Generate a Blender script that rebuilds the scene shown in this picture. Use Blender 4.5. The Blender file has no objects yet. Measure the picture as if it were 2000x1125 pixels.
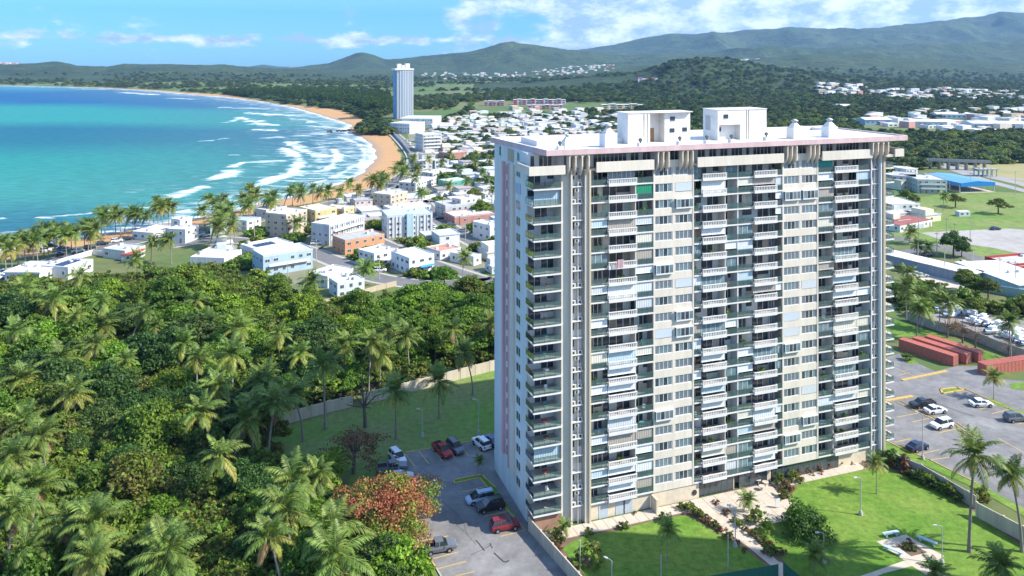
import bpy, math, random
import numpy as np
from mathutils import Vector, Matrix

RN = random.Random(11)
NR = np.random.default_rng(5)
D2R = math.pi / 180
sc = bpy.context.scene
col = sc.collection

# ------------------------------------------------------------------ camera, sky, sun, exposure
CAM_H, FOC, HOR = 80.0, 1500.0, 117.5
cam_d = bpy.data.cameras.new('camera')
cam_d.sensor_width = 36.0
cam_d.lens = FOC / 2000 * 36
cam_d.shift_y = (HOR - 562.5) / 2000
cam_d.clip_start = 1.0
cam_d.clip_end = 40000
cam = bpy.data.objects.new('camera', cam_d)
col.objects.link(cam)
cam.location = (0, 0, CAM_H)
cam.rotation_euler = (math.radians(90), 0, 0)
sc.camera = cam

SUN_EL = math.radians(41)
SUN_DIR = Vector((.974 * math.cos(SUN_EL), -.225 * math.cos(SUN_EL), math.sin(SUN_EL))).normalized()
sd = bpy.data.lights.new('sun', 'SUN')
sd.energy = 3.7
sd.angle = math.radians(.5)
sd.color = (1.0, .94, .84)
sun = bpy.data.objects.new('sun', sd)
col.objects.link(sun)
sun.rotation_euler = SUN_DIR.to_track_quat('Z', 'Y').to_euler()
sun.location = (200, -100, 300)

sc.view_settings.view_transform = 'Standard'
sc.view_settings.look = 'None'
sc.view_settings.gamma = 1
sc.view_settings.exposure = 1.18
sc.view_settings.use_curve_mapping = False
sc.cycles.use_denoising = True
sc.cycles.max_bounces = 6
sc.cycles.diffuse_bounces = 2
sc.cycles.glossy_bounces = 2
sc.cycles.transparent_max_bounces = 10
sc.cycles.transmission_bounces = 3
sc.cycles.volume_bounces = 0
sc.cycles.caustics_reflective = False
sc.cycles.caustics_refractive = False
sc.cycles.use_adaptive_sampling = True

world = bpy.data.worlds.new('World')
sc.world = world
world.use_nodes = True
wt = world.node_tree
wt.nodes.clear()


def wn(t, **kw):
    n = wt.nodes.new(t)
    for k, v in kw.items():
        setattr(n, k, v)
    return n


def wmath(op, a, b=None, clamp=False):
    n = wn('ShaderNodeMath', operation=op)
    n.use_clamp = clamp
    for i, s in enumerate((a, b)):
        if s is None:
            continue
        if isinstance(s, (int, float)):
            n.inputs[i].default_value = s
        else:
            wt.links.new(s, n.inputs[i])
    return n.outputs[0]


wo = wn('ShaderNodeOutputWorld')
bg = wn('ShaderNodeBackground')
bg.inputs['Strength'].default_value = .15
sky = wn('ShaderNodeTexSky', sky_type='NISHITA')
sky.sun_disc = False
sky.sun_elevation = SUN_EL
sky.sun_rotation = math.atan2(SUN_DIR.x, SUN_DIR.y)
sky.altitude = 80
sky.air_density = 1.0
sky.dust_density = .25
sky.ozone_density = 3.0
tc = wn('ShaderNodeTexCoord')
sep = wn('ShaderNodeSeparateXYZ')
wt.links.new(tc.outputs['Generated'], sep.inputs[0])
sx, sy, sz = sep.outputs
az = wmath('ARCTAN2', sx, sy)
tint = wn('ShaderNodeMix', data_type='RGBA', blend_type='MULTIPLY')
tint.inputs['Factor'].default_value = 1
wt.links.new(sky.outputs[0], tint.inputs['A'])
tr = wn('ShaderNodeMapRange')
tr.inputs['From Min'].default_value = .06
tr.inputs['From Max'].default_value = .30
wt.links.new(sz, tr.inputs['Value'])
tm = wn('ShaderNodeMix', data_type='RGBA')
wt.links.new(tr.outputs[0], tm.inputs['Factor'])
tm.inputs['A'].default_value = (.15, .355, .67, 1)
tm.inputs['B'].default_value = (1.0, 1.08, 1.15, 1)
wt.links.new(tm.outputs['Result'], tint.inputs['B'])
# clouds: a plane of cumulus seen near the horizon, in azimuth / elevation
cv = wn('ShaderNodeCombineXYZ')
wt.links.new(wmath('MULTIPLY', az, 9.0), cv.inputs[0])
wt.links.new(wmath('MULTIPLY', sz, 19.0), cv.inputs[1])


def cloud_noise(scale, detail, off):
    mp = wn('ShaderNodeVectorMath', operation='ADD')
    wt.links.new(cv.outputs[0], mp.inputs[0])
    mp.inputs[1].default_value = (off, off * .7, off * .3)
    n = wn('ShaderNodeTexNoise')
    n.inputs['Scale'].default_value = scale
    n.inputs['Detail'].default_value = detail
    n.inputs['Roughness'].default_value = .62
    wt.links.new(mp.outputs[0], n.inputs['Vector'])
    return n.outputs['Fac']


n1 = cloud_noise(.9, 10, 3.1)
n2 = cloud_noise(3.0, 6, 9.4)
# more cloud to the right (east side of the view), a band of small puffs low down on the left
cover = wn('ShaderNodeMapRange')
cover.inputs['From Min'].default_value = -.14
cover.inputs['From Max'].default_value = .16
cover.inputs['To Min'].default_value = -.09
cover.inputs['To Max'].default_value = .20
wt.links.new(az, cover.inputs['Value'])
dens = wmath('ADD', wmath('ADD', wmath('MULTIPLY', n1, .8), wmath('MULTIPLY', n2, .2)), cover.outputs[0])
cl = wn('ShaderNodeMapRange', interpolation_type='SMOOTHSTEP')
cl.inputs['From Min'].default_value = .48
cl.inputs['From Max'].default_value = .60
wt.links.new(dens, cl.inputs['Value'])
# puffs
puff = wmath('MULTIPLY', cloud_noise(1.9, 6, 21.0), 1.0)
band = wmath('ABSOLUTE', wmath('SUBTRACT', sz, .026))
pb = wn('ShaderNodeMapRange')
pb.inputs['From Min'].default_value = 0
pb.inputs['From Max'].default_value = .022
pb.inputs['To Min'].default_value = .15
pb.inputs['To Max'].default_value = -.25
wt.links.new(band, pb.inputs['Value'])
pc = wn('ShaderNodeMapRange', interpolation_type='SMOOTHSTEP')
pc.inputs['From Min'].default_value = .50
pc.inputs['From Max'].default_value = .66
pc.inputs['To Max'].default_value = .85
wt.links.new(wmath('ADD', puff, pb.outputs[0]), pc.inputs['Value'])
ctot = wmath('MAXIMUM', wmath('MULTIPLY', cl.outputs[0], .82), pc.outputs[0])
up = wn('ShaderNodeMapRange')            # above 25 degrees the sky is clear
up.inputs['From Min'].default_value = .2
up.inputs['From Max'].default_value = .45
up.inputs['To Min'].default_value = 1
up.inputs['To Max'].default_value = .12
wt.links.new(sz, up.inputs['Value'])
ctot = wmath('MULTIPLY', ctot, up.outputs[0])
ccol = wn('ShaderNodeMix', data_type='RGBA')
csh = wn('ShaderNodeMapRange')
csh.inputs['From Min'].default_value = .42
csh.inputs['From Max'].default_value = .62
wt.links.new(cloud_noise(2.2, 8, 14.0), csh.inputs['Value'])
wt.links.new(csh.outputs[0], ccol.inputs['Factor'])
ccol.inputs['A'].default_value = (1.5, 2.1, 2.9, 1)
ccol.inputs['B'].default_value = (4.0, 4.3, 4.6, 1)
cm = wn('ShaderNodeMix', data_type='RGBA')
wt.links.new(ctot, cm.inputs['Factor'])
wt.links.new(tint.outputs['Result'], cm.inputs['A'])
wt.links.new(ccol.outputs['Result'], cm.inputs['B'])
wt.links.new(cm.outputs['Result'], bg.inputs['Color'])
wt.links.new(bg.outputs[0], wo.inputs[0])


# ------------------------------------------------------------------ helpers
def G(x, y, z=0.0):
    """the point of height z that shows at pixel (x, y) of the 2000 px wide photograph"""
    Y = FOC * (CAM_H - z) / (y - HOR)
    return ((x - 1000) / FOC * Y, Y, z)


def to_px(X, Y, Z=0.0):
    return 1000 + FOC * X / Y, HOR + FOC * (CAM_H - Z) / Y


def inpoly(px, py, poly):
    c = np.zeros(np.shape(px), bool)
    n = len(poly)
    for i in range(n):
        x0, y0 = poly[i]
        x1, y1 = poly[(i + 1) % n]
        if y0 == y1:
            continue
        m = ((y0 > py) != (y1 > py)) & (px < (x1 - x0) * (py - y0) / (y1 - y0) + x0)
        c ^= m
    return c


def link(name, data, parent=None, loc=(0, 0, 0), rot=(0, 0, 0), scale=(1, 1, 1), color=None, **props):
    o = bpy.data.objects.new(name, data)
    col.objects.link(o)
    if parent:
        o.parent = parent
    o.location = loc
    o.rotation_euler = rot
    o.scale = scale
    if color:
        o.color = (*color, 1)
    for k, v in props.items():
        o[k] = v
    return o


def thing(name, label, cat, loc=(0, 0, 0), rz=0, group=None, scale=1.0):
    o = link(name, None, None, loc, (0, 0, rz), (scale,) * 3, label=label, category=cat)
    o.empty_display_size = .3
    if group:
        o['group'] = group
    return o


def tagged(o, label, cat, group=None):
    o['label'] = label
    o['category'] = cat
    if group:
        o['group'] = group
    return o


class MB:
    def __init__(s):
        s.v, s.f, s.m, s.sm = [], [], [], []

    def add(s, vs, fs, m=0, smooth=False):
        b = len(s.v)
        s.v += [tuple(p) for p in vs]
        for f in fs:
            s.f.append([b + i for i in f])
            s.m.append(m)
            s.sm.append(smooth)
        return s

    def box(s, x0, y0, z0, x1, y1, z1, m=0, bottom=True):
        x0, x1 = min(x0, x1), max(x0, x1)
        y0, y1 = min(y0, y1), max(y0, y1)
        z0, z1 = min(z0, z1), max(z0, z1)
        v = [(x0, y0, z0), (x1, y0, z0), (x1, y1, z0), (x0, y1, z0), (x0, y0, z1), (x1, y0, z1), (x1, y1, z1), (x0, y1, z1)]
        f = [(4, 5, 6, 7), (0, 1, 5, 4), (1, 2, 6, 5), (2, 3, 7, 6), (3, 0, 4, 7)]
        if bottom:
            f.append((3, 2, 1, 0))
        return s.add(v, f, m)

    def prism(s, pts, z0, z1, m=0, mt=None):
        n = len(pts)
        a = sum(pts[i][0] * pts[(i + 1) % n][1] - pts[(i + 1) % n][0] * pts[i][1] for i in range(n))
        if a < 0:
            pts = pts[::-1]
        v = [(p[0], p[1], z0) for p in pts] + [(p[0], p[1], z1) for p in pts]
        s.add(v, [(i, (i + 1) % n, (i + 1) % n + n, i + n) for i in range(n)] + [tuple(range(n))[::-1]], m)
        return s.add([(p[0], p[1], z1) for p in pts], [tuple(range(n))], m if mt is None else mt)

    def prism_x(s, pts, x0, x1, m=0):
        """profile in (y, z) extruded along x"""
        n = len(pts)
        v = [(x0, p[0], p[1]) for p in pts] + [(x1, p[0], p[1]) for p in pts]
        return s.add(v, [(i, (i + 1) % n, (i + 1) % n + n, i + n) for i in range(n)] + [tuple(range(n))[::-1], tuple(range(n, 2 * n))], m)

    def tube(s, pts, rad, n=8, m=0, smooth=True):
        if isinstance(rad, (int, float)):
            rad = [rad] * len(pts)
        rings = []
        for i, p in enumerate(pts):
            p = Vector(p)
            d = (Vector(pts[min(i + 1, len(pts) - 1)]) - Vector(pts[max(i - 1, 0)])).normalized()
            a = d.orthogonal().normalized()
            if abs(d.z) > .7:
                a = Vector((1, 0, 0)) - d * d.x
                a.normalize()
            b = d.cross(a)
            rings.append([p + (a * math.cos(2 * math.pi * k / n) + b * math.sin(2 * math.pi * k / n)) * rad[i] for k in range(n)])
        v = [q for r in rings for q in r]
        f = []
        for i in range(len(rings) - 1):
            for k in range(n):
                f.append((i * n + k, i * n + (k + 1) % n, (i + 1) * n + (k + 1) % n, (i + 1) * n + k))
        s.add(v, f, m, smooth)
        s.add(rings[0], [tuple(range(n))[::-1]], m)
        s.add(rings[-1], [tuple(range(n))], m)
        return s

    def mesh(s, name, mats):
        me = bpy.data.meshes.new(name)
        me.from_pydata(s.v, [], s.f)
        for mt in mats:
            me.materials.append(mt)
        me.polygons.foreach_set('material_index', s.m)
        me.polygons.foreach_set('use_smooth', s.sm)
        me.update()
        return me


def quad_mesh(name, P, mats, mi=None, smooth=False):
    """P: (N,4,3) quads"""
    N = len(P)
    me = bpy.data.meshes.new(name)
    me.vertices.add(4 * N)
    me.vertices.foreach_set('co', np.ascontiguousarray(P, dtype=np.float32).ravel())
    me.loops.add(4 * N)
    me.loops.foreach_set('vertex_index', np.arange(4 * N, dtype=np.int32))
    me.polygons.add(N)
    me.polygons.foreach_set('loop_start', np.arange(0, 4 * N, 4, dtype=np.int32))
    me.polygons.foreach_set('loop_total', np.full(N, 4, dtype=np.int32))
    for mt in mats:
        me.materials.append(mt)
    if mi is not None:
        me.polygons.foreach_set('material_index', np.asarray(mi, dtype=np.int32))
    me.update(calc_edges=True)
    me.validate()
    return me


def grid_mesh(name, P, mats, smooth=True, keep=None):
    """P: (R,C,3)"""
    Rr, Cc = P.shape[:2]
    idx = np.arange(Rr * Cc).reshape(Rr, Cc)
    q = np.stack([idx[:-1, :-1], idx[:-1, 1:], idx[1:, 1:], idx[1:, :-1]], -1).reshape(-1, 4)
    if keep is not None:
        q = q[keep.reshape(-1)]
    N = len(q)
    me = bpy.data.meshes.new(name)
    me.vertices.add(Rr * Cc)
    me.vertices.foreach_set('co', P.astype(np.float32).ravel())
    me.loops.add(4 * N)
    me.loops.foreach_set('vertex_index', q.astype(np.int32).ravel())
    me.polygons.add(N)
    me.polygons.foreach_set('loop_start', np.arange(0, 4 * N, 4, dtype=np.int32))
    me.polygons.foreach_set('loop_total', np.full(N, 4, dtype=np.int32))
    me.polygons.foreach_set('use_smooth', np.full(N, smooth))
    for mt in mats:
        me.materials.append(mt)
    me.update(calc_edges=True)
    return me


MATS = {}


def mat(name, c, rough=.7, var=.12, nscale=.6, metal=0, objcol=False, c2=None, bump=0, bscale=8, spec=.3, streak=False, trans=0, island=0, alpha=1, stripes=None, fine=None):
    if name in MATS:
        return MATS[name]
    m = bpy.data.materials.new(name)
    m.use_nodes = True
    t = m.node_tree
    bs = t.nodes['Principled BSDF']
    out = t.nodes['Material Output']
    L = t.links.new
    bs.inputs['Roughness'].default_value = rough
    bs.inputs['Metallic'].default_value = metal
    bs.inputs['Specular IOR Level'].default_value = spec
    bs.inputs['Alpha'].default_value = alpha
    co = t.nodes.new('ShaderNodeTexCoord')
    vec = co.outputs['Object']
    if streak:
        mp = t.nodes.new('ShaderNodeMapping')
        mp.inputs['Scale'].default_value = (1, 1, .12)
        L(vec, mp.inputs[0])
        vec = mp.outputs[0]
    no = t.nodes.new('ShaderNodeTexNoise')
    no.inputs['Scale'].default_value = nscale
    no.inputs['Detail'].default_value = 6
    no.inputs['Roughness'].default_value = .65
    L(vec, no.inputs['Vector'])
    mr = t.nodes.new('ShaderNodeMapRange')
    mr.inputs['From Min'].default_value = .3
    mr.inputs['From Max'].default_value = .7
    L(no.outputs['Fac'], mr.inputs['Value'])
    mx = t.nodes.new('ShaderNodeMix')
    mx.data_type = 'RGBA'
    L(mr.outputs[0], mx.inputs['Factor'])
    a = (*c, 1)
    b = (*c2, 1) if c2 else (*[k * (1 - var * 2) for k in c], 1)
    mx.inputs['A'].default_value = a
    mx.inputs['B'].default_value = b
    cur = mx.outputs['Result']
    if objcol:
        oi = t.nodes.new('ShaderNodeObjectInfo')
        mm = t.nodes.new('ShaderNodeMix')
        mm.data_type = 'RGBA'
        mm.blend_type = 'MULTIPLY'
        mm.inputs['Factor'].default_value = 1
        L(cur, mm.inputs['A'])
        L(oi.outputs['Color'], mm.inputs['B'])
        cur = mm.outputs['Result']
    if fine:
        fn_ = t.nodes.new('ShaderNodeTexNoise')
        fn_.inputs['Scale'].default_value = fine[0]
        fn_.inputs['Detail'].default_value = 8
        fn_.inputs['Roughness'].default_value = .75
        L(vec, fn_.inputs['Vector'])
        fr_ = t.nodes.new('ShaderNodeMapRange')
        fr_.inputs['From Min'].default_value = .3
        fr_.inputs['From Max'].default_value = .7
        fr_.inputs['To Min'].default_value = 1 - fine[1]
        fr_.inputs['To Max'].default_value = 1 + fine[1]
        L(fn_.outputs['Fac'], fr_.inputs['Value'])
        fs_ = t.nodes.new('ShaderNodeVectorMath')
        fs_.operation = 'SCALE'
        L(cur, fs_.inputs[0])
        L(fr_.outputs[0], fs_.inputs['Scale'])
        cur = fs_.outputs[0]
    if stripes:
        wv = t.nodes.new('ShaderNodeTexWave')
        wv.bands_direction = stripes[0]
        wv.inputs['Scale'].default_value = stripes[1]
        L(co.outputs['Object'], wv.inputs['Vector'])
        m2 = t.nodes.new('ShaderNodeMix')
        m2.data_type = 'RGBA'
        m2.blend_type = 'MULTIPLY'
        m2.inputs['B'].default_value = (stripes[2],) * 3 + (1,)
        L(wv.outputs['Fac'], m2.inputs['Factor'])
        L(cur, m2.inputs['A'])
        cur = m2.outputs['Result']
    if island:
        ge = t.nodes.new('ShaderNodeNewGeometry')
        oi = t.nodes.new('ShaderNodeObjectInfo')
        hs = t.nodes.new('ShaderNodeHueSaturation')
        v1 = t.nodes.new('ShaderNodeMapRange')
        v1.inputs['To Min'].default_value = 1 - island
        v1.inputs['To Max'].default_value = 1 + island
        L(ge.outputs['Random Per Island'], v1.inputs['Value'])
        v2 = t.nodes.new('ShaderNodeMapRange')
        v2.inputs['To Min'].default_value = .8
        v2.inputs['To Max'].default_value = 1.28
        L(oi.outputs['Random'], v2.inputs['Value'])
        v3 = t.nodes.new('ShaderNodeMath')
        v3.operation = 'MULTIPLY'
        L(v1.outputs[0], v3.inputs[0])
        L(v2.outputs[0], v3.inputs[1])
        L(v3.outputs[0], hs.inputs['Value'])
        h2 = t.nodes.new('ShaderNodeMapRange')
        h2.inputs['To Min'].default_value = .478
        h2.inputs['To Max'].default_value = .515
        wr = t.nodes.new('ShaderNodeMath')
        wr.operation = 'FRACT'
        w2 = t.nodes.new('ShaderNodeMath')
        w2.operation = 'MULTIPLY'
        w2.inputs[1].default_value = 7.31
        L(oi.outputs['Random'], w2.inputs[0])
        L(w2.outputs[0], wr.inputs[0])
        L(wr.outputs[0], h2.inputs['Value'])
        L(h2.outputs[0], hs.inputs['Hue'])
        L(cur, hs.inputs['Color'])
        cur = hs.outputs['Color']
    L(cur, bs.inputs['Base Color'])
    if bump:
        bn = t.nodes.new('ShaderNodeTexNoise')
        bn.inputs['Scale'].default_value = bscale
        bn.inputs['Detail'].default_value = 5
        L(co.outputs['Object'], bn.inputs['Vector'])
        bu = t.nodes.new('ShaderNodeBump')
        bu.inputs['Strength'].default_value = min(1, bump)
        bu.inputs['Distance'].default_value = bump
        L(bn.outputs['Fac'], bu.inputs['Height'])
        L(bu.outputs[0], bs.inputs['Normal'])
    if trans:
        tl = t.nodes.new('ShaderNodeBsdfTranslucent')
        L(cur, tl.inputs['Color'])
        ms = t.nodes.new('ShaderNodeMixShader')
        ms.inputs[0].default_value = trans
        L(bs.outputs[0], ms.inputs[1])
        L(tl.outputs[0], ms.inputs[2])
        L(ms.outputs[0], out.inputs['Surface'])
    MATS[name] = m
    return m


def glass_mat(name, tint, gloss=.12, dens=.5):
    """thin tinted pane: part see-through, part tint, a little mirror"""
    m = bpy.data.materials.new(name)
    m.use_nodes = True
    t = m.node_tree
    t.nodes.clear()
    L = t.links.new
    out = t.nodes.new('ShaderNodeOutputMaterial')
    tr = t.nodes.new('ShaderNodeBsdfTransparent')
    tr.inputs[0].default_value = (*[.35 + .65 * k for k in tint], 1)
    df = t.nodes.new('ShaderNodeBsdfDiffuse')
    df.inputs[0].default_value = (*tint, 1)
    gl = t.nodes.new('ShaderNodeBsdfGlossy')
    gl.inputs['Roughness'].default_value = .05
    lw = t.nodes.new('ShaderNodeFresnel')
    lw.inputs[0].default_value = 1.45
    m1 = t.nodes.new('ShaderNodeMixShader')
    m1.inputs[0].default_value = dens
    L(tr.outputs[0], m1.inputs[1])
    L(df.outputs[0], m1.inputs[2])
    m2 = t.nodes.new('ShaderNodeMixShader')
    mu = t.nodes.new('ShaderNodeMath')
    mu.operation = 'ADD'
    mu.inputs[1].default_value = gloss * .5
    L(lw.outputs[0], mu.inputs[0])
    L(mu.outputs[0], m2.inputs[0])
    L(m1.outputs[0], m2.inputs[1])
    L(gl.outputs[0], m2.inputs[2])
    L(m2.outputs[0], out.inputs[0])
    return m


M_white = mat('white_paint', (.70, .69, .665), .6, .06, .5, streak=True, fine=(2.5, .10))
M_roofwhite = mat('white_roof_coating', (.76, .75, .73), .7, .10, .25, c2=(.60, .57, .52), fine=(1.2, .10))
M_cream = mat('cream_stucco', (.68, .625, .525), .85, .08, .35, streak=True, bump=.01, fine=(1.8, .09))
M_tan = mat('tan_concrete', (.50, .42, .30), .85, .12, .4, streak=True)
M_pale = mat('pale_wall_paint', (.66, .71, .69), .8, .1, .3, streak=True, fine=(1.5, .10))
M_pink = mat('pink_paint', (.66, .48, .47), .8, .12, .5, streak=True)
M_tile = mat('balcony_floor_tile', (.45, .42, .38), .7, .15, .8)
M_dark = mat('dark_interior', (.05, .052, .055), .6, .2, 1.5)
M_glassdark = mat('dark_window_glass', (.065, .085, .10), .08, .3, .8, spec=.8)
M_glassblue = mat('pale_blue_glass', (.20, .30, .33), .12, .25, .9, spec=.8)
M_frame = mat('white_aluminium', (.72, .73, .72), .4, .05, 2)
M_jal = mat('jalousie_slats', (.42, .46, .47), .45, .1, 1.2)
M_shutter = mat('storm_shutter', (.60, .64, .66), .5, .08, .8, objcol=True, stripes=('X', 3.2, .9))
M_rail = glass_mat('green_rail_glass', (.16, .29, .28), .08, .30)
M_raildark = mat('rail_metal', (.10, .14, .13), .5, .1, 2)
M_concrete = mat('weathered_concrete', (.42, .39, .34), .9, .18, .6, bump=.02)
M_ac = mat('air_conditioner_metal', (.62, .62, .59), .6, .15, 2)
M_asphalt = mat('asphalt', (.24, .232, .222), .9, .16, .07, bump=.01, c2=(.14, .137, .135), fine=(.35, .30))
M_asphalt2 = mat('street_asphalt', (.19, .185, .18), .9, .16, .1, c2=(.13, .128, .125))
M_yellow = mat('yellow_road_paint', (.60, .39, .08), .8, .15, 1.6, c2=(.36, .27, .14), fine=(3, .2))
M_kerb = mat('kerb_concrete', (.45, .43, .38), .9, .15, 1)
M_lawn = mat('mown_lawn', (.066, .18, .012), .95, .2, .07, c2=(.18, .25, .045), bump=.15, bscale=5, fine=(.8, .42))
M_soil = mat('garden_soil', (.20, .13, .09), .95, .2, .8, c2=(.12, .085, .06), bump=.05)
M_pave = mat('pale_paving', (.58, .50, .40), .85, .12, .8)
M_sand = mat('beach_sand', (.60, .40, .20), .95, .1, .03, c2=(.50, .31, .15))
M_trunk = mat('palm_trunk_bark', (.30, .27, .23), .9, .2, 3, bump=.04, bscale=12)
M_bark = mat('tree_bark', (.17, .13, .10), .9, .2, 3, bump=.04)
M_rubber = mat('tyre_rubber', (.02, .02, .02), .8, .1, 3)
M_rim = mat('wheel_rim', (.45, .45, .46), .35, .1, 3, metal=.6)
M_carglass = mat('car_glass', (.02, .028, .033), .06, .1, 1, spec=.9)
M_carpaint = mat('car_paint', (1, 1, 1), .28, .02, 1, objcol=True, spec=.6)
M_lamp = mat('headlamp_lens', (.75, .77, .78), .2, .05, 2, spec=.8)
M_tail = mat('tail_lamp_lens', (.45, .02, .02), .25, .05, 2)
M_metal = mat('galvanised_steel', (.48, .49, .48), .5, .12, 2)
M_paintobj = mat('house_paint', (1, 1, 1), .85, .12, .6, objcol=True, streak=True)
M_roofobj = mat('flat_roof_coating', (1, 1, 1), .85, .20, .5, objcol=True, fine=(2.0, .10))
M_container = mat('container_steel', (.44, .12, .085), .7, .15, .5, c2=(.33, .12, .09), fine=(1.5, .25))
M_wallcream = mat('boundary_wall_cream', (.56, .49, .38), .9, .12, .4, streak=True, fine=(1.5, .15))
M_bluewall = mat('teal_wall_paint', (.30, .45, .45), .85, .12, .4)
M_blueroof = mat('blue_metal_roof', (.02, .20, .50), .45, .06, .5)
M_solar = mat('solar_panel', (.03, .05, .09), .2, .1, 1, spec=.8)

LEAF = dict(rough=.55, var=.2, nscale=.35, trans=.36, spec=.25)
M_leafA = mat('leaves_mid_green', (.145, .235, .028), c2=(.09, .17, .022), island=.45, **LEAF)
M_leafB = mat('leaves_bright_green', (.19, .30, .025), c2=(.12, .22, .02), island=.40, **LEAF)
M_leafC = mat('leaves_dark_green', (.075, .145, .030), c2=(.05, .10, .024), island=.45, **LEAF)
M_leafO = mat('leaves_olive', (.17, .18, .04), c2=(.11, .13, .03), island=.40, **LEAF)
M_leafR = mat('leaves_coral_red', (.38, .125, .06), c2=(.28, .10, .05), island=.45, **LEAF)
M_leafY = mat('leaves_orange', (.38, .23, .08), c2=(.30, .18, .06), island=.40, **LEAF)
M_leafBr = mat('leaves_dry_brown', (.34, .18, .09), c2=(.24, .13, .07), island=.40, **LEAF)
M_woodA = mat('woodland_leaves', (.17, .22, .055), c2=(.11, .16, .04), island=.4, **LEAF)
M_woodB = mat('dark_woodland_leaves', (.07, .12, .035), c2=(.05, .09, .03), island=.4, **LEAF)
M_frond = mat('palm_frond', (.17, .24, .045), c2=(.10, .165, .03), rough=.5, trans=.25, spec=.3, island=.35)
M_frondY = mat('palm_frond_yellow', (.27, .29, .05), c2=(.21, .23, .045), rough=.5, trans=.25, spec=.3, island=.3)
M_frondB = mat('palm_frond_dry', (.26, .17, .08), c2=(.20, .12, .06), rough=.7, trans=.2, island=.3)
HAZE = True

# ------------------------------------------------------------------ land, sea, hills
def lattice(seed):
    return np.random.default_rng(seed).random((256, 256))


LAT = [lattice(s) for s in range(6)]


def vnoise(x, y, k=0):
    x = np.asarray(x, float)
    y = np.asarray(y, float)
    xi = np.floor(x).astype(int)
    yi = np.floor(y).astype(int)
    fx = x - xi
    fy = y - yi
    fx = fx * fx * (3 - 2 * fx)
    fy = fy * fy * (3 - 2 * fy)
    L = LAT[k % 6]
    a = L[xi % 256, yi % 256]
    b = L[(xi + 1) % 256, yi % 256]
    c = L[xi % 256, (yi + 1) % 256]
    d = L[(xi + 1) % 256, (yi + 1) % 256]
    return (a * (1 - fx) + b * fx) * (1 - fy) + (c * (1 - fx) + d * fx) * fy


def fbm(x, y, o=5, k=0):
    s = 0
    a = .5
    for i in range(o):
        s = s + a * vnoise(x * 2 ** i + 17.3 * i, y * 2 ** i + 9.1 * i, k + i)
        a *= .5
    return s


SEA = -2.0
coast_px = [(-900, 800), (-500, 640), (-200, 545), (0, 491), (90, 475), (178, 461), (295, 441), (400, 424), (469, 408), (533, 393), (600, 378), (650, 364),
            (700, 345), (724, 322), (735, 300), (724, 279), (703, 266), (682, 259), (676, 254), (689, 243.5), (653, 233.5), (611, 221), (583, 211.5),
            (526, 201), (451, 190.5), (355, 183), (306, 177.5), (199, 172), (71, 168.2), (0, 166.5), (-400, 165), (-1200, 165)]
COAST = np.array([G(x, y, SEA)[:2] for x, y in coast_px])


def smooth_line(P, n=4):
    P = np.asarray(P, float)
    for _ in range(n):
        Q = np.empty((2 * len(P) - 2 + 2, 2))
        A, B = P[:-1], P[1:]
        Q = np.empty((2 * len(A), 2))
        Q[0::2] = .75 * A + .25 * B
        Q[1::2] = .25 * A + .75 * B
        P = np.vstack([P[:1], Q, P[-1:]])
    return P


COAST = smooth_line(COAST, 2)
SEAPOLY = list(map(tuple, COAST)) + [(-9000, COAST[-1][1]), (-9000, COAST[0][1])]


def line_dist(X, Y, P):
    shp = np.shape(X)
    x = np.ravel(X)
    y = np.ravel(Y)
    best = np.full(x.shape, 1e9)
    for (ax, ay), (bx, by) in zip(P[:-1], P[1:]):
        dx, dy = bx - ax, by - ay
        L2 = dx * dx + dy * dy + 1e-9
        t = np.clip(((x - ax) * dx + (y - ay) * dy) / L2, 0, 1)
        d = (x - ax - t * dx) ** 2 + (y - ay - t * dy) ** 2
        np.minimum(best, d, out=best)
    return np.sqrt(best).reshape(shp)


def shore(X, Y):
    """distance to the water's edge, negative at sea"""
    d = line_dist(X, Y, COAST)
    return np.where(inpoly(X, Y, SEAPOLY), -d, d)


LAYERS = [
    (2400, 1500, 700, [(0, 167.5), (900, 167.5), (1000, 166), (1150, 152), (1250, 142), (1310, 122), (1370, 115), (1425, 116), (1480, 129), (1560, 140), (1650, 151), (1760, 160), (1900, 167.5), (3000, 167)]),
    (4000, 2700, 900, [(-900, 122), (0, 125), (60, 124), (110, 120), (150, 128), (210, 130), (240, 125), (400, 127), (440, 125), (470, 130), (560, 134), (700, 139), (1000, 144), (1150, 128), (1300, 126), (1430, 121), (1560, 108), (1700, 107), (1850, 117), (2000, 122), (3000, 120)]),
    (5600, 4100, 1100, [(-900, 134), (0, 134), (560, 134), (600, 128), (640, 124), (690, 107), (705, 103), (730, 108), (755, 117), (800, 113), (870, 107), (920, 100), (960, 90), (1000, 83), (1050, 88), (1110, 98), (1200, 108), (1400, 100), (1500, 88), (1600, 95), (1700, 88), (1850, 85), (2000, 78), (3000, 80)]),
    (8200, 5800, 1500, [(-900, 135), (450, 135), (480, 131), (515, 126), (550, 131), (570, 133), (900, 130), (1050, 104), (1110, 99), (1140, 96), (1200, 87), (1250, 75), (1310, 65), (1360, 67), (1410, 65), (1460, 58), (1540, 58), (1620, 60), (1650, 57), (1720, 58), (1770, 52), (1800, 50), (1880, 34), (1940, 31), (2000, 27), (2300, 20), (3000, 25)]),
]


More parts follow.
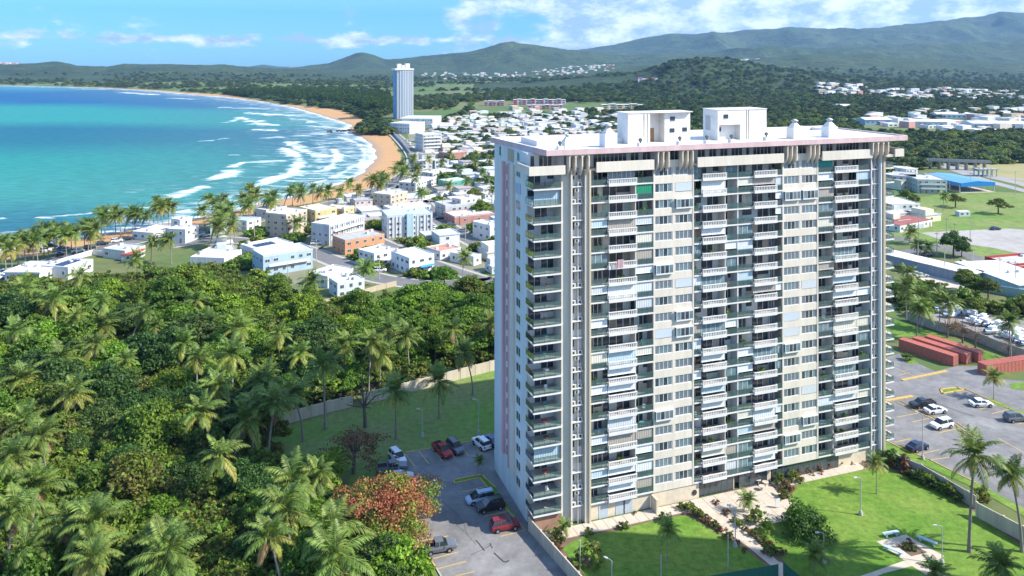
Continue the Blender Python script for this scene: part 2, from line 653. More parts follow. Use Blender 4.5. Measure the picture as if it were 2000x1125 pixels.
def layer_z(i, X, Y):
    Yp, Y0, back, prof = LAYERS[i]
    px = 1000 + FOC * X / Y
    h = CAM_H + (HOR - np.interp(px, [p[0] for p in prof], [p[1] for p in prof])) / FOC * Yp
    h = np.maximum(h, 0)
    t = np.clip((Y - Y0) / (Yp - Y0), 0, 1)
    tb = np.clip((Y - Yp) / back, 0, 1)
    s = (t * t * (3 - 2 * t)) ** 1.15 * (1 - tb * tb * (3 - 2 * tb))
    sc_ = Yp / 7.0
    n = 1 - np.abs(2 * fbm(X / sc_ + 3.3 * i, Y / sc_ * .8 + 1.7 * i, 5, i) - .97) * 1.6
    mid = 4 * t * (1 - t)
    z = h * s * (1 + .85 * mid * (n - .74))
    return z + (fbm(X / 38., Y / 38., 3, i + 2) - .45) * np.minimum(h, 70) * .18 * np.minimum(1, t * 3) * s


def land_z(X, Y):
    z = np.zeros(np.shape(X))
    for i in range(4):
        z = np.maximum(z, layer_z(i, X, Y))
    return z


# terrain
NRW, NCL = 520, 560
yy = np.exp(np.linspace(math.log(48), math.log(4300), NRW))
tt = np.linspace(-1.25, 1.15, NCL)
TX = yy[:, None] * tt[None, :]
TY = np.repeat(yy[:, None], NCL, 1)
TS = shore(TX, TY)
TZ = np.where(TS > 0, np.minimum(0, SEA + TS * .055), SEA + np.maximum(-7, TS * .08)) - .03
sand_px = [(-300, 600), (0, 507), (180, 474), (300, 451), (470, 420), (600, 398), (696, 377), (770, 364), (792, 330), (784, 305), (772, 279), (757, 262), (735, 252), (721, 238), (664, 214.5),
           (600, 207.5), (520, 197), (451, 186), (355, 179), (306, 175), (199, 170.2), (71, 167), (0, 165.7), (-400, 164.6)]
sandw = [G(x, y, 0)[:2] for x, y in sand_px]
SANDPOLY = [tuple(p) for p in sandw] + [(-6000, sandw[-1][1]), (-6000, 100)]
sand = (inpoly(TX, TY, SANDPOLY) | (TS < 6)).astype(float)
for _ in range(2):
    sand[1:-1, 1:-1] = (sand[1:-1, 1:-1] * 2 + sand[:-2, 1:-1] + sand[2:, 1:-1] + sand[1:-1, :-2] + sand[1:-1, 2:]) / 6
keep = (TS[:-1, :-1] > -90)
m_ground = mat('ground_grass_and_dirt', (.10, .155, .04), .95, .25, .035, c2=(.17, .15, .07), bump=.2, bscale=.6, fine=(.15, .35))
t = m_ground.node_tree
L = t.links.new
bs = t.nodes['Principled BSDF']
cur = bs.inputs['Base Color'].links[0].from_socket
big = t.nodes.new('ShaderNodeTexNoise')
big.inputs['Scale'].default_value = .006
big.inputs['Detail'].default_value = 8
co = [n for n in t.nodes if n.type == 'TEX_COORD'][0]
L(co.outputs['Object'], big.inputs['Vector'])
bm = t.nodes.new('ShaderNodeMix')
bm.data_type = 'RGBA'
r = t.nodes.new('ShaderNodeMapRange')
r.inputs['From Min'].default_value = .42
r.inputs['From Max'].default_value = .58
L(big.outputs['Fac'], r.inputs['Value'])
L(r.outputs[0], bm.inputs['Factor'])
L(cur, bm.inputs['A'])
bm.inputs['B'].default_value = (.075, .13, .03, 1)
at = t.nodes.new('ShaderNodeAttribute')
at.attribute_name = 'sand'
wet = t.nodes.new('ShaderNodeAttribute')
wet.attribute_name = 'wet'
sn = t.nodes.new('ShaderNodeTexNoise')
sn.inputs['Scale'].default_value = .12
sn.inputs['Detail'].default_value = 6
L(co.outputs['Object'], sn.inputs['Vector'])
sc1 = t.nodes.new('ShaderNodeMix')
sc1.data_type = 'RGBA'
sc1.inputs['A'].default_value = (.52, .30, .13, 1)
sc1.inputs['B'].default_value = (.42, .235, .10, 1)
L(sn.outputs['Fac'], sc1.inputs['Factor'])
sc2 = t.nodes.new('ShaderNodeMix')
sc2.data_type = 'RGBA'
L(sc1.outputs['Result'], sc2.inputs['A'])
sc2.inputs['B'].default_value = (.30, .22, .16, 1)
L(wet.outputs['Fac'], sc2.inputs['Factor'])
ad = t.nodes.new('ShaderNodeMath')
ad.operation = 'ADD'
L(at.outputs['Fac'], ad.inputs[0])
s2 = t.nodes.new('ShaderNodeMath')
s2.operation = 'MULTIPLY_ADD'
s2.inputs[1].default_value = .9
s2.inputs[2].default_value = -.45
L(sn.outputs['Fac'], s2.inputs[0])
L(s2.outputs[0], ad.inputs[1])
r2 = t.nodes.new('ShaderNodeMapRange')
r2.inputs['From Min'].default_value = .4
r2.inputs['From Max'].default_value = .6
L(ad.outputs[0], r2.inputs['Value'])
fm = t.nodes.new('ShaderNodeMix')
fm.data_type = 'RGBA'
L(r2.outputs[0], fm.inputs['Factor'])
L(bm.outputs['Result'], fm.inputs['A'])
L(sc2.outputs['Result'], fm.inputs['B'])
L(fm.outputs['Result'], bs.inputs['Base Color'])
me = grid_mesh('ground', np.stack([TX, TY, TZ], -1), [m_ground], True, keep)
a = me.attributes.new('sand', 'FLOAT', 'POINT')
a.data.foreach_set('value', sand.astype(np.float32).ravel())
a = me.attributes.new('wet', 'FLOAT', 'POINT')
a.data.foreach_set('value', np.clip(1 - TS / 9., 0, 1).astype(np.float32).ravel())
link('ground', me, kind='structure')
MB().box(-9500, -300, -11.5, 9500, 10500, -10.9).mesh('bedrock', [M_soil])
link('ground_under_the_land', bpy.data.meshes['bedrock'], kind='structure')

# sea
NR_, NC_ = 430, 430
ys = np.exp(np.linspace(math.log(150), math.log(2500), NR_))
ts = np.linspace(-1.35, -.15, NC_)
SX = ys[:, None] * ts[None, :]
SY = np.repeat(ys[:, None], NC_, 1)
SD = -shore(SX, SY)
# breakers, each a line in the picture and a half width in metres
WAVES = [([(71, 427), (120, 424), (185, 418), (215, 412)], 2.2, 1), ([(-20, 430), (9, 428)], 2, 1), ([(341, 386), (360, 379), (395, 366)], 7, 1), ([(348, 416), (398, 403), (440, 398)], 3, .8),
         ([(448, 387), (476, 382)], 6, .8), ([(498, 366), (515, 360), (530, 352)], 6, 1), ([(425, 350), (440, 344), (457, 334)], 9, 1), ([(457, 326), (473, 319)], 6, 1),
         ([(451, 304), (462, 304)], 4, .8), ([(520, 356), (537, 350), (569, 341), (587, 322), (583, 307), (560, 293), (551, 290)], 8, 1), ([(480, 319), (530, 316), (583, 311)], 7, .62),
         ([(562, 279), (580, 290), (600, 300), (629, 307)], 15, .9), ([(650, 293), (663, 307), (650, 322), (640, 332)], 5, 1), ([(387, 277), (420, 275), (443, 270)], 4, .75),
         ([(435, 240), (455, 238), (476, 229)], 12, .85), ([(470, 230), (500, 240), (526, 245)], 20, 1), ([(500, 254), (535, 256)], 18, .9), ([(487, 220), (520, 224), (569, 226)], 18, 1),
         ([(560, 231), (600, 236), (625, 243)], 12, .8), ([(434, 210), (470, 211), (515, 213)], 16, .9), ([(242, 181), (270, 183), (299, 185)], 30, 1), ([(334, 192), (384, 194)], 16, .8),
         ([(156, 174), (206, 175)], 22, .9), ([(0, 169), (90, 170.5), (150, 172)], 26, .7), ([(520, 270), (570, 266), (640, 262)], 9, .7), ([(600, 246), (650, 250), (672, 252)], 7, .7), ([(30, 468), (90, 462), (170, 450), (300, 432), (420, 412)], 2.5, .6),
         ([(560, 375), (610, 360), (660, 345), (690, 325)], 4, .75), ([(600, 330), (640, 300), (620, 280)], 7, .55), ([(660, 268), (700, 280), (715, 300), (705, 322)], 4, .8), ([(420, 405), (500, 385), (560, 372)], 3, .8)]
foam = np.zeros(SX.shape)
bump = np.zeros(SX.shape)
wob = (fbm(SX / 14., SY / 14., 4, 1) - .47)
for pl, w, a_ in WAVES:
    P = smooth_line([G(x, y, SEA)[:2] for x, y in pl], 2)
    lo = P.min(0) - 5 * w - 30
    hi = P.max(0) + 5 * w + 30
    m = (SX > lo[0]) & (SX < hi[0]) & (SY > lo[1]) & (SY < hi[1])
    if not m.any():
        continue
    d = line_dist(SX[m], SY[m], P) + wob[m] * w * 1.6
    if w > 10:
        w *= .6
    e = np.exp(-(np.maximum(d, 0) / w) ** 2 * 1.4) * a_
    foam[m] = np.maximum(foam[m], e * 1.0)
    bump[m] = np.maximum(bump[m], np.exp(-(d / w) ** 2) * a_ * .9)
sd_ = SD + wob * 14
surf = np.exp(-np.maximum(sd_ - 3, 0) / 7.) * .85
surf2 = np.exp(-((sd_ - 34) / 7.) ** 2) * .42
zone = np.clip(1 - SD / 190., 0, 1) * (SX / SY > -.52) * .27 + np.clip(1 - SD / 60., 0, 1) * .22
foam = np.clip(np.maximum(np.maximum(foam, surf), np.maximum(surf2, zone)), 0, 1)
SZ = SEA + bump * .9 + (fbm(SX / 6., SY / 9., 3, 3) - .45) * .35 + (fbm(SX / 22., SY / 28., 2, 2) - .4) * .4
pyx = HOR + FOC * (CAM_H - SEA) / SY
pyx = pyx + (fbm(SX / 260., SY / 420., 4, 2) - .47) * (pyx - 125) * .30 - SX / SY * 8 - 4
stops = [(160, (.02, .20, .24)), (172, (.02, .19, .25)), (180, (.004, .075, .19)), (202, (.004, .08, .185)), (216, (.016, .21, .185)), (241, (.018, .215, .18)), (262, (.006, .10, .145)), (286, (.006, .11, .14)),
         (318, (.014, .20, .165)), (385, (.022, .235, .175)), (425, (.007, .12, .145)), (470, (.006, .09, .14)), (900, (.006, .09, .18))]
SC = np.stack([np.interp(pyx, [s_[0] for s_ in stops], [s_[1][k] for s_ in stops]) for k in range(3)], -1)  # water colour runs in paler and darker bands by distance
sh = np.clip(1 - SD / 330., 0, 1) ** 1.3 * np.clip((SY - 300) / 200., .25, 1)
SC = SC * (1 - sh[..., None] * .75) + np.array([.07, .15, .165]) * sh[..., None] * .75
m_sea = bpy.data.materials.new('sea_water')
m_sea.use_nodes = True
t = m_sea.node_tree
L = t.links.new
bs = t.nodes['Principled BSDF']
ca = t.nodes.new('ShaderNodeAttribute')
ca.attribute_name = 'water_colour'
fa = t.nodes.new('ShaderNodeAttribute')
fa.attribute_name = 'foam'
co = t.nodes.new('ShaderNodeTexCoord')
mp = t.nodes.new('ShaderNodeMapping')
mp.inputs['Rotation'].default_value = (0, 0, .5)
mp.inputs['Scale'].default_value = (.045, .13, 1)
L(co.outputs['Object'], mp.inputs[0])
fn = t.nodes.new('ShaderNodeTexNoise')
fn.inputs['Scale'].default_value = 1
fn.inputs['Detail'].default_value = 9
fn.inputs['Roughness'].default_value = .68
L(mp.outputs[0], fn.inputs['Vector'])
a1 = t.nodes.new('ShaderNodeMath')
a1.operation = 'MULTIPLY_ADD'
a1.inputs[1].default_value = 3.2
a1.inputs[2].default_value = -1.68
L(fn.outputs['Fac'], a1.inputs[0])
a2 = t.nodes.new('ShaderNodeMath')
a2.operation = 'ADD'
gate = t.nodes.new('ShaderNodeMapRange')
gate.inputs['From Max'].default_value = .2
L(fa.outputs['Fac'], gate.inputs['Value'])
gm_ = t.nodes.new('ShaderNodeMath')
gm_.operation = 'MULTIPLY'
L(a1.outputs[0], gm_.inputs[0])
L(gate.outputs[0], gm_.inputs[1])
L(gm_.outputs[0], a2.inputs[0])
L(fa.outputs['Fac'], a2.inputs[1])
r = t.nodes.new('ShaderNodeMapRange')
r.inputs['From Min'].default_value = .20
r.inputs['From Max'].default_value = 1.2
L(a2.outputs[0], r.inputs['Value'])
rip = t.nodes.new('ShaderNodeTexNoise')
rip.inputs['Scale'].default_value = .5
rip.inputs['Detail'].default_value = 7
mp2 = t.nodes.new('ShaderNodeMapping')
mp2.inputs['Rotation'].default_value = (0, 0, .35)
mp2.inputs['Scale'].default_value = (.18, .6, 1)
L(co.outputs['Object'], mp2.inputs[0])
L(mp2.outputs[0], rip.inputs['Vector'])
rr = t.nodes.new('ShaderNodeMapRange')
rr.inputs['From Min'].default_value = .3
rr.inputs['From Max'].default_value = .7
rr.inputs['To Min'].default_value = .78
rr.inputs['To Max'].default_value = 1.22
L(rip.outputs['Fac'], rr.inputs['Value'])
cmul = t.nodes.new('ShaderNodeVectorMath')
cmul.operation = 'SCALE'
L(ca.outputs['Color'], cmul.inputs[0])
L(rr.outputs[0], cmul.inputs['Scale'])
mx = t.nodes.new('ShaderNodeMix')
mx.data_type = 'RGBA'
L(r.outputs[0], mx.inputs['Factor'])
L(cmul.outputs[0], mx.inputs['A'])
mx.inputs['B'].default_value = (.86, .88, .88, 1)
L(mx.outputs['Result'], bs.inputs['Base Color'])
ro = t.nodes.new('ShaderNodeMapRange')
ro.inputs['To Min'].default_value = .45
ro.inputs['To Max'].default_value = .8
L(r.outputs[0], ro.inputs['Value'])
L(ro.outputs[0], bs.inputs['Roughness'])
bs.inputs['Specular IOR Level'].default_value = .05
bu = t.nodes.new('ShaderNodeBump')
bu.inputs['Distance'].default_value = .6
bu.inputs['Strength'].default_value = .7
L(rip.outputs['Fac'], bu.inputs['Height'])
L(bu.outputs[0], bs.inputs['Normal'])
me = grid_mesh('sea', np.stack([SX, SY, SZ], -1), [m_sea], True, SD[:-1, :-1] > -25)
a = me.attributes.new('foam', 'FLOAT', 'POINT')
a.data.foreach_set('value', foam.astype(np.float32).ravel())
a = me.attributes.new('water_colour', 'FLOAT_COLOR', 'POINT')
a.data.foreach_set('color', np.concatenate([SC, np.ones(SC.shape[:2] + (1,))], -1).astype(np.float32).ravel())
link('sea', me, kind='structure')

# hills
m_hill = mat('forested_hillside', (.026, .062, .024), .95, .3, .0022, c2=(.066, .098, .036))
t = m_hill.node_tree
L = t.links.new
bs = t.nodes['Principled BSDF']
co = [n for n in t.nodes if n.type == 'TEX_COORD'][0]
vo = t.nodes.new('ShaderNodeTexVoronoi')
vo.inputs['Scale'].default_value = .03
L(co.outputs['Object'], vo.inputs['Vector'])
n0 = t.nodes.new('ShaderNodeTexNoise')
n0.inputs['Scale'].default_value = .009
n0.inputs['Detail'].default_value = 12
n0.inputs['Roughness'].default_value = .78
L(co.outputs['Object'], n0.inputs['Vector'])
ad = t.nodes.new('ShaderNodeMath')
ad.operation = 'SUBTRACT'
L(n0.outputs['Fac'], ad.inputs[0])
vs_ = t.nodes.new('ShaderNodeMath')
vs_.operation = 'MULTIPLY'
vs_.inputs[1].default_value = .25
L(vo.outputs['Distance'], vs_.inputs[0])
L(vs_.outputs[0], ad.inputs[1])
bu = t.nodes.new('ShaderNodeBump')
bu.inputs['Distance'].default_value = 34
bu.inputs['Strength'].default_value = 1
L(ad.outputs[0], bu.inputs['Height'])
L(bu.outputs[0], bs.inputs['Normal'])
cur = bs.inputs['Base Color'].links[0].from_socket
mm = t.nodes.new('ShaderNodeMix')
mm.data_type = 'RGBA'
mm.blend_type = 'MULTIPLY'
mm.inputs['Factor'].default_value = .8
L(cur, mm.inputs['A'])
cr = t.nodes.new('ShaderNodeMapRange')
cr.inputs['To Min'].default_value = .25
cr.inputs['To Max'].default_value = 1.7
cr.inputs['From Min'].default_value = .3
cr.inputs['From Max'].default_value = .7
L(n0.outputs['Fac'], cr.inputs['Value'])
L(cr.outputs[0], mm.inputs['B'])
L(mm.outputs['Result'], bs.inputs['Base Color'])
for i in range(4):
    Yp, Y0, back, prof = LAYERS[i]
    nr, nc = 110, 560
    hy = np.concatenate([np.linspace(Y0, Yp, nr - 14, endpoint=False), np.linspace(Yp, Yp + back, 14)])
    ht = np.linspace(-.95, .95, nc)
    HX = hy[:, None] * ht[None, :]
    HY = np.repeat(hy[:, None], nc, 1)
    HZ = layer_z(i, HX, HY) - .6
    kp = (HZ[:-1, :-1] > -.55) | (HZ[1:, 1:] > -.55) | (HZ[1:, :-1] > -.55)
    me = grid_mesh('hills', np.stack([HX, HY, HZ], -1), [m_hill], True, kp)
    link('hills', me, kind='structure')


# ------------------------------------------------------------------ flat ground sheets and roads
def sheet(name, pts, z, m, kind='structure', world_pts=False):
    P = [Vector((p[0], p[1], 0)) for p in pts] if world_pts else [Vector(G(*p)) for p in pts]
    from mathutils.geometry import tessellate_polygon
    tri = tessellate_polygon([P])
    v = [(p.x, p.y, z) for p in P]
    me = bpy.data.meshes.new(name)
    fs = []
    for tr in tri:
        a_, b_, c_ = (P[k] for k in tr)
        n = (b_ - a_).cross(c_ - a_).z
        fs.append(tr if n > 0 else tr[::-1])
    me.from_pydata(v, [], fs)
    me.materials.append(m)
    return link(name, me, kind=kind)


def ribbon(name, pts, w, z, m, world_pts=False, kind='structure', parent=None, n=2, side=0):
    P = smooth_line([p[:2] if world_pts else G(*p)[:2] for p in pts], n)
    d = np.gradient(P, axis=0)
    d /= np.linalg.norm(d, axis=1)[:, None]
    nn = np.stack([-d[:, 1], d[:, 0]], 1)
    A = P + nn * (w / 2 + side)
    B = P + nn * (-w / 2 + side)
    v = [(x, y, z) for x, y in A] + [(x, y, z) for x, y in B]
    N = len(P)
    me = bpy.data.meshes.new(name)
    me.from_pydata(v, [], [(i, N + i, N + i + 1, i + 1) for i in range(N - 1)])
    me.materials.append(m)
    return link(name, me, parent, kind=kind)


def wall_line(name, pts, h, th, m, world_pts=False, z0=-.1):
    """a wall along a polyline as one MB"""
    P = [p[:2] if world_pts else G(*p)[:2] for p in pts]
    mb = MB()
    for (ax, ay), (bx, by) in zip(P[:-1], P[1:]):
        d = Vector((bx - ax, by - ay)).normalized()
        nx, ny = -d.y * th / 2, d.x * th / 2
        mb.prism([(ax + nx, ay + ny), (ax - nx, ay - ny), (bx - nx, by - ny), (bx + nx, by + ny)], z0, h)
    return mb


# roads of the town
ROADS = [
    ([(330, 480), (413, 466), (470, 470), (532, 473), (577, 481), (626, 499), (667, 515), (700, 531), (735, 543), (790, 552), (842, 557), (910, 552), (975, 548)], 8.5),
    ([(-200, 590), (0, 536), (60, 521), (130, 503), (190, 488), (240, 476), (300, 462), (400, 447), (500, 430), (600, 408), (700, 385), (760, 362), (800, 335), (812, 312), (800, 292), (781, 272), (770, 262)], 9.5),
    ([(980, 500), (925, 473), (900, 458), (883, 448), (851, 426), (835, 405), (822, 392), (800, 380), (785, 366)], 8),
    ([(640, 425), (700, 452), (760, 480), (860, 520), (950, 548)], 6),
    ([(800, 335), (860, 325), (960, 322), (1100, 300)], 6),
    ([(790, 290), (860, 292), (960, 290), (1150, 278)], 6),
    ([(810, 262), (900, 258), (1000, 262), (1190, 268)], 6),
    ([(1000, 360), (900, 372), (812, 400), (720, 415)], 6),
    ([(880, 235), (870, 262), (900, 300), (960, 330), (1000, 400)], 6),
]
for pts, w in ROADS:
    ribbon('street', pts, w + 3, .012, M_kerb)
    ribbon('street', pts, w, .03, M_asphalt2)
sheet('paved_yards', [(640, 420), (760, 395), (830, 380), (975, 400), (990, 520), (900, 540), (800, 545), (700, 505)], .004, mat('town_ground', (.27, .24, .19), .9, .25, .08, c2=(.14, .16, .07)))
sheet('paved_yards', [(400, 470), (600, 420), (720, 425), (700, 520), (560, 560), (470, 520)], .006, MATS['town_ground'])
sheet('paved_yards', [(795, 258), (1240, 225), (1260, 330), (1000, 400), (830, 375), (810, 310)], .005, mat('far_town_ground', (.26, .24, .20), .9, .25, .05, c2=(.14, .17, .07)))

# beach side park strip with dry grass
sheet('grass_strip', [(-100, 560), (0, 532), (180, 485), (300, 457), (470, 424), (600, 398), (696, 377), (760, 358), (700, 382), (600, 403), (470, 430), (300, 466), (190, 486), (60, 522), (-100, 570)], .01,
      mat('dry_park_grass', (.15, .17, .05), .95, .2, .1, c2=(.20, .15, .08), fine=(.4, .3)))

# tower's left car park and lawn
lot_left = [(745, 905), (791, 885), (829, 877), (913, 863), (1010, 848), (1043, 1032), (1190, 1180), (900, 1180), (840, 1091), (805, 1037), (790, 1000), (750, 960)]
sheet('lawn', [(540, 838), (640, 808), (720, 788), (900, 740), (1010, 712), (1010, 860), (913, 864), (829, 879), (780, 889), (730, 915), (640, 925), (560, 925), (520, 880)], .02,
      mat('shaded_side_lawn', (.12, .23, .03), .95, .2, .05, c2=(.20, .20, .08), bump=.1, bscale=5, fine=(.7, .35)))
sheet('car_park', lot_left, .028, M_asphalt)
sheet('lawn', [(745, 905), (770, 1000), (805, 1040), (840, 1091), (880, 1180), (760, 1180), (650, 1000), (690, 920)], .015, MATS['shaded_side_lawn'])


def strip(p, q, w=.13, h=.034, m=None, name='parking_line'):
    a_, b_ = Vector(G(*p)), Vector(G(*q))
    d = (b_ - a_).normalized()
    n = Vector((-d.y, d.x, 0)) * w / 2
    mb = MB().prism([(a_ + n)[:2], (a_ - n)[:2], (b_ - n)[:2], (b_ + n)[:2]], .029, h)
    return link(name, mb.mesh(name, [m or M_yellow]), kind='structure')


def c6(x, y):
    return (740 + x / 3.6875, 820 + y / 3.6875)


for a_, b_ in [((190, 245), (260, 335)), ((285, 222), (360, 318)), ((385, 208), (455, 298)), ((495, 200), (550, 280)), ((605, 212), (650, 262)), ((690, 188), (745, 250)),
               ((605, 520), (770, 480)), ((760, 697), (930, 657)), ((875, 840), (1050, 797)), ((395, 1000), (575, 952)), ((410, 1077), (630, 1020)), ((550, 1127), (690, 1092)), ((275, 880), (500, 837))]:
    strip(c6(*a_), c6(*b_), .22)


def kerb_line(pts, w=.25, h=.14, m=None, name='yellow_kerb', cf=None):
    P = [cf(*p) if cf else p for p in pts]
    mb = MB()
    W = [Vector(G(*p)) for p in P]
    for a_, b_ in zip(W[:-1], W[1:]):
        d = (b_ - a_).normalized()
        n = Vector((-d.y, d.x, 0)) * w / 2
        mb.prism([(a_ + n - d * w / 2)[:2], (a_ - n - d * w / 2)[:2], (b_ - n + d * (w / 2 - .02))[:2], (b_ + n + d * (w / 2 - .02))[:2]], .0, h)
    return link(name, mb.mesh(name, [m or M_yellow]), kind='structure')


kerb_line([(545, 455), (540, 435), (740, 395), (840, 490)], cf=c6)
kerb_line([(545, 458), (725, 420), (1050, 795)], cf=c6)
sheet('planter_grass', [c6(*p) for p in [(545, 455), (540, 437), (740, 397), (835, 485), (1045, 785), (1000, 740), (725, 420)]], .06, M_lawn)
kerb_line([(200, 235), (270, 222)], cf=c6)
kerb_line([(300, 218), (365, 207)], cf=c6)
kerb_line([(590, 168), (645, 158)], cf=c6)
kerb_line([(240, 795), (285, 878)], cf=c6)
kerb_line([(225, 880), (270, 915)], w=.5, cf=c6)
kerb_line([(365, 1000), (410, 1065)], cf=c6)
kerb_line([(410, 1065), (460, 1150)], m=M_kerb, name='kerb', cf=c6)
# cracks, tar patches and tyre marks
M_tar = mat('tar_crack_filler', (.045, .043, .042), .9, .1, 2)
rc_ = random.Random(6)
for pts_, w_ in [([(700, 870), (730, 905), (760, 945)], .22), ([(660, 975), (760, 930), (800, 905)], .1), ([(830, 960), (870, 1000), (910, 1030), (935, 1015)], .25), ([(800, 890), (815, 925)], .18), ([(560, 760), (640, 830), (700, 900)], .07), ([(420, 560), (520, 640), (600, 720), (640, 830)], .06), ([(300, 340), (420, 430), (560, 470)], .07)]:
    P_ = smooth_line([c6(*p) for p in pts_], 3)
    P_ = [(p[0] + rc_.uniform(-.7, .7), p[1] + rc_.uniform(-.5, .5)) for p in P_]
    ribbon('asphalt_crack', P_, w_, .033, M_tar, n=0)
# garden
c8 = lambda x, y: (1000 + x / 3.571, 820 + y / 3.571)
c3 = lambda x, y: (1400 + x / 3.333, 860 + y / 3.333)
c4 = lambda x, y: (1340 + x / 3.309, 760 + y / 3.309)
sheet('garden_bed', [(1045, 1040), (1112, 1040), (1340, 985), (1480, 940), (1700, 893), (1745, 900), (1900, 985), (2060, 1085), (2100, 1230), (1160, 1230)], .012, M_soil)
sheet('lawn', [c8(*p) for p in [(350, 900), (420, 850), (500, 815), (620, 790), (740, 775), (850, 740), (960, 712), (1100, 685), (1200, 668), (1270, 690), (1330, 730), (1450, 800), (1600, 885), (1700, 960), (1770, 1010), (1760, 1300), (560, 1300), (500, 1080)]], .035, M_lawn)
sheet('lawn', [c3(*p) for p in [(215, 505), (300, 470), (440, 440), (500, 330), (520, 290), (700, 240), (980, 190), (1150, 195), (1330, 270), (1600, 410), (1720, 500), (2000, 700), (2200, 860), (2200, 1150), (700, 1150), (560, 960), (430, 780), (330, 680)]], .035, M_lawn)
sheet('garden_path', [c3(*p) for p in [(90, 575), (190, 590), (300, 700), (400, 790), (430, 800), (480, 1000), (400, 1000), (390, 850), (320, 790), (210, 700), (110, 630)]], .05, M_pave)
sheet('garden_path', [c3(*p) for p in [(700, 960), (1010, 860), (1205, 790), (1290, 772), (1400, 820), (1520, 900), (1500, 960), (1270, 820), (1080, 870), (880, 960)]], .05, M_pave)
sheet('garden_path', [c3(*p) for p in [(1040, 660), (1230, 615), (1480, 755), (1440, 780), (1290, 790), (1220, 783)]], .055, M_pave)
sheet('planter_soil', [c3(*p) for p in [(1160, 683), (1235, 662), (1372, 732), (1268, 757)]], .10, M_soil)
# right car park
c4b = lambda x, y: (1720 + x / 3.75, 600 + y / 3.75)
c5b = lambda x, y: (1720 + x / 3.75, 300 + y / 3.75)
sheet('car_park', [c4b(*p) for p in [(-60, 400), (130, 340), (250, 400), (400, 470), (560, 430), (770, 430), (800, 520), (1300, 560), (1300, 1700), (1050, 1500), (350, 1130), (150, 1010), (0, 1010)]], .02, M_asphalt)
sheet('lawn', [c4b(*p) for p in [(-100, 150), (120, 100), (300, 150), (460, 215), (900, 370), (920, 410), (800, 405), (640, 300), (330, 205), (240, 215), (130, 220), (-100, 260)]], .024, M_lawn)
sheet('lawn', [c4b(*p) for p in [(940, 560), (1100, 545), (1300, 560), (1300, 640), (1100, 610), (960, 600)]], .036, M_lawn)
sheet('lawn', [c4b(*p) for p in [(780, 655), (860, 690), (960, 740), (1100, 780), (1300, 850), (1300, 900), (950, 755), (800, 700)]], .036, M_lawn)
sheet('lawn', [c4b(*p) for p in [(0, 980), (30, 985), (350, 1120), (700, 1280), (1100, 1500), (1100, 1560), (700, 1330), (300, 1150), (0, 1040)]], .036, M_lawn)
sheet('lawn', [c4b(*p) for p in [(150, 370), (210, 365), (275, 405), (215, 420)]], .036, M_lawn)
for a_, b_ in [((100, 990), (225, 962)), ((270, 1080), (430, 1045)), ((370, 1118), (515, 1098)), ((430, 920), (590, 885)), ((725, 748), (850, 718)), ((815, 780), (965, 745)), ((1000, 858), (1100, 838)), ((230, 842), (380, 808)), ((120, 805), (270, 778)),
               ((90, 440), (260, 510)), ((130, 500), (210, 480)), ((570, 930), (700, 985)), ((860, 960), (1050, 1065)), ((580, 625), (760, 700))]:
    strip(c4b(*a_), c4b(*b_), .22)
kerb_line([(-30, 700), (225, 655)], w=.9, h=.2, cf=c4b)
kerb_line([(165, 535), (480, 470)], w=.8, h=.2, cf=c4b)
kerb_line([(440, 605), (455, 635), (618, 608), (560, 592), (440, 605)], w=.45, h=.2, cf=c4b)
sheet('planter_grass', [c4b(*p) for p in [(445, 608), (458, 630), (610, 606), (530, 588)]], .06, M_lawn)
kerb_line([(120, 700), (400, 830)], w=.2, cf=c4b)
kerb_line([(150, 690), (410, 815)], w=.2, cf=c4b)
kerb_line([(530, 850), (690, 960)], w=.2, cf=c4b)
kerb_line([(560, 850), (700, 945)], w=.2, cf=c4b)
kerb_line([(30, 975), (150, 1035), (360, 1120), (700, 1290)], w=.2, cf=c4b)
kerb_line([(620, 600), (940, 745), (1300, 880)], w=.2, cf=c4b)
# right: field, parking, roads
sheet('grass_field', [(1690, 395), (1800, 385), (1900, 372), (2150, 385), (2300, 500), (2150, 560), (1950, 530), (1880, 500), (1700, 460)], .01, mat('rough_field_grass', (.10, .20, .025), .95, .2, .03, c2=(.20, .22, .07), bump=.1, bscale=2, fine=(.25, .35)))
sheet('grass_field', [(1850, 315), (2000, 312), (2300, 330), (2300, 372), (2000, 365), (1900, 330)], .012, mat('dry_field', (.36, .28, .15), .95, .2, .05, c2=(.22, .24, .08)))
sheet('car_park', [c5b(*p) for p in [(290, 580), (640, 562), (960, 548), (1200, 575), (1500, 640), (1500, 900), (1050, 740), (820, 690), (470, 640)]], .03, mat('worn_pale_asphalt', (.40, .37, .33), .95, .14, .04, c2=(.30, .28, .25), fine=(.3, .2)))
ribbon('street', [c5b(*p) for p in [(-100, 610), (130, 620), (300, 655), (480, 690), (700, 770), (900, 840), (1200, 950)]], 8, .034, M_asphalt2)
ribbon('street', [c5b(*p) for p in [(40, 740), (200, 725), (330, 700), (480, 690)]], 7, .038, M_asphalt2)
ribbon('tyre_mark', [c4b(*p) for p in [(400, 700), (480, 730), (600, 775), (690, 800)]], .35, .027, mat('tyre_mark_grey', (.10, .098, .096), .9, .1, 2))
ribbon('highway', [c5b(*p) for p in [(250, 5), (360, 40), (560, 100), (800, 170), (1050, 225), (1500, 330)]], 9, .03, mat('pale_highway', (.33, .31, .29), .9, .1, .1))
ribbon('highway', [c5b(*p) for p in [(380, 60), (560, 125), (740, 190), (950, 245), (1500, 390)]], 8, .04, MATS['pale_highway'])
ribbon('highway', [c5b(*p) for p in [(700, 150), (870, 175), (1050, 190), (1500, 230)]], 8, .035, MATS['pale_highway'])
sheet('gravel_yard', [c5b(*p) for p in [(180, 850), (330, 800), (620, 960), (600, 1010), (400, 960), (200, 900)]], .03, M_pave)
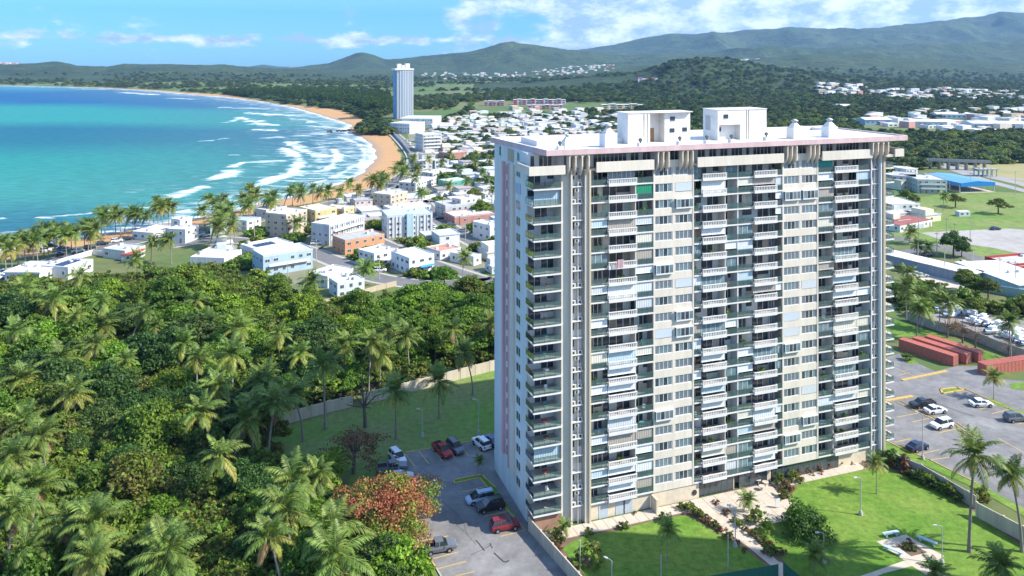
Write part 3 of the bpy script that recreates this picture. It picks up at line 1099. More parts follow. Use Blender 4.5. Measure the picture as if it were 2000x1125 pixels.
sheet('boat_yard', [c4b(*p) for p in [(270, 90), (400, 40), (900, 60), (1300, 180), (1300, 430), (1050, 300), (780, 215), (560, 150)]], .03, mat('yard_gravel', (.33, .31, .28), .95, .2, .3))

# ------------------------------------------------------------------ the apartment tower
TC = (3.72, 129.64)
TH = .3326
FX, FY = math.cos(TH), math.sin(TH)
TL, TD, S0, ST = 74.6, 21.9, 3.12, 2.9
NF = 20


def U(px, v=0.0):
    """distance along the front (v metres inside it) of the facade line seen at pixel column px"""
    k = (px - 1000) / FOC
    return (k * (TC[1] + v * FX) - (TC[0] - v * FY)) / (FX - k * FY)


def V(px, u=0.0):
    k = (px - 1000) / FOC
    return (TC[0] + u * FX - k * (TC[1] + u * FY)) / (FY + k * FX)


def tw(u, v, z):
    return (TC[0] + u * FX - v * FY, TC[1] + u * FY + v * FX, z)


tower = thing('apartment_tower', 'twenty-two storey cream apartment tower with white balconies and pink roof edge', 'apartment building', (TC[0], TC[1], 0), TH)


def tp(name, mb_or_me, mats=None, color=None, parent=None, loc=(0, 0, 0), rz=0):
    me = mb_or_me.mesh(name, mats) if isinstance(mb_or_me, MB) else mb_or_me
    return link(name, me, parent or tower, loc, (0, 0, rz), color=color)


uc, us0, us1, ua0 = U(1100), U(1116), U(1142), U(1152)
ZT = S0 + NF * ST            # penthouse floor level 61.12
BAYS = {'A': [(1152, 1187, 'g'), (1187, 1242, 'b'), (1242, 1276, 'g')],
        'B': [(1355, 1370, 'g'), (1370, 1417, 'b'), (1417, 1441, 'g'), (1441, 1471, 'g'), (1471, 1515, 'b'), (1515, 1528, 'g')],
        'C': [(1598, 1628, 'g'), (1628, 1673, 'b'), (1673, 1700, 'g')]}
WB = [(1276, 1355), (1528, 1598)]
ue0, ue1, ue2 = U(1700), U(1718), TL
CD, RV = 3.6, 2.3             # depth of the corner and of the front balconies

# body behind the balconies, as separate wall volumes
mb = MB()
mb.box(0, CD, 0, uc, TD, 63.9, 0)
mb.box(uc + .002, RV, 0, TL - .002, TD - .003, 63.88, 1)
mb.box(uc - .25, .25, 0, us0, CD + .2, ZT - .05, 1)         # wall beside the corner balcony
mb.box(us1, -.25, 0, ua0, RV + .1, 61.0, 1)
mb.box(ue1, -.35, 0, ue1 + .35, RV + .1, 61.0, 0)
tp('wall', mb, [M_pale, M_cream])
mb = MB().box(us0 - .28, -.5, 0, us0, .24, 61.0, 0)
tp('pillar', mb, [M_cream])
mb = MB().box(ue1 + .5, -.5, 0, TL + .4, 1.2, 61.0, 0)
tp('pillar', mb, [M_tan])
tp('pillar', MB().box(ua0 - .32, -.55, 0, ua0, -.255, 61.0, 0), [mat('warm_cream_strip', (.62, .52, .36), .85, .1, .4, streak=True)])
tp('pillar', MB().box(ue0 - .02, -.25, 0, ue0 + .2, RV, 61.0, 0), [M_white])
tp('pillar', MB().box(U(1441) - .1, -.02, S0, U(1441) + .1, RV, ZT, 0), [M_white])
for px in (1276, 1355, 1528, 1598):
    s_ = 1 if px in (1276, 1528) else -1
    tp('pillar', MB().box(U(px), -.06, S0 - .3, U(px) + s_ * .28, RV, ZT, 0), [M_cream])

# ground floor
LW = [0]
LWB = [(ua0, .35, 0, U(1276), RV, S0 - .25), (U(1276), .15, 0, U(1366), RV, S0 - .25), (U(1500), .5, 0, U(1509), RV, S0 - .25), (U(1430), .5, 0, U(1437), RV, S0 - .25), (U(1640), .3, 0, U(1702), RV, S0 - .2), (U(1276) - .4, -1.8, 0, U(1276), .1, S0 - .6)]
LW[-1:] = [tp('lobby_wall', MB().box(*q_, 0), [mat('lobby_cream', (.66, .57, .43), .85, .1, .5, fine=(1.5, .1))]) for q_ in LWB]
tp('lobby_wall', MB().box(.3, .3, 0, uc - .3, CD - .1, S0 - .3, 0), [mat('brown_render', (.36, .22, .15), .85, .12, .5)])
gp = MB().box(-.55, -.04, .1, .55, .02, 2.6, 0).box(-.6, -.06, .05, -.52, .06, 2.65, 1).box(.52, -.06, .05, .6, .06, 2.65, 1).box(-.6, -.06, 2.6, .6, .06, 2.7, 1).mesh('lobby_window', [M_glassdark, M_raildark])
u_ = U(1367)
while u_ < U(1498):
    if not (U(1429) < u_ < U(1438)):
        tp('lobby_window', gp, loc=(u_ + .6, .42, 0))
    u_ += 1.25
u_ = U(1511)
while u_ < U(1638):
    tp('lobby_window', gp, loc=(u_ + .6, .42, 0))
    u_ += 1.25
dr = MB().box(-.9, -.05, 0, .9, .02, 2.3, 0).box(-.02, -.07, 0, .02, 0, 2.3, 1).mesh('service_door', [mat('pale_blue_door', (.45, .52, .56), .5, .1, .8), M_frame])
for px in (1180, 1213, 1228):
    tp('service_door', dr, loc=(U(px), .34, 0))
tp('service_door', dr, loc=(U(1128), 1.2, 0))
tp('hose_reel', MB().tube([(0, -.05, 1.2), (0, .12, 1.2)], .5, 14).mesh('hose_reel', [M_dark]), loc=(U(1357), .1, 0))

# window bays: spandrels between, windows set back
mb = MB()
for a_, b_ in WB:
    ua, ub = U(a_) + .28, U(b_) - .28
    um = (ua + ub) / 2
    mb.box(ua - .28, .45, S0 - .3, ub + .28, RV, ZT, 0)
    for k in range(NF):
        z = S0 + k * ST
        mb.box(ua, .0, z - .35, ub, .45, z + 1.0, 0)
    mb.box(ua, .0, ZT - .35, ub, .45, ZT, 0)
    mb.box(um - .25, .02, S0, um + .25, .45, ZT, 0)
tp('spandrel_wall', mb, [M_cream])

WW, WH = 2.95, 1.53


def win_mesh(kind):
    w, h = WW / 2 - .06, WH
    mb = MB()
    fr, gl, jl, bl = 0, 1, 2, 3
    if kind == 'shut':
        mb.box(-w, -.12, -.1, w, -.04, h + .05, 4)
        return mb
    y = -.55 if kind.startswith('box') else 0
    # frame
    mb.box(-w, y - .03, 0, w, y + .05, .07, fr)
    mb.box(-w, y - .03, h - .07, w, y + .05, h, fr)
    for s_ in (-1, 1):
        mb.box(s_ * w, y - .03, .07, s_ * (w - .07), y + .05, h - .07, fr)
    if y:
        mb.box(-w - .05, y - .05, -.16, w + .05, .3, -.02, fr)
        mb.box(-w - .05, y - .05, h + .02, w + .05, .3, h + .1, fr)
        mb.box(-w - .02, y, 0, -w + .04, .3, h, bl)
        mb.box(w - .04, y, 0, w + .02, .3, h, bl)
    n = 4
    seg = 2 * w / n
    for i in range(n):
        x0, x1 = -w + i * seg, -w + (i + 1) * seg
        if i:
            mb.box(x0 - .035, y - .03, .07, x0 + .035, y + .05, h - .07, fr)
        k_ = {'open': 'JDDJ', 'jal': 'JJJJ', 'blue': 'JBBJ', 'boxd': 'BDDB', 'boxj': 'JDJJ', 'wide': 'DBDB'}[kind][i]
        if k_ == 'J':
            for q in range(9):
                zz = .1 + q * (h - .2) / 9
                mb.add([(x0 + .04, y + .03, zz), (x1 - .04, y + .03, zz), (x1 - .04, y - .02, zz + .13), (x0 + .04, y - .02, zz + .13)], [(0, 1, 2, 3)], jl)
            mb.box(x0, y + .05, .07, x1, y + .07, h - .07, bl)
        elif k_ == 'D':
            mb.box(x0, y + .02, .07, x1, y + .06, h - .07, gl)
        else:
            mb.box(x0, y + .02, .07, x1, y + .06, h - .07, bl)
    return mb


WMESH = {k: win_mesh(k).mesh('window', [M_frame, M_glassdark, M_jal, M_glassblue, M_shutter]) for k in ('open', 'jal', 'blue', 'boxd', 'boxj', 'wide', 'shut')}
wk = ['open'] * 5 + ['jal'] * 5 + ['blue'] * 4 + ['boxd'] * 3 + ['boxj'] * 2 + ['wide'] * 2 + ['shut'] * 2
rw = random.Random(4)
for a_, b_ in WB:
    ua, ub = U(a_) + .28, U(b_) - .28
    um = (ua + ub) / 2
    sx_ = ((um - .25) - ua) / WW
    for k in range(NF):
        for c_ in ((ua + um - .25) / 2, (um + .25 + ub) / 2):
            w_ = tp('window', WMESH[rw.choice(wk)], loc=(c_, .12, S0 + k * ST + 1.0), color=rw.choice([(1, 1, 1), (.95, 1, 1.05), (.9, .9, .88)]))
            w_.scale = (sx_, 1, 1)

# slabs, rails, balustrades, doors
def bal_mesh(w):
    mb = MB()
    d = .42
    mb.box(-w / 2, -d, -.24, w / 2, 0, 0, 0)
    mb.box(-w / 2, -d, .0, w / 2, -d + .12, .30, 0)
    mb.box(-w / 2, -d - .03, .93, w / 2, -d + .17, 1.06, 0)
    n = int(w / .36)
    for i in range(n + 1):
        x = -w / 2 + .07 + (w - .14) * i / n
        mb.box(x - .07, -d + .03, .30, x + .07, -d + .1, .93, 0)
    for s_ in (-1, 1):
        mb.box(s_ * w / 2, -d + .14, 0, s_ * (w / 2 - .1), 0, .14, 0)
        mb.box(s_ * w / 2, -d + .17, .93, s_ * (w / 2 - .1), 0, 1.06, 0)
        mb.box(s_ * (w / 2 - .01), -d + .25, .14, s_ * (w / 2 - .1), -d + .33, .93, 0)
    return mb


def rail_mesh(w, ends=False):
    mb = MB()
    mb.box(-w / 2, -.03, 1.0, w / 2, .03, 1.05, 1)
    mb.box(-w / 2, -.02, .08, w / 2, .02, .12, 1)
    n = max(2, int(round(w / 1.1)))
    for i in range(n + 1):
        x = -w / 2 + .03 + (w - .06) * i / n
        mb.box(x - .02, -.025, 0, x + .02, .025, 1.0, 1)
        if i < n:
            x1 = -w / 2 + .03 + (w - .06) * (i + 1) / n
            mb.add([(x + .02, 0, .14), (x1 - .02, 0, .14), (x1 - .02, 0, .98), (x + .02, 0, .98)], [(0, 1, 2, 3)], 0)
    return mb


M_doorwall = mat('balcony_back_wall', (.72, .71, .67), .85, .12, .6, objcol=True)
M_curtain = mat('pale_curtain', (.66, .66, .62), .8, .15, 3, objcol=True)


def door_mesh(w, pat):
    """back wall of a balcony cell: wall, dark glass doors, frames; z 0..2.62"""
    mb = MB()
    n = len(pat)
    seg = w / n
    for i, c_ in enumerate(pat):
        x0, x1 = -w / 2 + i * seg, -w / 2 + (i + 1) * seg
        if c_ == 'W':
            mb.box(x0, -.12, 0, x1, .0, 2.62, 0)
        elif c_ == 'w':
            mb.box(x0, -.12, 0, x1, .0, 1.0, 0)
            mb.box(x0, -.12, 2.1, x1, 0, 2.62, 0)
            mb.box(x0, -.06, 1.0, x1, 0, 2.1, 1)
            mb.box(x0, -.14, .98, x1, -.05, 1.03, 2)
        else:
            mb.box(x0, -.12, 2.25, x1, 0, 2.62, 0)
            mb.box(x0 + .05, -.06, 0, x1 - .05, 0, 2.25, 3 if c_ == 'C' else 1)
            mb.box(x0, -.1, 0, x0 + .05, 0, 2.25, 2)
            mb.box(x1 - .05, -.1, 0, x1, 0, 2.25, 2)
    return mb


PATS = ['DDDW', 'WDDD', 'DCDD', 'DDDD', 'WDDW', 'wDDW', 'DDCw', 'CDDC', 'wWDD', 'DDww']
DM = {}


def door(w, pat):
    key = (round(w, 1), pat)
    if key not in DM:
        DM[key] = door_mesh(key[0], pat).mesh('balcony_door', [M_doorwall, M_glassdark, M_frame, M_curtain])
    return DM[key]


SHM = {}


def shutter(w, kind):
    key = (round(w, 1), kind)
    if key not in SHM:
        mb = MB()
        z0 = {'full': .04, 'half': 1.35, 'rail': 1.08, 'glass': .04}[kind]
        if kind == 'glass':
            n = max(2, int(w / .9))
            for i in range(n):
                x0, x1 = -w / 2 + i * w / n, -w / 2 + (i + 1) * w / n
                mb.box(x0 + .03, -.01, z0, x1 - .03, .01, 2.6, 1)
                mb.box(x0 - .03, -.03, z0, x0 + .03, .03, 2.6, 2)
        else:
            n = int(w / .22)
            v, f = [], []
            for i in range(n + 1):
                x = -w / 2 + w * i / n
                y = .018 if i % 2 else -.018
                v += [(x, y, z0), (x, y, 2.6)]
            f = [(2 * i, 2 * i + 2, 2 * i + 3, 2 * i + 1) for i in range(n)]
            mb.add(v, f, 0)
            mb.box(-w / 2, -.07, z0 - .05, w / 2, .07, z0, 2)
        SHM[key] = mb.mesh('storm_shutter', [M_shutter, M_glassblue, M_frame])
    return SHM[key]


RM, BM = {}, {}
rb = random.Random(21)
occupied = []
for bn, cells in BAYS.items():
    b0, b1 = U(cells[0][0]) + .02, U(cells[-1][1]) - .02
    for k in range(NF + 1):
        z = S0 + k * ST
        sl = MB().box(b0, -.1, z - .24, b1, RV - .01, z, 0).box(b0 + .05, .06, z, b1 - .05, RV - .12, z + .012, 1)
        tp('balcony_slab', sl, [M_white if k < NF else M_cream, M_tile])
    for k in range(NF):
        z = S0 + k * ST
        groups = [cells] if len(cells) == 3 else [cells[:3], cells[3:]]
        for gi, g_ in enumerate(groups):
            style = rb.random()
            allshut = style < .12
            for ci, (x0, x1, kind) in enumerate(g_):
                u0, u1 = U(x0) + .05, U(x1) - .05
                w, c_ = u1 - u0, (u0 + u1) / 2
                col_ = rb.choice([(1, 1, 1), (1.1, 1.05, .95), (.8, .95, 1.0), (1, .9, .75), (.6, .5, .4), (.9, .7, .6), (.75, .9, .8), (1.15, 1.15, 1.1)])
                tp('balcony_door', door(w, rb.choice(PATS)), color=col_, loc=(c_, RV - .02, z))
                kk = round(w, 1)
                if kind == 'g':
                    if kk not in RM:
                        RM[kk] = rail_mesh(kk).mesh('glass_rail', [M_rail, M_raildark])
                    tp('glass_rail', RM[kk], loc=(c_, -.02, z))
                else:
                    if kk not in BM:
                        BM[kk] = bal_mesh(kk + .1).mesh('balustrade', [M_white])
                    tp('balustrade', BM[kk], loc=(c_, -.1, z))
                r_ = rb.random()
                shc = rb.choice([(1, 1, 1), (1.15, 1.15, 1.15), (1.25, 1.22, 1.15), (.85, 1.0, 1.05), (.7, .6, .5), (1.2, 1.1, .9)])
                if (bn, k, ci) in (('A', 18, 2), ('C', 19, 0)):
                    tp('storm_shutter', shutter(w, 'full'), color=(.04, .42, .22) if bn == 'A' else (.05, .5, .42), loc=(c_, .12, z))
                elif allshut or r_ < .12:
                    tp('storm_shutter', shutter(w, rb.choice(['full', 'full', 'half'])), color=shc, loc=(c_, .12, z))
                elif r_ < .19:
                    tp('storm_shutter', shutter(w, 'half'), color=(1.3, 1.3, 1.28), loc=(c_, .12, z))
                elif r_ < .30:
                    tp('storm_shutter', shutter(w, 'glass'), color=shc, loc=(c_, .15, z))
                elif r_ < .68:
                    occupied.append((c_, .9, z, bn, k, kind))
# partitions across the balconies (between flats)
pm = MB().box(-.07, .1, 0, .07, RV - .14, 2.66, 0).mesh('balcony_partition', [M_cream])
for k in range(NF):
    for px in (1242, 1417, 1628):
        if rb.random() < .75:
            tp('balcony_partition', pm, loc=(U(px), 0, S0 + k * ST))

# corner balconies on the left, open to the front and to the side
for k in range(NF + 1):
    z = S0 + k * ST
    if k < NF:
        tp('balcony_slab', MB().box(-.25, -.35, z - .26, uc - .26, CD - .01, z, 0).box(-.1, -.18, z, uc - .35, CD - .15, z + .012, 1), [M_white, M_tile])
        kk = uc - .3
        if 'cf' not in RM:
            RM['cf'] = rail_mesh(kk).mesh('glass_rail', [M_rail, M_raildark])
            RM['cs'] = rail_mesh(CD + .2).mesh('glass_rail', [M_rail, M_raildark])
        tp('glass_rail', RM['cf'], loc=(-.2 + kk / 2, -.28, z))
        tp('glass_rail', RM['cs'], loc=(-.2, -.28 + (CD + .2) / 2, z), rz=math.pi / 2)
        r_ = rb.random()
        tp('balcony_door', door(uc - .5, rb.choice(PATS)), loc=(uc / 2 - .1, CD - .03, z), color=rb.choice([(1, 1, 1), (1.05, 1, .9), (.9, .9, .9)]))
        if k in (18, 3):
            tp('storm_shutter', shutter(uc - .6, 'full'), color=(.75, .9, .95), loc=(uc / 2 - .1, .6, z))
        elif k not in (0,):
            occupied.append((uc / 2 - .1, 1.5, z, 'corner', k, 'g'))

# penthouse: cream parapets, glazing, arched fins under the roof
zp = ZT
mb = MB()
mb.box(-1.5, -1.7, zp - .4, uc - .3, -1.45, zp + 1.1, 0)
mb.box(-1.5, -1.45, zp - .4, -1.25, CD + 1.6, zp + 1.1, 0)
mb.box(-1.5, CD + 1.6, zp - .4, 0, CD + 1.85, zp + 1.1, 0)
mb.box(-1.25, -1.45, zp - .4, uc - .3, .3, zp - .1, 0)
mb.box(-1.25, .3, zp - .4, -.02, CD + 1.6, zp - .1, 0)
tp('parapet', mb, [M_cream])
for bn, cells in BAYS.items():
    b0, b1 = U(cells[0][0]), U(cells[-1][1])
    if bn == 'A':
        b0 = U(1158)
    tp('parapet', MB().box(b0 + .3, -.9, zp - .5, b1 - .3, -.65, zp + 1.25, 0).box(b0 + .3, -.65, zp - .35, b1 - .3, -.1, zp - .15, 0), [M_cream])
for a_, b_ in WB:
    tp('parapet', MB().box(U(a_), -.03, zp, U(b_), .2, zp + .95, 0), [M_cream])
tp('parapet', MB().box(U(1738), -1.4, zp - .4, TL + 4.2, -1.15, zp + 1.1, 0).box(TL + 3.95, -1.15, zp - .4, TL + 4.2, 8, zp + 1.1, 0).box(TL, -1.15, zp - .4, TL + 3.95, 8, zp - .15, 0), [M_cream])
pg = []
u_ = .6
rp = random.Random(8)
PGM = [door_mesh(2.4, p).mesh('penthouse_door', [M_doorwall, M_glassdark, M_frame, M_curtain]) for p in ('DDD', 'DWD', 'DDC', 'WDD')]
while u_ < TL - 2:
    tp('penthouse_door', rp.choice(PGM), loc=(u_ + 1.2, (CD if u_ < uc - 2 else RV) - .03, zp), color=(1, 1, 1))
    u_ += 2.45
# roof slab: white top, pink fascia
RU1 = U(1773, -1.4)
roof = [(1.7, -1.4), (RU1, -1.4), (RU1 - .4, TD + .8), (-.6, TD + .8)]
mb = MB().prism(roof, 63.9, 64.62, 0, 1)
tp('roof_slab', mb, [M_pink, M_roofwhite])
ins = [(2.1, -1.05), (RU1 - .4, -1.05), (RU1 - .8, TD + .4), (-.2, TD + .4)]
mb = MB()
for i in range(4):
    a_, b_ = roof[i], roof[(i + 1) % 4]
    c_, d_ = ins[(i + 1) % 4], ins[i]
    mb.prism([a_, b_, c_, d_], 64.621, 64.86 if i in (0,) else 64.9, 0, 1)
tp('roof_kerb', mb, [M_pink, M_roofwhite])
mb = MB().box(3, 6.5, 64.6, 22, 6.75, 65.6, 0).box(3, 6.75, 64.6, 3.25, 15, 65.6, 0).box(46, 8.5, 64.6, 70, 8.75, 65.5, 0).box(22, 15, 64.6, 75, 15.3, 65.7, 0).box(70, 8.75, 64.6, 70.25, 20, 65.5, 0)
tp('roof_upstand', mb, [M_roofwhite])


M_fin = mat('pale_tan_concrete', (.74, .66, .54), .85, .1, .4)


def arch_fins(pxs, h=2.9):
    us = [U(p, -1.2) for p in pxs]
    t_ = .1
    for i, u in enumerate(us):
        prof = [(-.0, zp - 1.0), (-.35, zp - .8), (-.7, zp - .4), (-1.0, zp + .1), (-1.2, zp + .7), (-1.22, zp + 2.77), (0, zp + 2.77)]
        tp('roof_fin', MB().prism_x(prof, u - t_, u + t_, 0), [M_fin])
    for a_, b_ in zip(us[:-1], us[1:]):
        a_ += t_
        b_ -= t_
        r = (b_ - a_) / 2
        c_ = (a_ + b_) / 2
        zt_, n = zp + 2.77, 10
        za = zt_ - r - .12
        mb = MB()
        for j in range(n):
            q0, q1 = math.pi - math.pi * j / n, math.pi - math.pi * (j + 1) / n
            x0, x1 = c_ + r * math.cos(q0), c_ + r * math.cos(q1)
            z0_, z1_ = za + r * math.sin(q0), za + r * math.sin(q1)
            for yy_, yb in ((-1.24, -1.0),):
                mb.add([(x0, yy_, z0_), (x1, yy_, z1_), (x1, yy_, zt_), (x0, yy_, zt_), (x0, yb, z0_), (x1, yb, z1_)], [(0, 1, 2, 3), (0, 4, 5, 1)], 0)
        tp('arch', mb, [M_fin])


arch_fins([1113, 1125, 1138, 1151])
arch_fins([1286, 1296.5, 1307])
arch_fins([1334, 1344, 1354])
arch_fins([1539, 1548, 1557])
arch_fins([1584, 1592.5, 1601])
arch_fins([1706, 1716, 1726, 1736])

# side face: windows, pilaster with pink stripes, slot windows
sw = MB()
sw.box(-.06, -.65, 0, .06, .65, 1.5, 0)
sw.box(-.09, -.7, -.06, .05, .7, 0, 1).box(-.09, -.7, 1.5, .05, .7, 1.56, 1).box(-.09, -.035, 0, .05, .035, 1.5, 1).box(-.09, -.7, 0, .05, -.64, 1.5, 1).box(-.09, .64, 0, .05, .7, 1.5, 1)
sw = sw.mesh('side_window', [M_glassdark, M_frame])
sws = MB().box(-.14, -.8, -.1, .05, .8, 1.7, 0).mesh('side_window', [M_shutter])
v1 = V(1013)
for k in range(NF):
    z = S0 + k * ST + 1.0
    tp('side_window', sws if k == 18 else sw, loc=(0, v1, z), color=(.7, .85, 1)).scale = (1, 1.55, 1)
M_stripe = mat('pink_stripe_paint', (.70, .38, .41), .8, .12, .5, streak=True)
va, vb = V(1005.5), V(982)
sl_z0, sl_z1 = S0 + 2.0, ZT - .1
tp('pilaster', MB().box(-.4, va, sl_z0 - .4, 0, va + 2.0, sl_z1, 0), [M_cream])
tp('pilaster', MB().box(-.4, vb - .9, sl_z0 + 1.2, 0, vb, sl_z1, 0), [M_cream])
tp('pink_stripe', MB().box(-.5, va + 2.02, sl_z0, 0, va + 2.75, sl_z1, 0), [M_stripe])
tp('pink_stripe', MB().box(-.5, vb - 1.6, sl_z0 + 1.2, 0, vb - .92, sl_z1, 0), [M_stripe])
s2_ = MB().box(-.1, -.35, 0, .03, .35, 1.7, 0).box(-.13, -.4, -.07, .03, .4, 0, 1).mesh('slot_window', [M_glassdark, M_frame])
vm = (va + 3.0 + vb - 1.75) / 2
for k in range(1, NF):
    tp('slot_window', s2_, loc=(0, vm, S0 + k * ST + .6))
tp('side_window', sw, loc=(0, v1, zp + .9))
tp('louvre_panel', MB().box(-.1, va + .5, zp + .3, 0, va + 3.8, zp + 2.6, 0), [M_tan])
tp('slot_window', s2_, loc=(0, vb + 1.5, zp + .7))

# service slots: drain pipes, air conditioners, small windows, ledges
acm = MB().box(-.42, -.35, 0, .42, 0, .62, 0).box(-.3, -.37, .08, .1, -.35, .52, 1).mesh('air_conditioner', [M_ac, M_dark])
swm = MB().box(-.4, -.04, 0, .4, .03, 1.3, 0).box(-.44, -.06, -.06, .44, .03, 0, 1).box(-.44, -.06, 1.3, .44, .03, 1.36, 1).mesh('slot_window', [M_glassdark, M_frame])
ledge = MB().box(-1.05, -.9, -.14, 1.05, 0, 0, 0).mesh('service_ledge', [M_white])
for (a_, b_, rvd) in ((us0, us1, RV), (ue0, ue1, RV)):
    c_ = (a_ + b_) / 2
    tp('wall', MB().box(a_, 1.05, 0, b_, RV + .01, 61.0, 0), [M_white])
    for x_, rr_, m_ in ((a_ + .3, .07, M_frame), (c_ + .1, .11, M_metal), (b_ - .35, .06, mat('grey_blue_pipe', (.25, .33, .42), .5, .1, 2)), (c_ + .55, .05, M_frame)):
        tp('drain_pipe', MB().tube([(x_, .35, 0), (x_, .35, 61.0)], rr_, 8), [m_])
    for k in range(NF):
        z = S0 + k * ST
        tp('service_ledge', ledge, loc=(c_, 1.03, z))
        for x_ in (a_ + .55, b_ - .6):
            if rb.random() < .8:
                tp('slot_window', swm, loc=(x_, 1.03, z + 1.1))
        for x_ in (a_ + .6, c_ + .55):
            if rb.random() < .7:
                tp('air_conditioner', acm, loc=(x_ + rb.uniform(-.1, .1), .65, z + .02))
        if rb.random() < .4:
            tp('air_conditioner', acm, loc=(c_, .68, z + 1.9))

# balconies of the far end, sticking out past the right-hand pillar
for k in range(NF):
    z = S0 + k * ST
    tp('balcony_slab', MB().box(TL, .9, z - .24, TL + 4.0, 8.8, z, 0), [M_white])
    if 'ef' not in RM:
        RM['ef'] = rail_mesh(3.9).mesh('glass_rail', [M_rail, M_raildark])
        RM['es'] = rail_mesh(7.3).mesh('glass_rail', [M_rail, M_raildark])
    tp('glass_rail', RM['ef'], loc=(TL + 2.0, .98, z))
    tp('glass_rail', RM['es'], loc=(TL + 3.93, 5.1, z), rz=math.pi / 2)

# roof structures
def roof_house(name, u0, u1, v0, v1, h, parts):
    return tp(name, parts, [M_roofwhite, M_cream, mat('brown_door', (.30, .17, .08), .6, .1, 2), M_glassdark])


z = 64.6
ra, rb1, rc, rd = U(1224, 5), U(1267, 5), U(1299, 5), U(1349, 5)
mb = MB().box(ra, 4.5, z, rb1, 8.8, z + 5.6, 0).box(rb1, 7.0, z, rc, 8.8, z + 5.59, 0).box(rc, 5.2, z, rd, 8.8, z + 5.6, 0)
mb.box(ra - .1, 4.4, z + 5.61, rd + .1, 8.9, z + 5.75, 0)
tp('lift_house', mb, [M_roofwhite])
tp('roof_door', MB().box(0, -.06, 0, 1.3, .03, 2.6, 0), [MATS.get('brown_door') or mat('brown_door', (.30, .17, .08), .6, .1, 2)], loc=(rb1 + .9, 6.98, z))
rwm = MB().box(-.5, -.05, 0, .5, .03, .8, 0).box(-.55, -.07, -.05, .55, .03, 0, 1).mesh('roof_window', [M_glassdark, M_frame])
for p_ in ((rc + 1.6, 5.18, z + 1.8), (rc + 1.7, 5.18, z + 4.0), (rd - 1.2, 5.18, z + 1.9)):
    tp('roof_window', rwm, loc=p_)
re_, rf, rg = U(1399, 5), U(1443, 5), U(1494, 5)
mb = MB().box(re_, 4.5, z + 3.0, rf, 9.5, z + 5.8, 0).box(re_, 6.0, z, rf, 9.5, z + 3.0, 0).box(rf, 4.5, z, rg, 9.5, z + 5.8, 0).box(re_, 4.5, z, re_ + .3, 6, z + 3, 0)
mb.box(re_ - .1, 4.4, z + 5.81, rg + .1, 9.6, z + 5.95, 0)
tp('lift_house', mb, [M_roofwhite])
for p_ in ((re_ + 1.2, 5.98, z + 1.6), (re_ + 1.8, 4.48, z + 4.2)):
    tp('roof_window', rwm, loc=p_)
tp('louvre_panel', MB().box(re_ - .06, 7, z + 1.8, re_, 8.6, z + 4.6, 0), [M_jal])
for u in (ra + 3.3, ra + 4.0, rf + 1.4, rf + 1.9):
    tp('cable_riser', MB().box(u, 4.42, z, u + .07, 4.5, z + 5.9, 0), [M_tan])
for px, v_, s_ in ((1108, 1, .8), (1188, 2, 1.25), (1552, 3, 1.15), (1620, 3, 1.15)):
    u = U(px, v_)
    mb = MB().box(-.95 * s_, -.95 * s_, 0, .95 * s_, .95 * s_, 1.9 * s_, 0)
    q = .8 * s_
    mb.add([(-q, -q, 1.9 * s_), (q, -q, 1.9 * s_), (q, q, 1.9 * s_), (-q, q, 1.9 * s_), (-.3, -.3, 2.7 * s_), (.3, -.3, 2.7 * s_), (.3, .3, 2.7 * s_), (-.3, .3, 2.7 * s_)], [(0, 1, 5, 4), (1, 2, 6, 5), (2, 3, 7, 6), (3, 0, 4, 7)], 0)
    mb.tube([(0, 0, 2.7 * s_), (0, 0, 3.0 * s_)], .35 * s_, 10, 1).tube([(0, 0, 3.0 * s_), (0, 0, 3.1 * s_), (0, 0, 3.35 * s_)], [.6 * s_, .62 * s_, .2 * s_], 10, 1)
    tp('vent_stack', mb, [M_roofwhite, M_metal], loc=(u, v_, z))
for px, v_ in ((1094, 0), (1251, 0), (1328, .5), (1381, .5), (1429, .5), (1497, 2)):
    u = U(px, v_)
    mb = MB().box(-.5, -.5, 0, .5, .5, .7, 0).tube([(0, 0, .7), (.05, 0, 1.3)], .16, 8, 1).tube([(-.1, -.3, 1.25), (-.1, -.1, 1.27), (-.1, .25, 1.25)], [.28, .36, .2], 12, 1)
    tp('roof_fan', mb, [M_roofwhite, M_raildark], loc=(u, v_, z))

# balcony furniture, each piece its own thing
def chair_mesh():
    mb = MB().box(-.26, -.25, .38, .26, .25, .44, 0).box(-.26, .2, .44, .26, .26, .9, 0)
    for x_ in (-.23, .23):
        for y_ in (-.22, .22):
            mb.box(x_ - .025, y_ - .025, 0, x_ + .025, y_ + .025, .38, 0)
        mb.box(x_ - .03, -.24, .62, x_ + .03, .2, .66, 0)
    return mb


M_furn = mat('outdoor_furniture_plastic', (1, 1, 1), .5, .05, 2, objcol=True)
CH = [MB().box(-.26, -.25, .38, .26, .25, .44, 0).mesh('seat', [M_furn]), MB().box(-.26, .2, .44, .26, .26, .9, 0).mesh('backrest', [M_furn]), MB().box(-.025, -.025, 0, .025, .025, .38, 0).mesh('leg', [M_furn])]
TB = [MB().tube([(0, 0, .7), (0, 0, .74)], .5, 14).mesh('table_top', [M_furn]), MB().box(-.04, -.04, 0, .04, .04, .7, 0).mesh('leg', [M_furn])]
ordn = lambda n: {1: 'first', 2: 'second', 3: 'third', 4: 'fourth', 5: 'fifth', 6: 'sixth', 7: 'seventh', 8: 'eighth', 9: 'ninth', 10: 'tenth', 11: 'eleventh', 12: 'twelfth', 13: 'thirteenth', 14: 'fourteenth', 15: 'fifteenth', 16: 'sixteenth', 17: 'seventeenth', 18: 'eighteenth', 19: 'nineteenth', 20: 'twentieth'}.get(n) or str(n) + ('th' if n % 100 in (11, 12, 13) else {1: 'st', 2: 'nd', 3: 'rd'}.get(n % 10, 'th'))
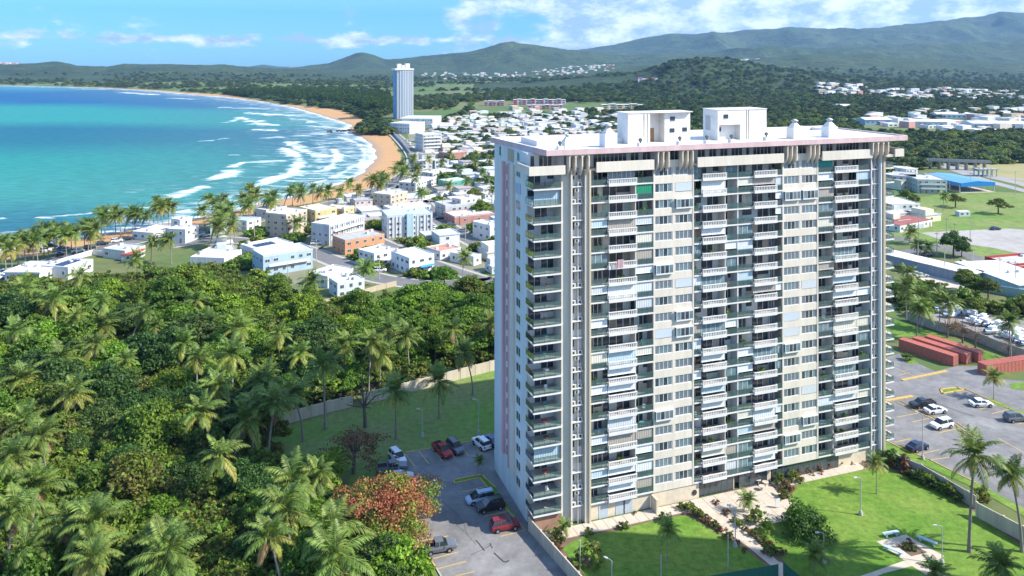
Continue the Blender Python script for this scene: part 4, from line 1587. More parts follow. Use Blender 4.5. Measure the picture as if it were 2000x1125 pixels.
COLN = {'white': (.75, .75, .72), 'dark': (.08, .08, .09), 'red': (.5, .07, .05), 'blue': (.08, .2, .45), 'brown': (.22, .12, .06), 'teal': (.08, .32, .30)}
rf_ = random.Random(3)
seen = {}
bayname = {'A': 'left balcony bay', 'B': 'middle balcony bay', 'C': 'right balcony bay', 'corner': 'left corner balcony'}
for (u, v, z, bn, k, kind) in occupied:
    row = ordn(NF - k)
    what = rf_.choice(['chair', 'table', 'chair', 'plant', 'plant']) if bn != 'corner' else rf_.choice(['chair', 'table'])
    key = (what, bn, k)
    if key in seen:
        continue
    seen[key] = 1
    P = tw(u + rf_.uniform(-.4, .4), v - .3, z)
    cn = rf_.choice(list(COLN))
    rz = TH + rf_.uniform(-1, 1)
    if what == 'chair':
        o = thing('patio_chair', f'{cn} patio chair on the {bayname[bn]}, {row} balcony row from the top', 'chair', P, rz, 'furniture on the tower balconies')
        link('seat', CH[0], o, color=COLN[cn])
        link('backrest', CH[1], o, color=COLN[cn])
        for x_ in (-.22, .22):
            for y_ in (-.2, .2):
                link('leg', CH[2], o, (x_, y_, 0), color=COLN[cn])
    elif what == 'table':
        o = thing('patio_table', f'{cn} round table on the {bayname[bn]}, {row} balcony row from the top', 'table', P, rz, 'furniture on the tower balconies')
        link('table_top', TB[0], o, color=COLN[cn])
        link('leg', TB[1], o, color=COLN[cn])
    else:
        o = thing('potted_plant', f'leafy potted plant on the {bayname[bn]}, {row} balcony row from the top', 'plant', P, rz, 'furniture on the tower balconies')
        link('pot', MB().tube([(0, 0, 0), (0, 0, .4)], [.17, .24], 10).mesh('pot', [mat('terracotta', (.4, .17, .08), .8, .1, 3)]), o)
        rr_ = np.random.default_rng(k)
        c_ = rr_.normal(0, .25, (60, 3)) * [1, 1, .9] + [0, 0, .85]
        a_ = rr_.normal(0, .12, (60, 3))
        b_ = rr_.normal(0, .12, (60, 3))
        link('foliage', quad_mesh('foliage', np.stack([c_ - a_, c_ - b_, c_ + a_, c_ + b_], 1), [M_leafA]), o)
# a flag hung over one balustrade
uf, zf = U(1206), S0 + 14 * ST
flag = MB()
for i in range(6):
    y_ = -1.12 - .04 * math.sin(i)
    flag.add([(.2 * i - .6, y_, .0), (.2 * i - .4, y_ - .03, .0), (.2 * i - .4, y_ - .03, 1.5), (.2 * i - .6, y_, 1.5)], [(0, 1, 2, 3)], i % 2)
fo = link('flag', flag.mesh('flag', [mat('flag_red', (.5, .05, .07), .8, .1, 2), mat('flag_white', (.7, .7, .72), .8, .1, 2)]), None, tw(uf, 0, zf + .1), (0, 0, TH))
fo['label'] = 'red and white striped flag draped over a balustrade of the left balcony bay'
fo['category'] = 'flag'

# twin tower standing to the right, outside the picture: its shade lies on the garden
TW2 = thing('neighbouring_tower', 'twin apartment tower right of the picture that shades the garden', 'apartment building', (91, 74, 0), -.12)
link('wall', MB().box(0, 0, 0, 22, 37, 72, 0).mesh('wall', [M_cream]), TW2)
link('roof_slab', MB().box(-1.5, -2, 72.01, 23.5, 38.2, 72.8, 0).mesh('roof_slab', [M_pink]), TW2)
bs_ = MB().box(-1.2, 1, 0, 0, 36, .22, 0).box(-1.2, 1, .22, -1.1, 36, 1.1, 0).mesh('balcony_slab', [M_white])
for k in range(20):
    link('balcony_slab', bs_, TW2, (0, 0, 3 + k * 2.9))

# ------------------------------------------------------------------ plants
def leaf_quads(C, N, size, rng, asp=.6):
    """C centres (n,3), N normals (n,3), size scalar/array -> bent leaf clump quads"""
    n = len(C)
    N = N / (np.linalg.norm(N, axis=1)[:, None] + 1e-9)
    r = rng.normal(size=(n, 3))
    A = np.cross(N, r)
    A /= np.linalg.norm(A, axis=1)[:, None] + 1e-9
    B = np.cross(N, A)
    s = (np.ones(n) * size)[:, None] * rng.uniform(.6, 1.3, (n, 1))
    return np.stack([C - A * s, C - B * s * asp + N * s * .15, C + A * s, C + B * s * asp + N * s * .15], 1)


def crown_quads(R, H, nclump, per, leaf, rng, flat=.75, low=.0):
    """clumps spread through a dome; returns quads (N,4,3), origin at the crown's bottom centre"""
    Q = []
    cc = []
    tries = 0
    while len(cc) < nclump and tries < 5000:
        tries += 1
        th = rng.uniform(0, 2 * np.pi)
        u = rng.uniform(low, 1)
        rad = math.sqrt(max(0, 1 - u ** 2)) * rng.uniform(.5, 1.15)
        lump = 1 + .18 * math.sin(3 * th + R) + .1 * math.sin(5 * th)
        p = np.array([math.cos(th) * rad * R * lump, math.sin(th) * rad * R * lump, H * u * rng.uniform(.75, 1.18)])
        cc.append(p)
    for p in cc:
        r = R * rng.uniform(.11, .28)
        n = int(per * (r / (R * .24)) ** 2)
        d = rng.normal(size=(n, 3))
        d[:, 2] = np.abs(d[:, 2]) * .9 - .25
        d /= np.linalg.norm(d, axis=1)[:, None]
        c = p + d * r * rng.uniform(.5, 1.2, (n, 1)) * np.array([1.15, 1.15, flat])
        nn = d + rng.normal(0, .8, (n, 3)) + np.array([0, 0, .3])
        Q.append(leaf_quads(c, nn, leaf, rng))
    return np.concatenate(Q), cc


def limb_mesh(name, H0, cc, rng, r0=.3):
    mb = MB()
    top = (rng.uniform(-.3, .3), rng.uniform(-.3, .3), H0)
    mb.tube([(0, 0, -.4), (top[0] * .3, top[1] * .3, H0 * .5), top], [r0 * 1.25, r0, r0 * .8], 7)
    for p in cc[::max(1, len(cc) // 9)]:
        q = np.array([p[0], p[1], p[2] + H0])
        mid = (np.array(top) + q) / 2 + rng.normal(0, .3, 3)
        mb.tube([top, tuple(mid), tuple(q)], [r0 * .6, r0 * .35, r0 * .12], 5)
    return mb.mesh(name, [M_bark])


def make_tree(seed, R, Hc, H0, ncl, per, leaf, mats, split=None, flat=.75, low=.0):
    rng = np.random.default_rng(seed)
    q, cc = crown_quads(R, Hc, ncl, per, leaf, rng, flat, low)
    q[:, :, 2] += H0
    mi = None
    if len(mats) > 1:
        # colour follows the clump: neighbouring leaves mostly alike
        ph = np.sin(q[:, 0, 0] * 1.3 + seed) + np.sin(q[:, 0, 1] * 1.1 - seed) + np.sin(q[:, 0, 2] * 1.7) + rng.normal(0, 1.3, len(q))
        cuts = split or [0] * (len(mats) - 1)
        mi = np.zeros(len(q), int)
        for c_ in cuts:
            mi += (ph > c_)
    return quad_mesh('crown', q, mats, mi), limb_mesh('trunk', H0 * 1.05 + .4, cc, rng, .05 * R + .08)


TREES = {
    'round': make_tree(1, 4.6, 4.6, 4.2, 100, 120, .30, [M_leafA]),
    'bright': make_tree(2, 4.2, 4.0, 3.4, 90, 110, .32, [M_leafB]),
    'dark': make_tree(3, 5.0, 4.8, 4.6, 105, 120, .31, [M_leafC]),
    'olive': make_tree(4, 4.0, 4.4, 3.6, 90, 100, .28, [M_leafO, M_leafA], [0.4]),
    'flat': make_tree(5, 5.6, 3.2, 4.4, 100, 120, .33, [M_leafA, M_leafB], [0.3], .5),
    'red': make_tree(6, 5.8, 4.2, 3.0, 110, 170, .17, [M_leafR, M_leafY, M_leafO, M_leafB], [-.75, .45, 1.5], .7),
    'brown': make_tree(7, 4.6, 4.6, 2.6, 60, 60, .22, [M_leafBr, M_leafO], [.7]),
    'bare': make_tree(8, 4.4, 6.0, 3.0, 60, 9, .17, [M_leafBr]),
    'bush': make_tree(9, 1.6, 1.7, .25, 22, 60, .20, [M_leafA, M_leafO], [.8]),
    'dome': make_tree(17, 3.6, 3.3, .5, 110, 70, .2, [M_leafC, M_leafA], [1.1], .9, -.1),
    'hedge': make_tree(10, 1.3, 1.3, .1, 18, 60, .15, [M_leafC, M_leafA], [.9]),
    'croton': make_tree(11, 1.0, 1.2, .1, 14, 40, .17, [M_leafR, M_leafO, M_leafBr], [-.2, 1.0]),
    'low': make_tree(12, 4.4, 3.4, 1.2, 34, 60, .62, [M_woodA, M_leafO], [.6]),
    'low2': make_tree(13, 5.0, 4.2, 1.6, 34, 60, .66, [M_woodB]),
    'low3': make_tree(14, 4.0, 3.0, 1.0, 30, 60, .6, [M_leafB, M_woodA], [.0]),
    'pine': make_tree(15, 2.6, 9.5, 1.5, 40, 40, .5, [M_leafC]),
    'flame': make_tree(16, 4.6, 3.0, 3.6, 44, 110, .28, [M_leafO, M_leafA], [0.2], .55),
}


def frond_quads(L, a0, droop, rng, nl=19, wid=1.15):
    """one palm leaf growing along +x from the origin"""
    n = 12
    ts_ = np.linspace(0, 1, n + 1)
    ang = a0 - droop * ts_ ** 1.35
    dx = np.cos(ang) * L / n
    dz = np.sin(ang) * L / n
    px_ = np.concatenate([[0], np.cumsum(dx)[:-1]])
    pz_ = np.concatenate([[0], np.cumsum(dz)[:-1]])
    Q = []
    for i in range(n):          # rachis
        w0 = .07 * (1 - ts_[i]) + .015
        Q.append([(px_[i], -w0, pz_[i]), (px_[i + 1], -w0 * .9, pz_[i + 1]), (px_[i + 1], w0 * .9, pz_[i + 1]), (px_[i], w0, pz_[i])])
    for s in (-1, 1):
        for j in range(nl):
            t = .12 + .88 * (j + .5) / nl
            x = np.interp(t, ts_, px_)
            z = np.interp(t, ts_, pz_)
            a = np.interp(t, ts_, ang)
            ll = wid * math.sin(math.pi * min(1, t * .8 + .22)) ** .7 * rng.uniform(.85, 1.1)
            fw = .45 + .5 * t
            tx, tz = math.cos(a), math.sin(a)
            hang = .35 + .35 * rng.random()
            d = np.array([tx * fw, s * 1.0, tz * fw - hang])
            d /= np.linalg.norm(d)
            w_ = .11 * L / 4.5
            b = np.array([x, 0, z])
            e = b + d * ll
            m = b + d * ll * .5 + np.array([0, 0, .06])
            t2 = np.array([tx, 0, tz]) * w_
            Q.append([b - t2 * .5, m - t2, e, m + t2])
    return np.array(Q, float)


PR = np.random.default_rng(77)
FR = []      # frond meshes, young and steep to old and hanging
for (a0, dr, ln) in [(1.35, .9, 3.6), (1.1, 1.5, 4.2), (.8, 1.7, 4.6), (.45, 1.6, 4.8), (.1, 1.5, 4.7), (-.35, 1.2, 4.3), (-.8, .7, 3.6)]:
    q = frond_quads(ln, a0, dr, PR)
    FR.append((quad_mesh('frond', q, [M_frond]), q))
FRY = quad_mesh('frond', FR[5][1], [M_frondY])
FRB = quad_mesh('frond', FR[6][1], [M_frondB])
FRY4 = quad_mesh('frond', FR[4][1], [M_frondY])


def frond_plan(rng, n=30, old=.2, wind=0):
    n += int(rng.integers(-6, 5))
    """list of (frond index, yaw, tilt, material kind)"""
    out = []
    for i in range(n):
        k = min(6, int(7 * ((i + .5) / n) ** 1.15))
        k = int(np.clip(k + rng.choice([-1, 0, 0, 0, 1]), 0, 6))
        yaw = i * 2.399 + rng.uniform(-.5, .5)
        kind = 0
        if k == 5 and rng.random() < old * 2.4:
            kind = 1
        if k == 4 and rng.random() < old:
            kind = 1
        if k == 6:
            kind = rng.choice([0, 1, 1, 2])
        out.append((k, yaw, rng.uniform(-.2, .2), kind, rng.uniform(.72, 1.18)))
    for i in range(5):
        out.append((6, rng.uniform(0, 6.28), rng.uniform(0, .4), int(rng.choice([1, 2, 2])), rng.uniform(.6, .9)))
    return out


def trunk_mesh(H, lean, rng, r=.17):
    la = rng.uniform(0, 6.28)
    pts = []
    for i in range(8):
        t = i / 7
        o_ = lean * (t ** 1.7)
        pts.append((math.cos(la) * o_, math.sin(la) * o_, H * t - .3 * (i == 0)))
    rad = [r * 1.7, r * 1.1] + [r * (1 - .3 * i / 7) for i in range(2, 8)]
    return MB().tube(pts, rad, 8).mesh('trunk', [M_trunk]), Vector(pts[-1])


PALMS = []
for s in range(10):
    rng = np.random.default_rng(100 + s)
    tm, top = trunk_mesh(10.0, [.4, 1.6, .8, 2.6, .2, 1.2, 3.2, .6, 2.0, 1.0][s], rng)
    plan = frond_plan(rng, [30, 28, 32, 30, 28, 30, 24, 34, 22, 30][s], [.1, .3, .15, .35, .5, .1, .2, .4, .6, .0][s])
    Qs, mi = [], []
    for (k, yaw, tilt, kind, s_) in plan:
        q = FR[k][1] * s_
        c_, n_ = math.cos(yaw), math.sin(yaw)
        q2 = q.copy()
        q2[..., 0] = q[..., 0] * c_ - q[..., 1] * n_
        q2[..., 1] = q[..., 0] * n_ + q[..., 1] * c_
        if 3 <= s < 8:
            q2[..., 0] -= (.05 + .012 * (s - 3)) * np.maximum(0, np.linalg.norm(q2[..., :2], axis=-1)) ** 1.4     # trade wind
        Qs.append(q2)
        mi.append(np.full(len(q), kind))
    nuts = MB()
    for i in range(7):
        a_ = i * .9
        nuts.tube([(math.cos(a_) * .28, math.sin(a_) * .28, -.5), (math.cos(a_) * .3, math.sin(a_) * .3, -.3), (math.cos(a_) * .3, math.sin(a_) * .3, -.1)], [.05, .14, .05], 6)
    PALMS.append((tm, top, quad_mesh('crown', np.concatenate(Qs), [M_frond, M_frondY, M_frondB], np.concatenate(mi)), plan, nuts.mesh('coconuts', [M_frondY])))


def palm(x, y, h, s, rz, cs=1.0, detail=False, label='', group=None, z=0):
    tm, top, cm, plan, nuts = PALMS[s]
    o = thing('coconut_palm', label, 'palm tree', (x, y, z), rz, group)
    tl_ = RN.uniform(-.16, .16)
    k = h / 10.0
    link('trunk', tm, o, scale=(min(k, 1.3) * cs ** .5, min(k, 1.3) * cs ** .5, k))
    t = Vector((top.x * min(k, 1.3) * cs ** .5, top.y * min(k, 1.3) * cs ** .5, top.z * k))
    if detail:
        for (kk, yaw, tilt, kind, s_) in plan:
            me = FR[kk][0]
            if kind == 1:
                me = FRY if kk >= 5 else FRY4
            if kind == 2:
                me = FRB
            link('frond', me, o, t, (0, tilt, yaw), (s_ * cs,) * 3)
    else:
        link('crown', cm, o, t, (tl_, tl_ * .6, 0), (cs,) * 3)
    if detail:
        link('coconuts', nuts, o, t)
    return o


def palm_at(px, py, h, zoff=0):
    """trunk foot of a palm whose crown centre, h m up, shows at the pixel"""
    X, Y, _ = G(px, py, h)
    return X, Y


SUNK = 0


def band_items(items, nb, prefix, suffix, bandname, groupname):
    """items: dicts with X,Y; sort into rows by distance, number each row from the left; adds label and group"""
    items.sort(key=lambda d: d['Y'])
    per = math.ceil(len(items) / nb)
    for b in range(nb):
        row = items[b * per:(b + 1) * per]
        row.sort(key=lambda d: d['X'] / d['Y'])
        for i, d in enumerate(row):
            d['label'] = f"{d.get('adj', '')} {prefix}, {ordn(i + 1)} from left, {ordn(b + 1)} {bandname}{suffix}".strip()
            d['group'] = groupname
    return items


# palms of the jungle on the left: crown centre pixels
JP = [(43, 739), (50, 825), (93, 850), (190, 668), (341, 678), (147, 765), (22, 890), (418, 755), (453, 828), (492, 800), (479, 880), (509, 748), (99, 1030), (216, 1062), (302, 1050), (9, 1000), (310, 1095), (28, 1100), (190, 1015),
      (924, 682), (670, 675), (592, 762), (497, 740), (523, 787), (614, 925), (566, 938), (575, 1000), (640, 1035), (720, 668), (45, 562), (75, 588), (135, 545), (110, 592), (190, 585), (197, 636), (370, 525), (370, 582), (152, 622), (410, 627), (485, 635),
      (250, 610), (300, 640), (20, 640), (75, 665), (245, 700), (120, 700), (545, 650), (585, 690), (640, 1085), (560, 1060), (150, 1105), (385, 700), (455, 690), (420, 800), (60, 960), (945, 625), (905, 640), (800, 655), (760, 640)]
LP = [(618, 712, 635, 838), (747, 690, 742, 765), (799, 752, 773, 858), (868, 735, 857, 817)]
items = []
rj = random.Random(31)
for (x, y) in JP:
    h = rj.uniform(9.5, 13)
    X, Y = palm_at(x, y, h)
    items.append(dict(X=X, Y=Y, h=h, px=x, py=y))
band_items(items, 6, 'coconut palm', ' in the jungle', 'palm row', 'coconut palms in the jungle')
for d in items:
    near = d['Y'] < 165
    palm(d['X'], d['Y'], d['h'], rj.randrange(10), rj.uniform(0, 6.28), rj.uniform(.9, 1.4), near and d['px'] < 680, d['label'], d['group'])
JUNGLE_PALMS = [(d['X'], d['Y']) for d in items]
for i, (x, y, bx, by) in enumerate(LP):
    X, Y, _ = G(bx, by)
    h = CAM_H - (y - HOR) * Y / FOC
    h = max(7, min(15, h))
    lab = ['tall coconut palm with straight trunk at the left end of the boundary wall', 'coconut palm rising just behind the middle of the boundary wall', 'dark coconut palm with curved trunk on the shaded lawn beside the car park',
           'dark leaning coconut palm on the lawn nearest the tower'][i]
    palm(X, Y, h, [0, 4, 3, 3][i], rj.uniform(0, 6), 1.2, True, lab)

# broadleaf trees of the jungle
JPOLY = [(-260, 660), (60, 640), (250, 570), (420, 535), (480, 545), (520, 590), (560, 600), (640, 625), (720, 640), (740, 600), (870, 590), (990, 575), (1000, 700), (900, 722), (720, 768), (640, 788), (540, 815), (515, 880), (530, 930), (640, 945), (690, 1010), (740, 1150), (830, 1300), (-500, 1300)]
JW = [G(*p)[:2] for p in JPOLY]
xs = [p[0] for p in JW]
ys_ = [p[1] for p in JW]
cand = []
tries = 0
while len(cand) < 285 and tries < 60000:
    tries += 1
    X, Y = rj.uniform(-150, 12), rj.uniform(92, 260)
    if abs(X) > Y * .75 + 8:
        continue
    if not bool(inpoly(np.array(X), np.array(Y), JW)):
        continue
    if any((X - q['X']) ** 2 + (Y - q['Y']) ** 2 < 5.2 ** 2 for q in cand):
        continue
    if any((X - q[0]) ** 2 + (Y - q[1]) ** 2 < 2.2 ** 2 for q in JUNGLE_PALMS):
        continue
    cand.append(dict(X=X, Y=Y))
TADJ = {'round': 'mid-green round', 'bright': 'bright green', 'dark': 'dark green', 'olive': 'olive green', 'flat': 'spreading green', 'low': 'low green', 'brown': 'brown-leaved', 'bare': 'bare twiggy'}
for d in cand:
    px, py = to_px(d['X'], d['Y'])
    n_ = float(vnoise(d['X'] / 22, d['Y'] / 22, 2))
    kinds = ['round', 'dark', 'olive', 'round', 'flat'] if n_ < .45 else ['bright', 'round', 'flat', 'olive', 'bright']
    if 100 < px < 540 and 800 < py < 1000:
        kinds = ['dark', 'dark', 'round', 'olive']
    d['k'] = rj.choice(kinds)
    d['adj'] = TADJ[d['k']]
    d['s'] = rj.choice([rj.uniform(.45, .8), rj.uniform(.7, 1.1), rj.uniform(.9, 1.4)]) * (1.0 if d['Y'] < 180 else .95)
    if py > 880 and px > 350:
        d['s'] *= .72
band_items(cand, 12, 'tree', ' of the jungle', 'row', 'broadleaf trees of the jungle')


def tree(name, kind, x, y, s, rz, label, cat='tree', group=None, z=0, sz=1.0):
    o = thing(name, label, cat, (x, y, z), rz, group)
    cm, tm = TREES[kind]
    link('trunk', tm, o, scale=(s, s, s * sz))
    link('crown', cm, o, rot=(RN.uniform(-.07, .07), RN.uniform(-.07, .07), 0), scale=(s, s * RN.uniform(.85, 1.15), s * sz))
    return o


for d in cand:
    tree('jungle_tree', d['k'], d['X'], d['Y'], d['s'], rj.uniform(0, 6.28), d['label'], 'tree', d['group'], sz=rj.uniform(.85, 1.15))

# single trees that stand out
X, Y, _ = G(742, 1062)
tree('almond_tree', 'red', X + 1.6, Y, 1.3, .4, 'broad almond tree with coral and orange leaves beside the car park', 'tree')
X, Y, _ = G(690, 925)
tree('almond_tree', 'brown', X, Y, 1.05, 2, 'brown-leaved almond tree in the shade behind the coral-leaved tree', 'tree')
X, Y, _ = G(713, 835)
tree('bare_tree', 'bare', X, Y, 1.25, 1, 'grey bare-branched tree at the gap in the boundary wall', 'tree')
X, Y, _ = G(775, 1165)
tree('green_tree', 'bright', X, Y, 1.05, 1, 'bright green bushy tree below the coral-leaved almond tree', 'tree')
X, Y, _ = G(585, 740)
for (x, y, k, s, lab) in [(690, 640, 'brown', .75, 'reddish brown tree among the green ones near the white houses'),
                          (868, 560, 'round', .72, 'round dark green tree beside the two-storey white house with blue canopy'),
                          (760, 640, 'round', .8, 'dark round tree at the jungle edge below the street bend'),
                          (940, 425, 'round', .9, 'large green tree left of the tower roof line near the flat white houses'),
                          (925, 400, 'olive', 1.05, 'olive tree behind the grey concrete house')]:
    X, Y, _ = G(x, y)
    tree('green_tree', k, X, Y, s, 1, lab, 'tree')

# undergrowth: instanced bushes, nobody could count them
def scatter(name, P, S, protos, label=None, tilt=False):
    """points with scale -> geometry nodes instances of the given crown objects"""
    N = len(P)
    me = bpy.data.meshes.new(name)
    me.from_pydata([tuple(p) for p in P], [], [])
    for an, tp_, vals in (('scl', 'FLOAT', S), ('yaw', 'FLOAT', NR.uniform(0, 6.283, N)), ('pick', 'INT', NR.integers(0, len(protos), N))):
        a_ = me.attributes.new(an, tp_, 'POINT')
        a_.data.foreach_set('value', np.asarray(vals, dtype=np.int32 if tp_ == 'INT' else np.float32))
    o = link(name, me, kind='stuff')
    ng = bpy.data.node_groups.new(name, 'GeometryNodeTree')
    ng.interface.new_socket('Geometry', in_out='INPUT', socket_type='NodeSocketGeometry')
    ng.interface.new_socket('Geometry', in_out='OUTPUT', socket_type='NodeSocketGeometry')
    gi, go = ng.nodes.new('NodeGroupInput'), ng.nodes.new('NodeGroupOutput')
    jn = ng.nodes.new('GeometryNodeJoinGeometry')
    for p in reversed(protos):
        oi = ng.nodes.new('GeometryNodeObjectInfo')
        oi.inputs['Object'].default_value = p
        oi.inputs['As Instance'].default_value = True
        oi.transform_space = 'ORIGINAL'
        ng.links.new(oi.outputs['Geometry'], jn.inputs[0])
    ip = ng.nodes.new('GeometryNodeInstanceOnPoints')
    ng.links.new(gi.outputs[0], ip.inputs['Points'])
    ng.links.new(jn.outputs[0], ip.inputs['Instance'])
    ip.inputs['Pick Instance'].default_value = True

    def attr(n_, t_):
        a_ = ng.nodes.new('GeometryNodeInputNamedAttribute')
        a_.data_type = t_
        a_.inputs[0].default_value = n_
        return a_.outputs['Attribute']
    ng.links.new(attr('pick', 'INT'), ip.inputs['Instance Index'])
    ng.links.new(attr('scl', 'FLOAT'), ip.inputs['Scale'])
    cx = ng.nodes.new('ShaderNodeCombineXYZ')
    ng.links.new(attr('yaw', 'FLOAT'), cx.inputs[2])
    ng.links.new(cx.outputs[0], ip.inputs['Rotation'])
    ng.links.new(ip.outputs[0], go.inputs[0])
    md = o.modifiers.new('scatter', 'NODES')
    md.node_group = ng
    if label:
        o['label'] = label
    return o


def proto(kind, x, y, s, label, name='shrub', z=0):
    o = tree(name, kind, x, y, s, 0, label, 'shrub' if name == 'shrub' else 'tree', z=z)
    return [c for c in o.children if c.name.startswith('crown')][0]


X, Y, _ = G(1572, 1040)
big_bush = proto('dome', X, Y, 1.0, 'big round clipped bush on the lawn right of the garden path')
X, Y, _ = G(560, 600)
pr_low = proto('low', X, Y, 1, 'low mixed green tree at the jungle edge below the pale blue house', 'low_tree')
X, Y, _ = G(640, 655)
pr_low2 = proto('low2', X, Y, .8, 'low dark tree inside the jungle left of the white houses', 'low_tree')
X, Y, _ = G(820, 640)
pr_low3 = proto('low3', X, Y, .8, 'low bright tree in the jungle between white house and tower', 'low_tree')
X, Y, _ = G(700, 215)
pr_pine = proto('pine', X, Y, 1.6, 'tall dark casuarina tree at the end of the far beach', 'casuarina_tree')
X, Y, _ = G(330, 960)
pr_bush = proto('bush', X, Y, 1, 'waist-high green bush in the shaded hollow of the jungle')
pts, scl = [], []
while len(pts) < 2600:
    X, Y = rj.uniform(-160, 12), rj.uniform(90, 262)
    if abs(X) > Y * .8 + 8 or not bool(inpoly(np.array(X), np.array(Y), JW)):
        continue
    pts.append((X, Y, rj.uniform(-.3, 1.2)))
    scl.append(rj.uniform(.9, 2.3))
scatter('undergrowth', pts, scl, [pr_bush, pr_bush])

# beach palms and town palms
BP = [(12, 476, 'g'), (36, 466, 0), (65, 458, 0), (86, 448, 0), (107, 456, 0), (118, 444, 0), (150, 452, 1), (165, 438, 1), (178, 452, 0), (198, 412, 0), (205, 420, 0), (226, 412, 0), (243, 415, 0), (258, 416, 0), (271, 420, 0), (290, 404, 0), (307, 408, 0), (330, 398, 0), (340, 402, 0),
      (408, 388, 0), (413, 424, 0), (432, 408, 0), (440, 386, 0), (455, 400, 0), (425, 440, 0), (450, 440, 0), (487, 372, 0), (488, 398, 0), (510, 385, 0), (528, 398, 0), (540, 384, 1), (552, 374, 0), (571, 368, 0), (588, 370, 0), (596, 378, 0), (611, 366, 0), (643, 370, 0), (655, 372, 0),
      (686, 356, 0), (700, 372, 0), (722, 350, 0), (735, 352, 0), (748, 342, 0), (758, 346, 0), (766, 330, 0), (775, 335, 0), (785, 322, 0), (795, 330, 0), (808, 308, 0), (800, 345, 0), (815, 330, 0)]
BP += [(24, 484, 0), (50, 470, 0), (75, 472, 0), (95, 462, 0), (130, 458, 0), (140, 446, 0), (172, 444, 1), (188, 448, 0), (236, 420, 0), (264, 412, 0), (300, 398, 0), (318, 404, 0), (400, 410, 0), (420, 400, 0), (446, 412, 0), (460, 430, 0), (474, 392, 0), (480, 384, 0), (500, 378, 0), (630, 376, 0), (745, 356, 0), (430, 426, 0), (410, 436, 0)]
items = []
for (x, y, yel) in BP:
    h = rj.uniform(8.5, 11)
    X, Y = palm_at(x, y, h)
    items.append(dict(X=X, Y=Y, h=h, yel=yel, adj='wind-blown'))
band_items(items, 3, 'beach palm', ' along the sand', 'row of palms', 'coconut palms along the beach')
for d in items:
    palm(d['X'], d['Y'], d['h'], rj.choice([3, 4, 5, 6, 7]), rj.uniform(-.6, .6), rj.uniform(1.1, 1.5), False, d['label'], d['group'], z=-.3)
TP = [(295, 472, 9), (335, 466, 10), (575, 436, 7), (605, 548, 9), (708, 525, 6.5), (824, 376, 9), (903, 504, 8), (830, 268, 8), (838, 310, 8), (865, 318, 8), (878, 362, 7), (900, 330, 8), (912, 355, 8), (925, 318, 8), (940, 335, 9), (950, 350, 8), (958, 312, 8), (930, 300, 8), (960, 370, 10), (268, 505, 7), (880, 300, 8), (862, 345, 7),
      (1842, 382, 8), (1775, 455, 5), (1792, 480, 4), (1812, 480, 4), (1770, 560, 10), (1800, 575, 10), (1835, 580, 10), (1855, 590, 9), (1790, 600, 9), (1975, 632, 11), (1765, 530, 9), (560, 590, 4)]
items = [dict(zip(('X', 'Y'), palm_at(x, y, h)), h=h) for (x, y, h) in TP]
band_items(items, 4, 'street palm', ' among the buildings', 'row of town palms', 'palms standing among the houses and streets')
for d in items:
    palm(d['X'], d['Y'], d['h'], rj.randrange(10), rj.uniform(0, 6), rj.uniform(.95, 1.35), d['Y'] < 240, d['label'], d['group'])

GP = [(1712, 903, 1712, 965, 4, .62, 'short leaning palm on the lawn near the far end of the tower'),
      (1308, 1033, 1303, 1100, 0, .62, 'small palm alone on the left lawn in front of the tower'),
      (1922, 868, 1893, 1078, 3, 1.2, 'very tall palm rising from the right lawn over the boundary wall'),
      (1978, 925, 1996, 1078, 1, .95, 'tall palm at the right edge behind the garden wall'),
      (1950, 735, 1941, 780, 4, .75, 'lone palm on the island of the right car park'),
      (1466, 975, 1462, 1003, 2, .55, 'short palm at the edge of the tiled patio'),
      (1590, 1082, 1592, 1122, 2, .7, 'bushy dark palm at the bottom of the garden right of the path'),
      (938, 898, 938, 920, 2, .38, 'small palm growing in the yellow-kerbed planter of the left car park'),
      (1945, 1100, 1945, 1155, 5, .95, 'dark palm crown at the bottom right corner of the garden'),
      (1830, 1122, 1830, 1170, 1, .7, 'low palm crown cut by the bottom edge below the bench plaza'),
      (1100, 1030, 1100, 1050, 1, .45, 'low palm clump at the tower corner beside the boundary wall')]
for (x, y, bx, by, s, cs, lab) in GP:
    X, Y, _ = G(bx, by)
    h = CAM_H - (y - HOR) * Y / FOC
    palm(X, Y, max(2, h), s, rj.uniform(0, 6), cs, True, lab)

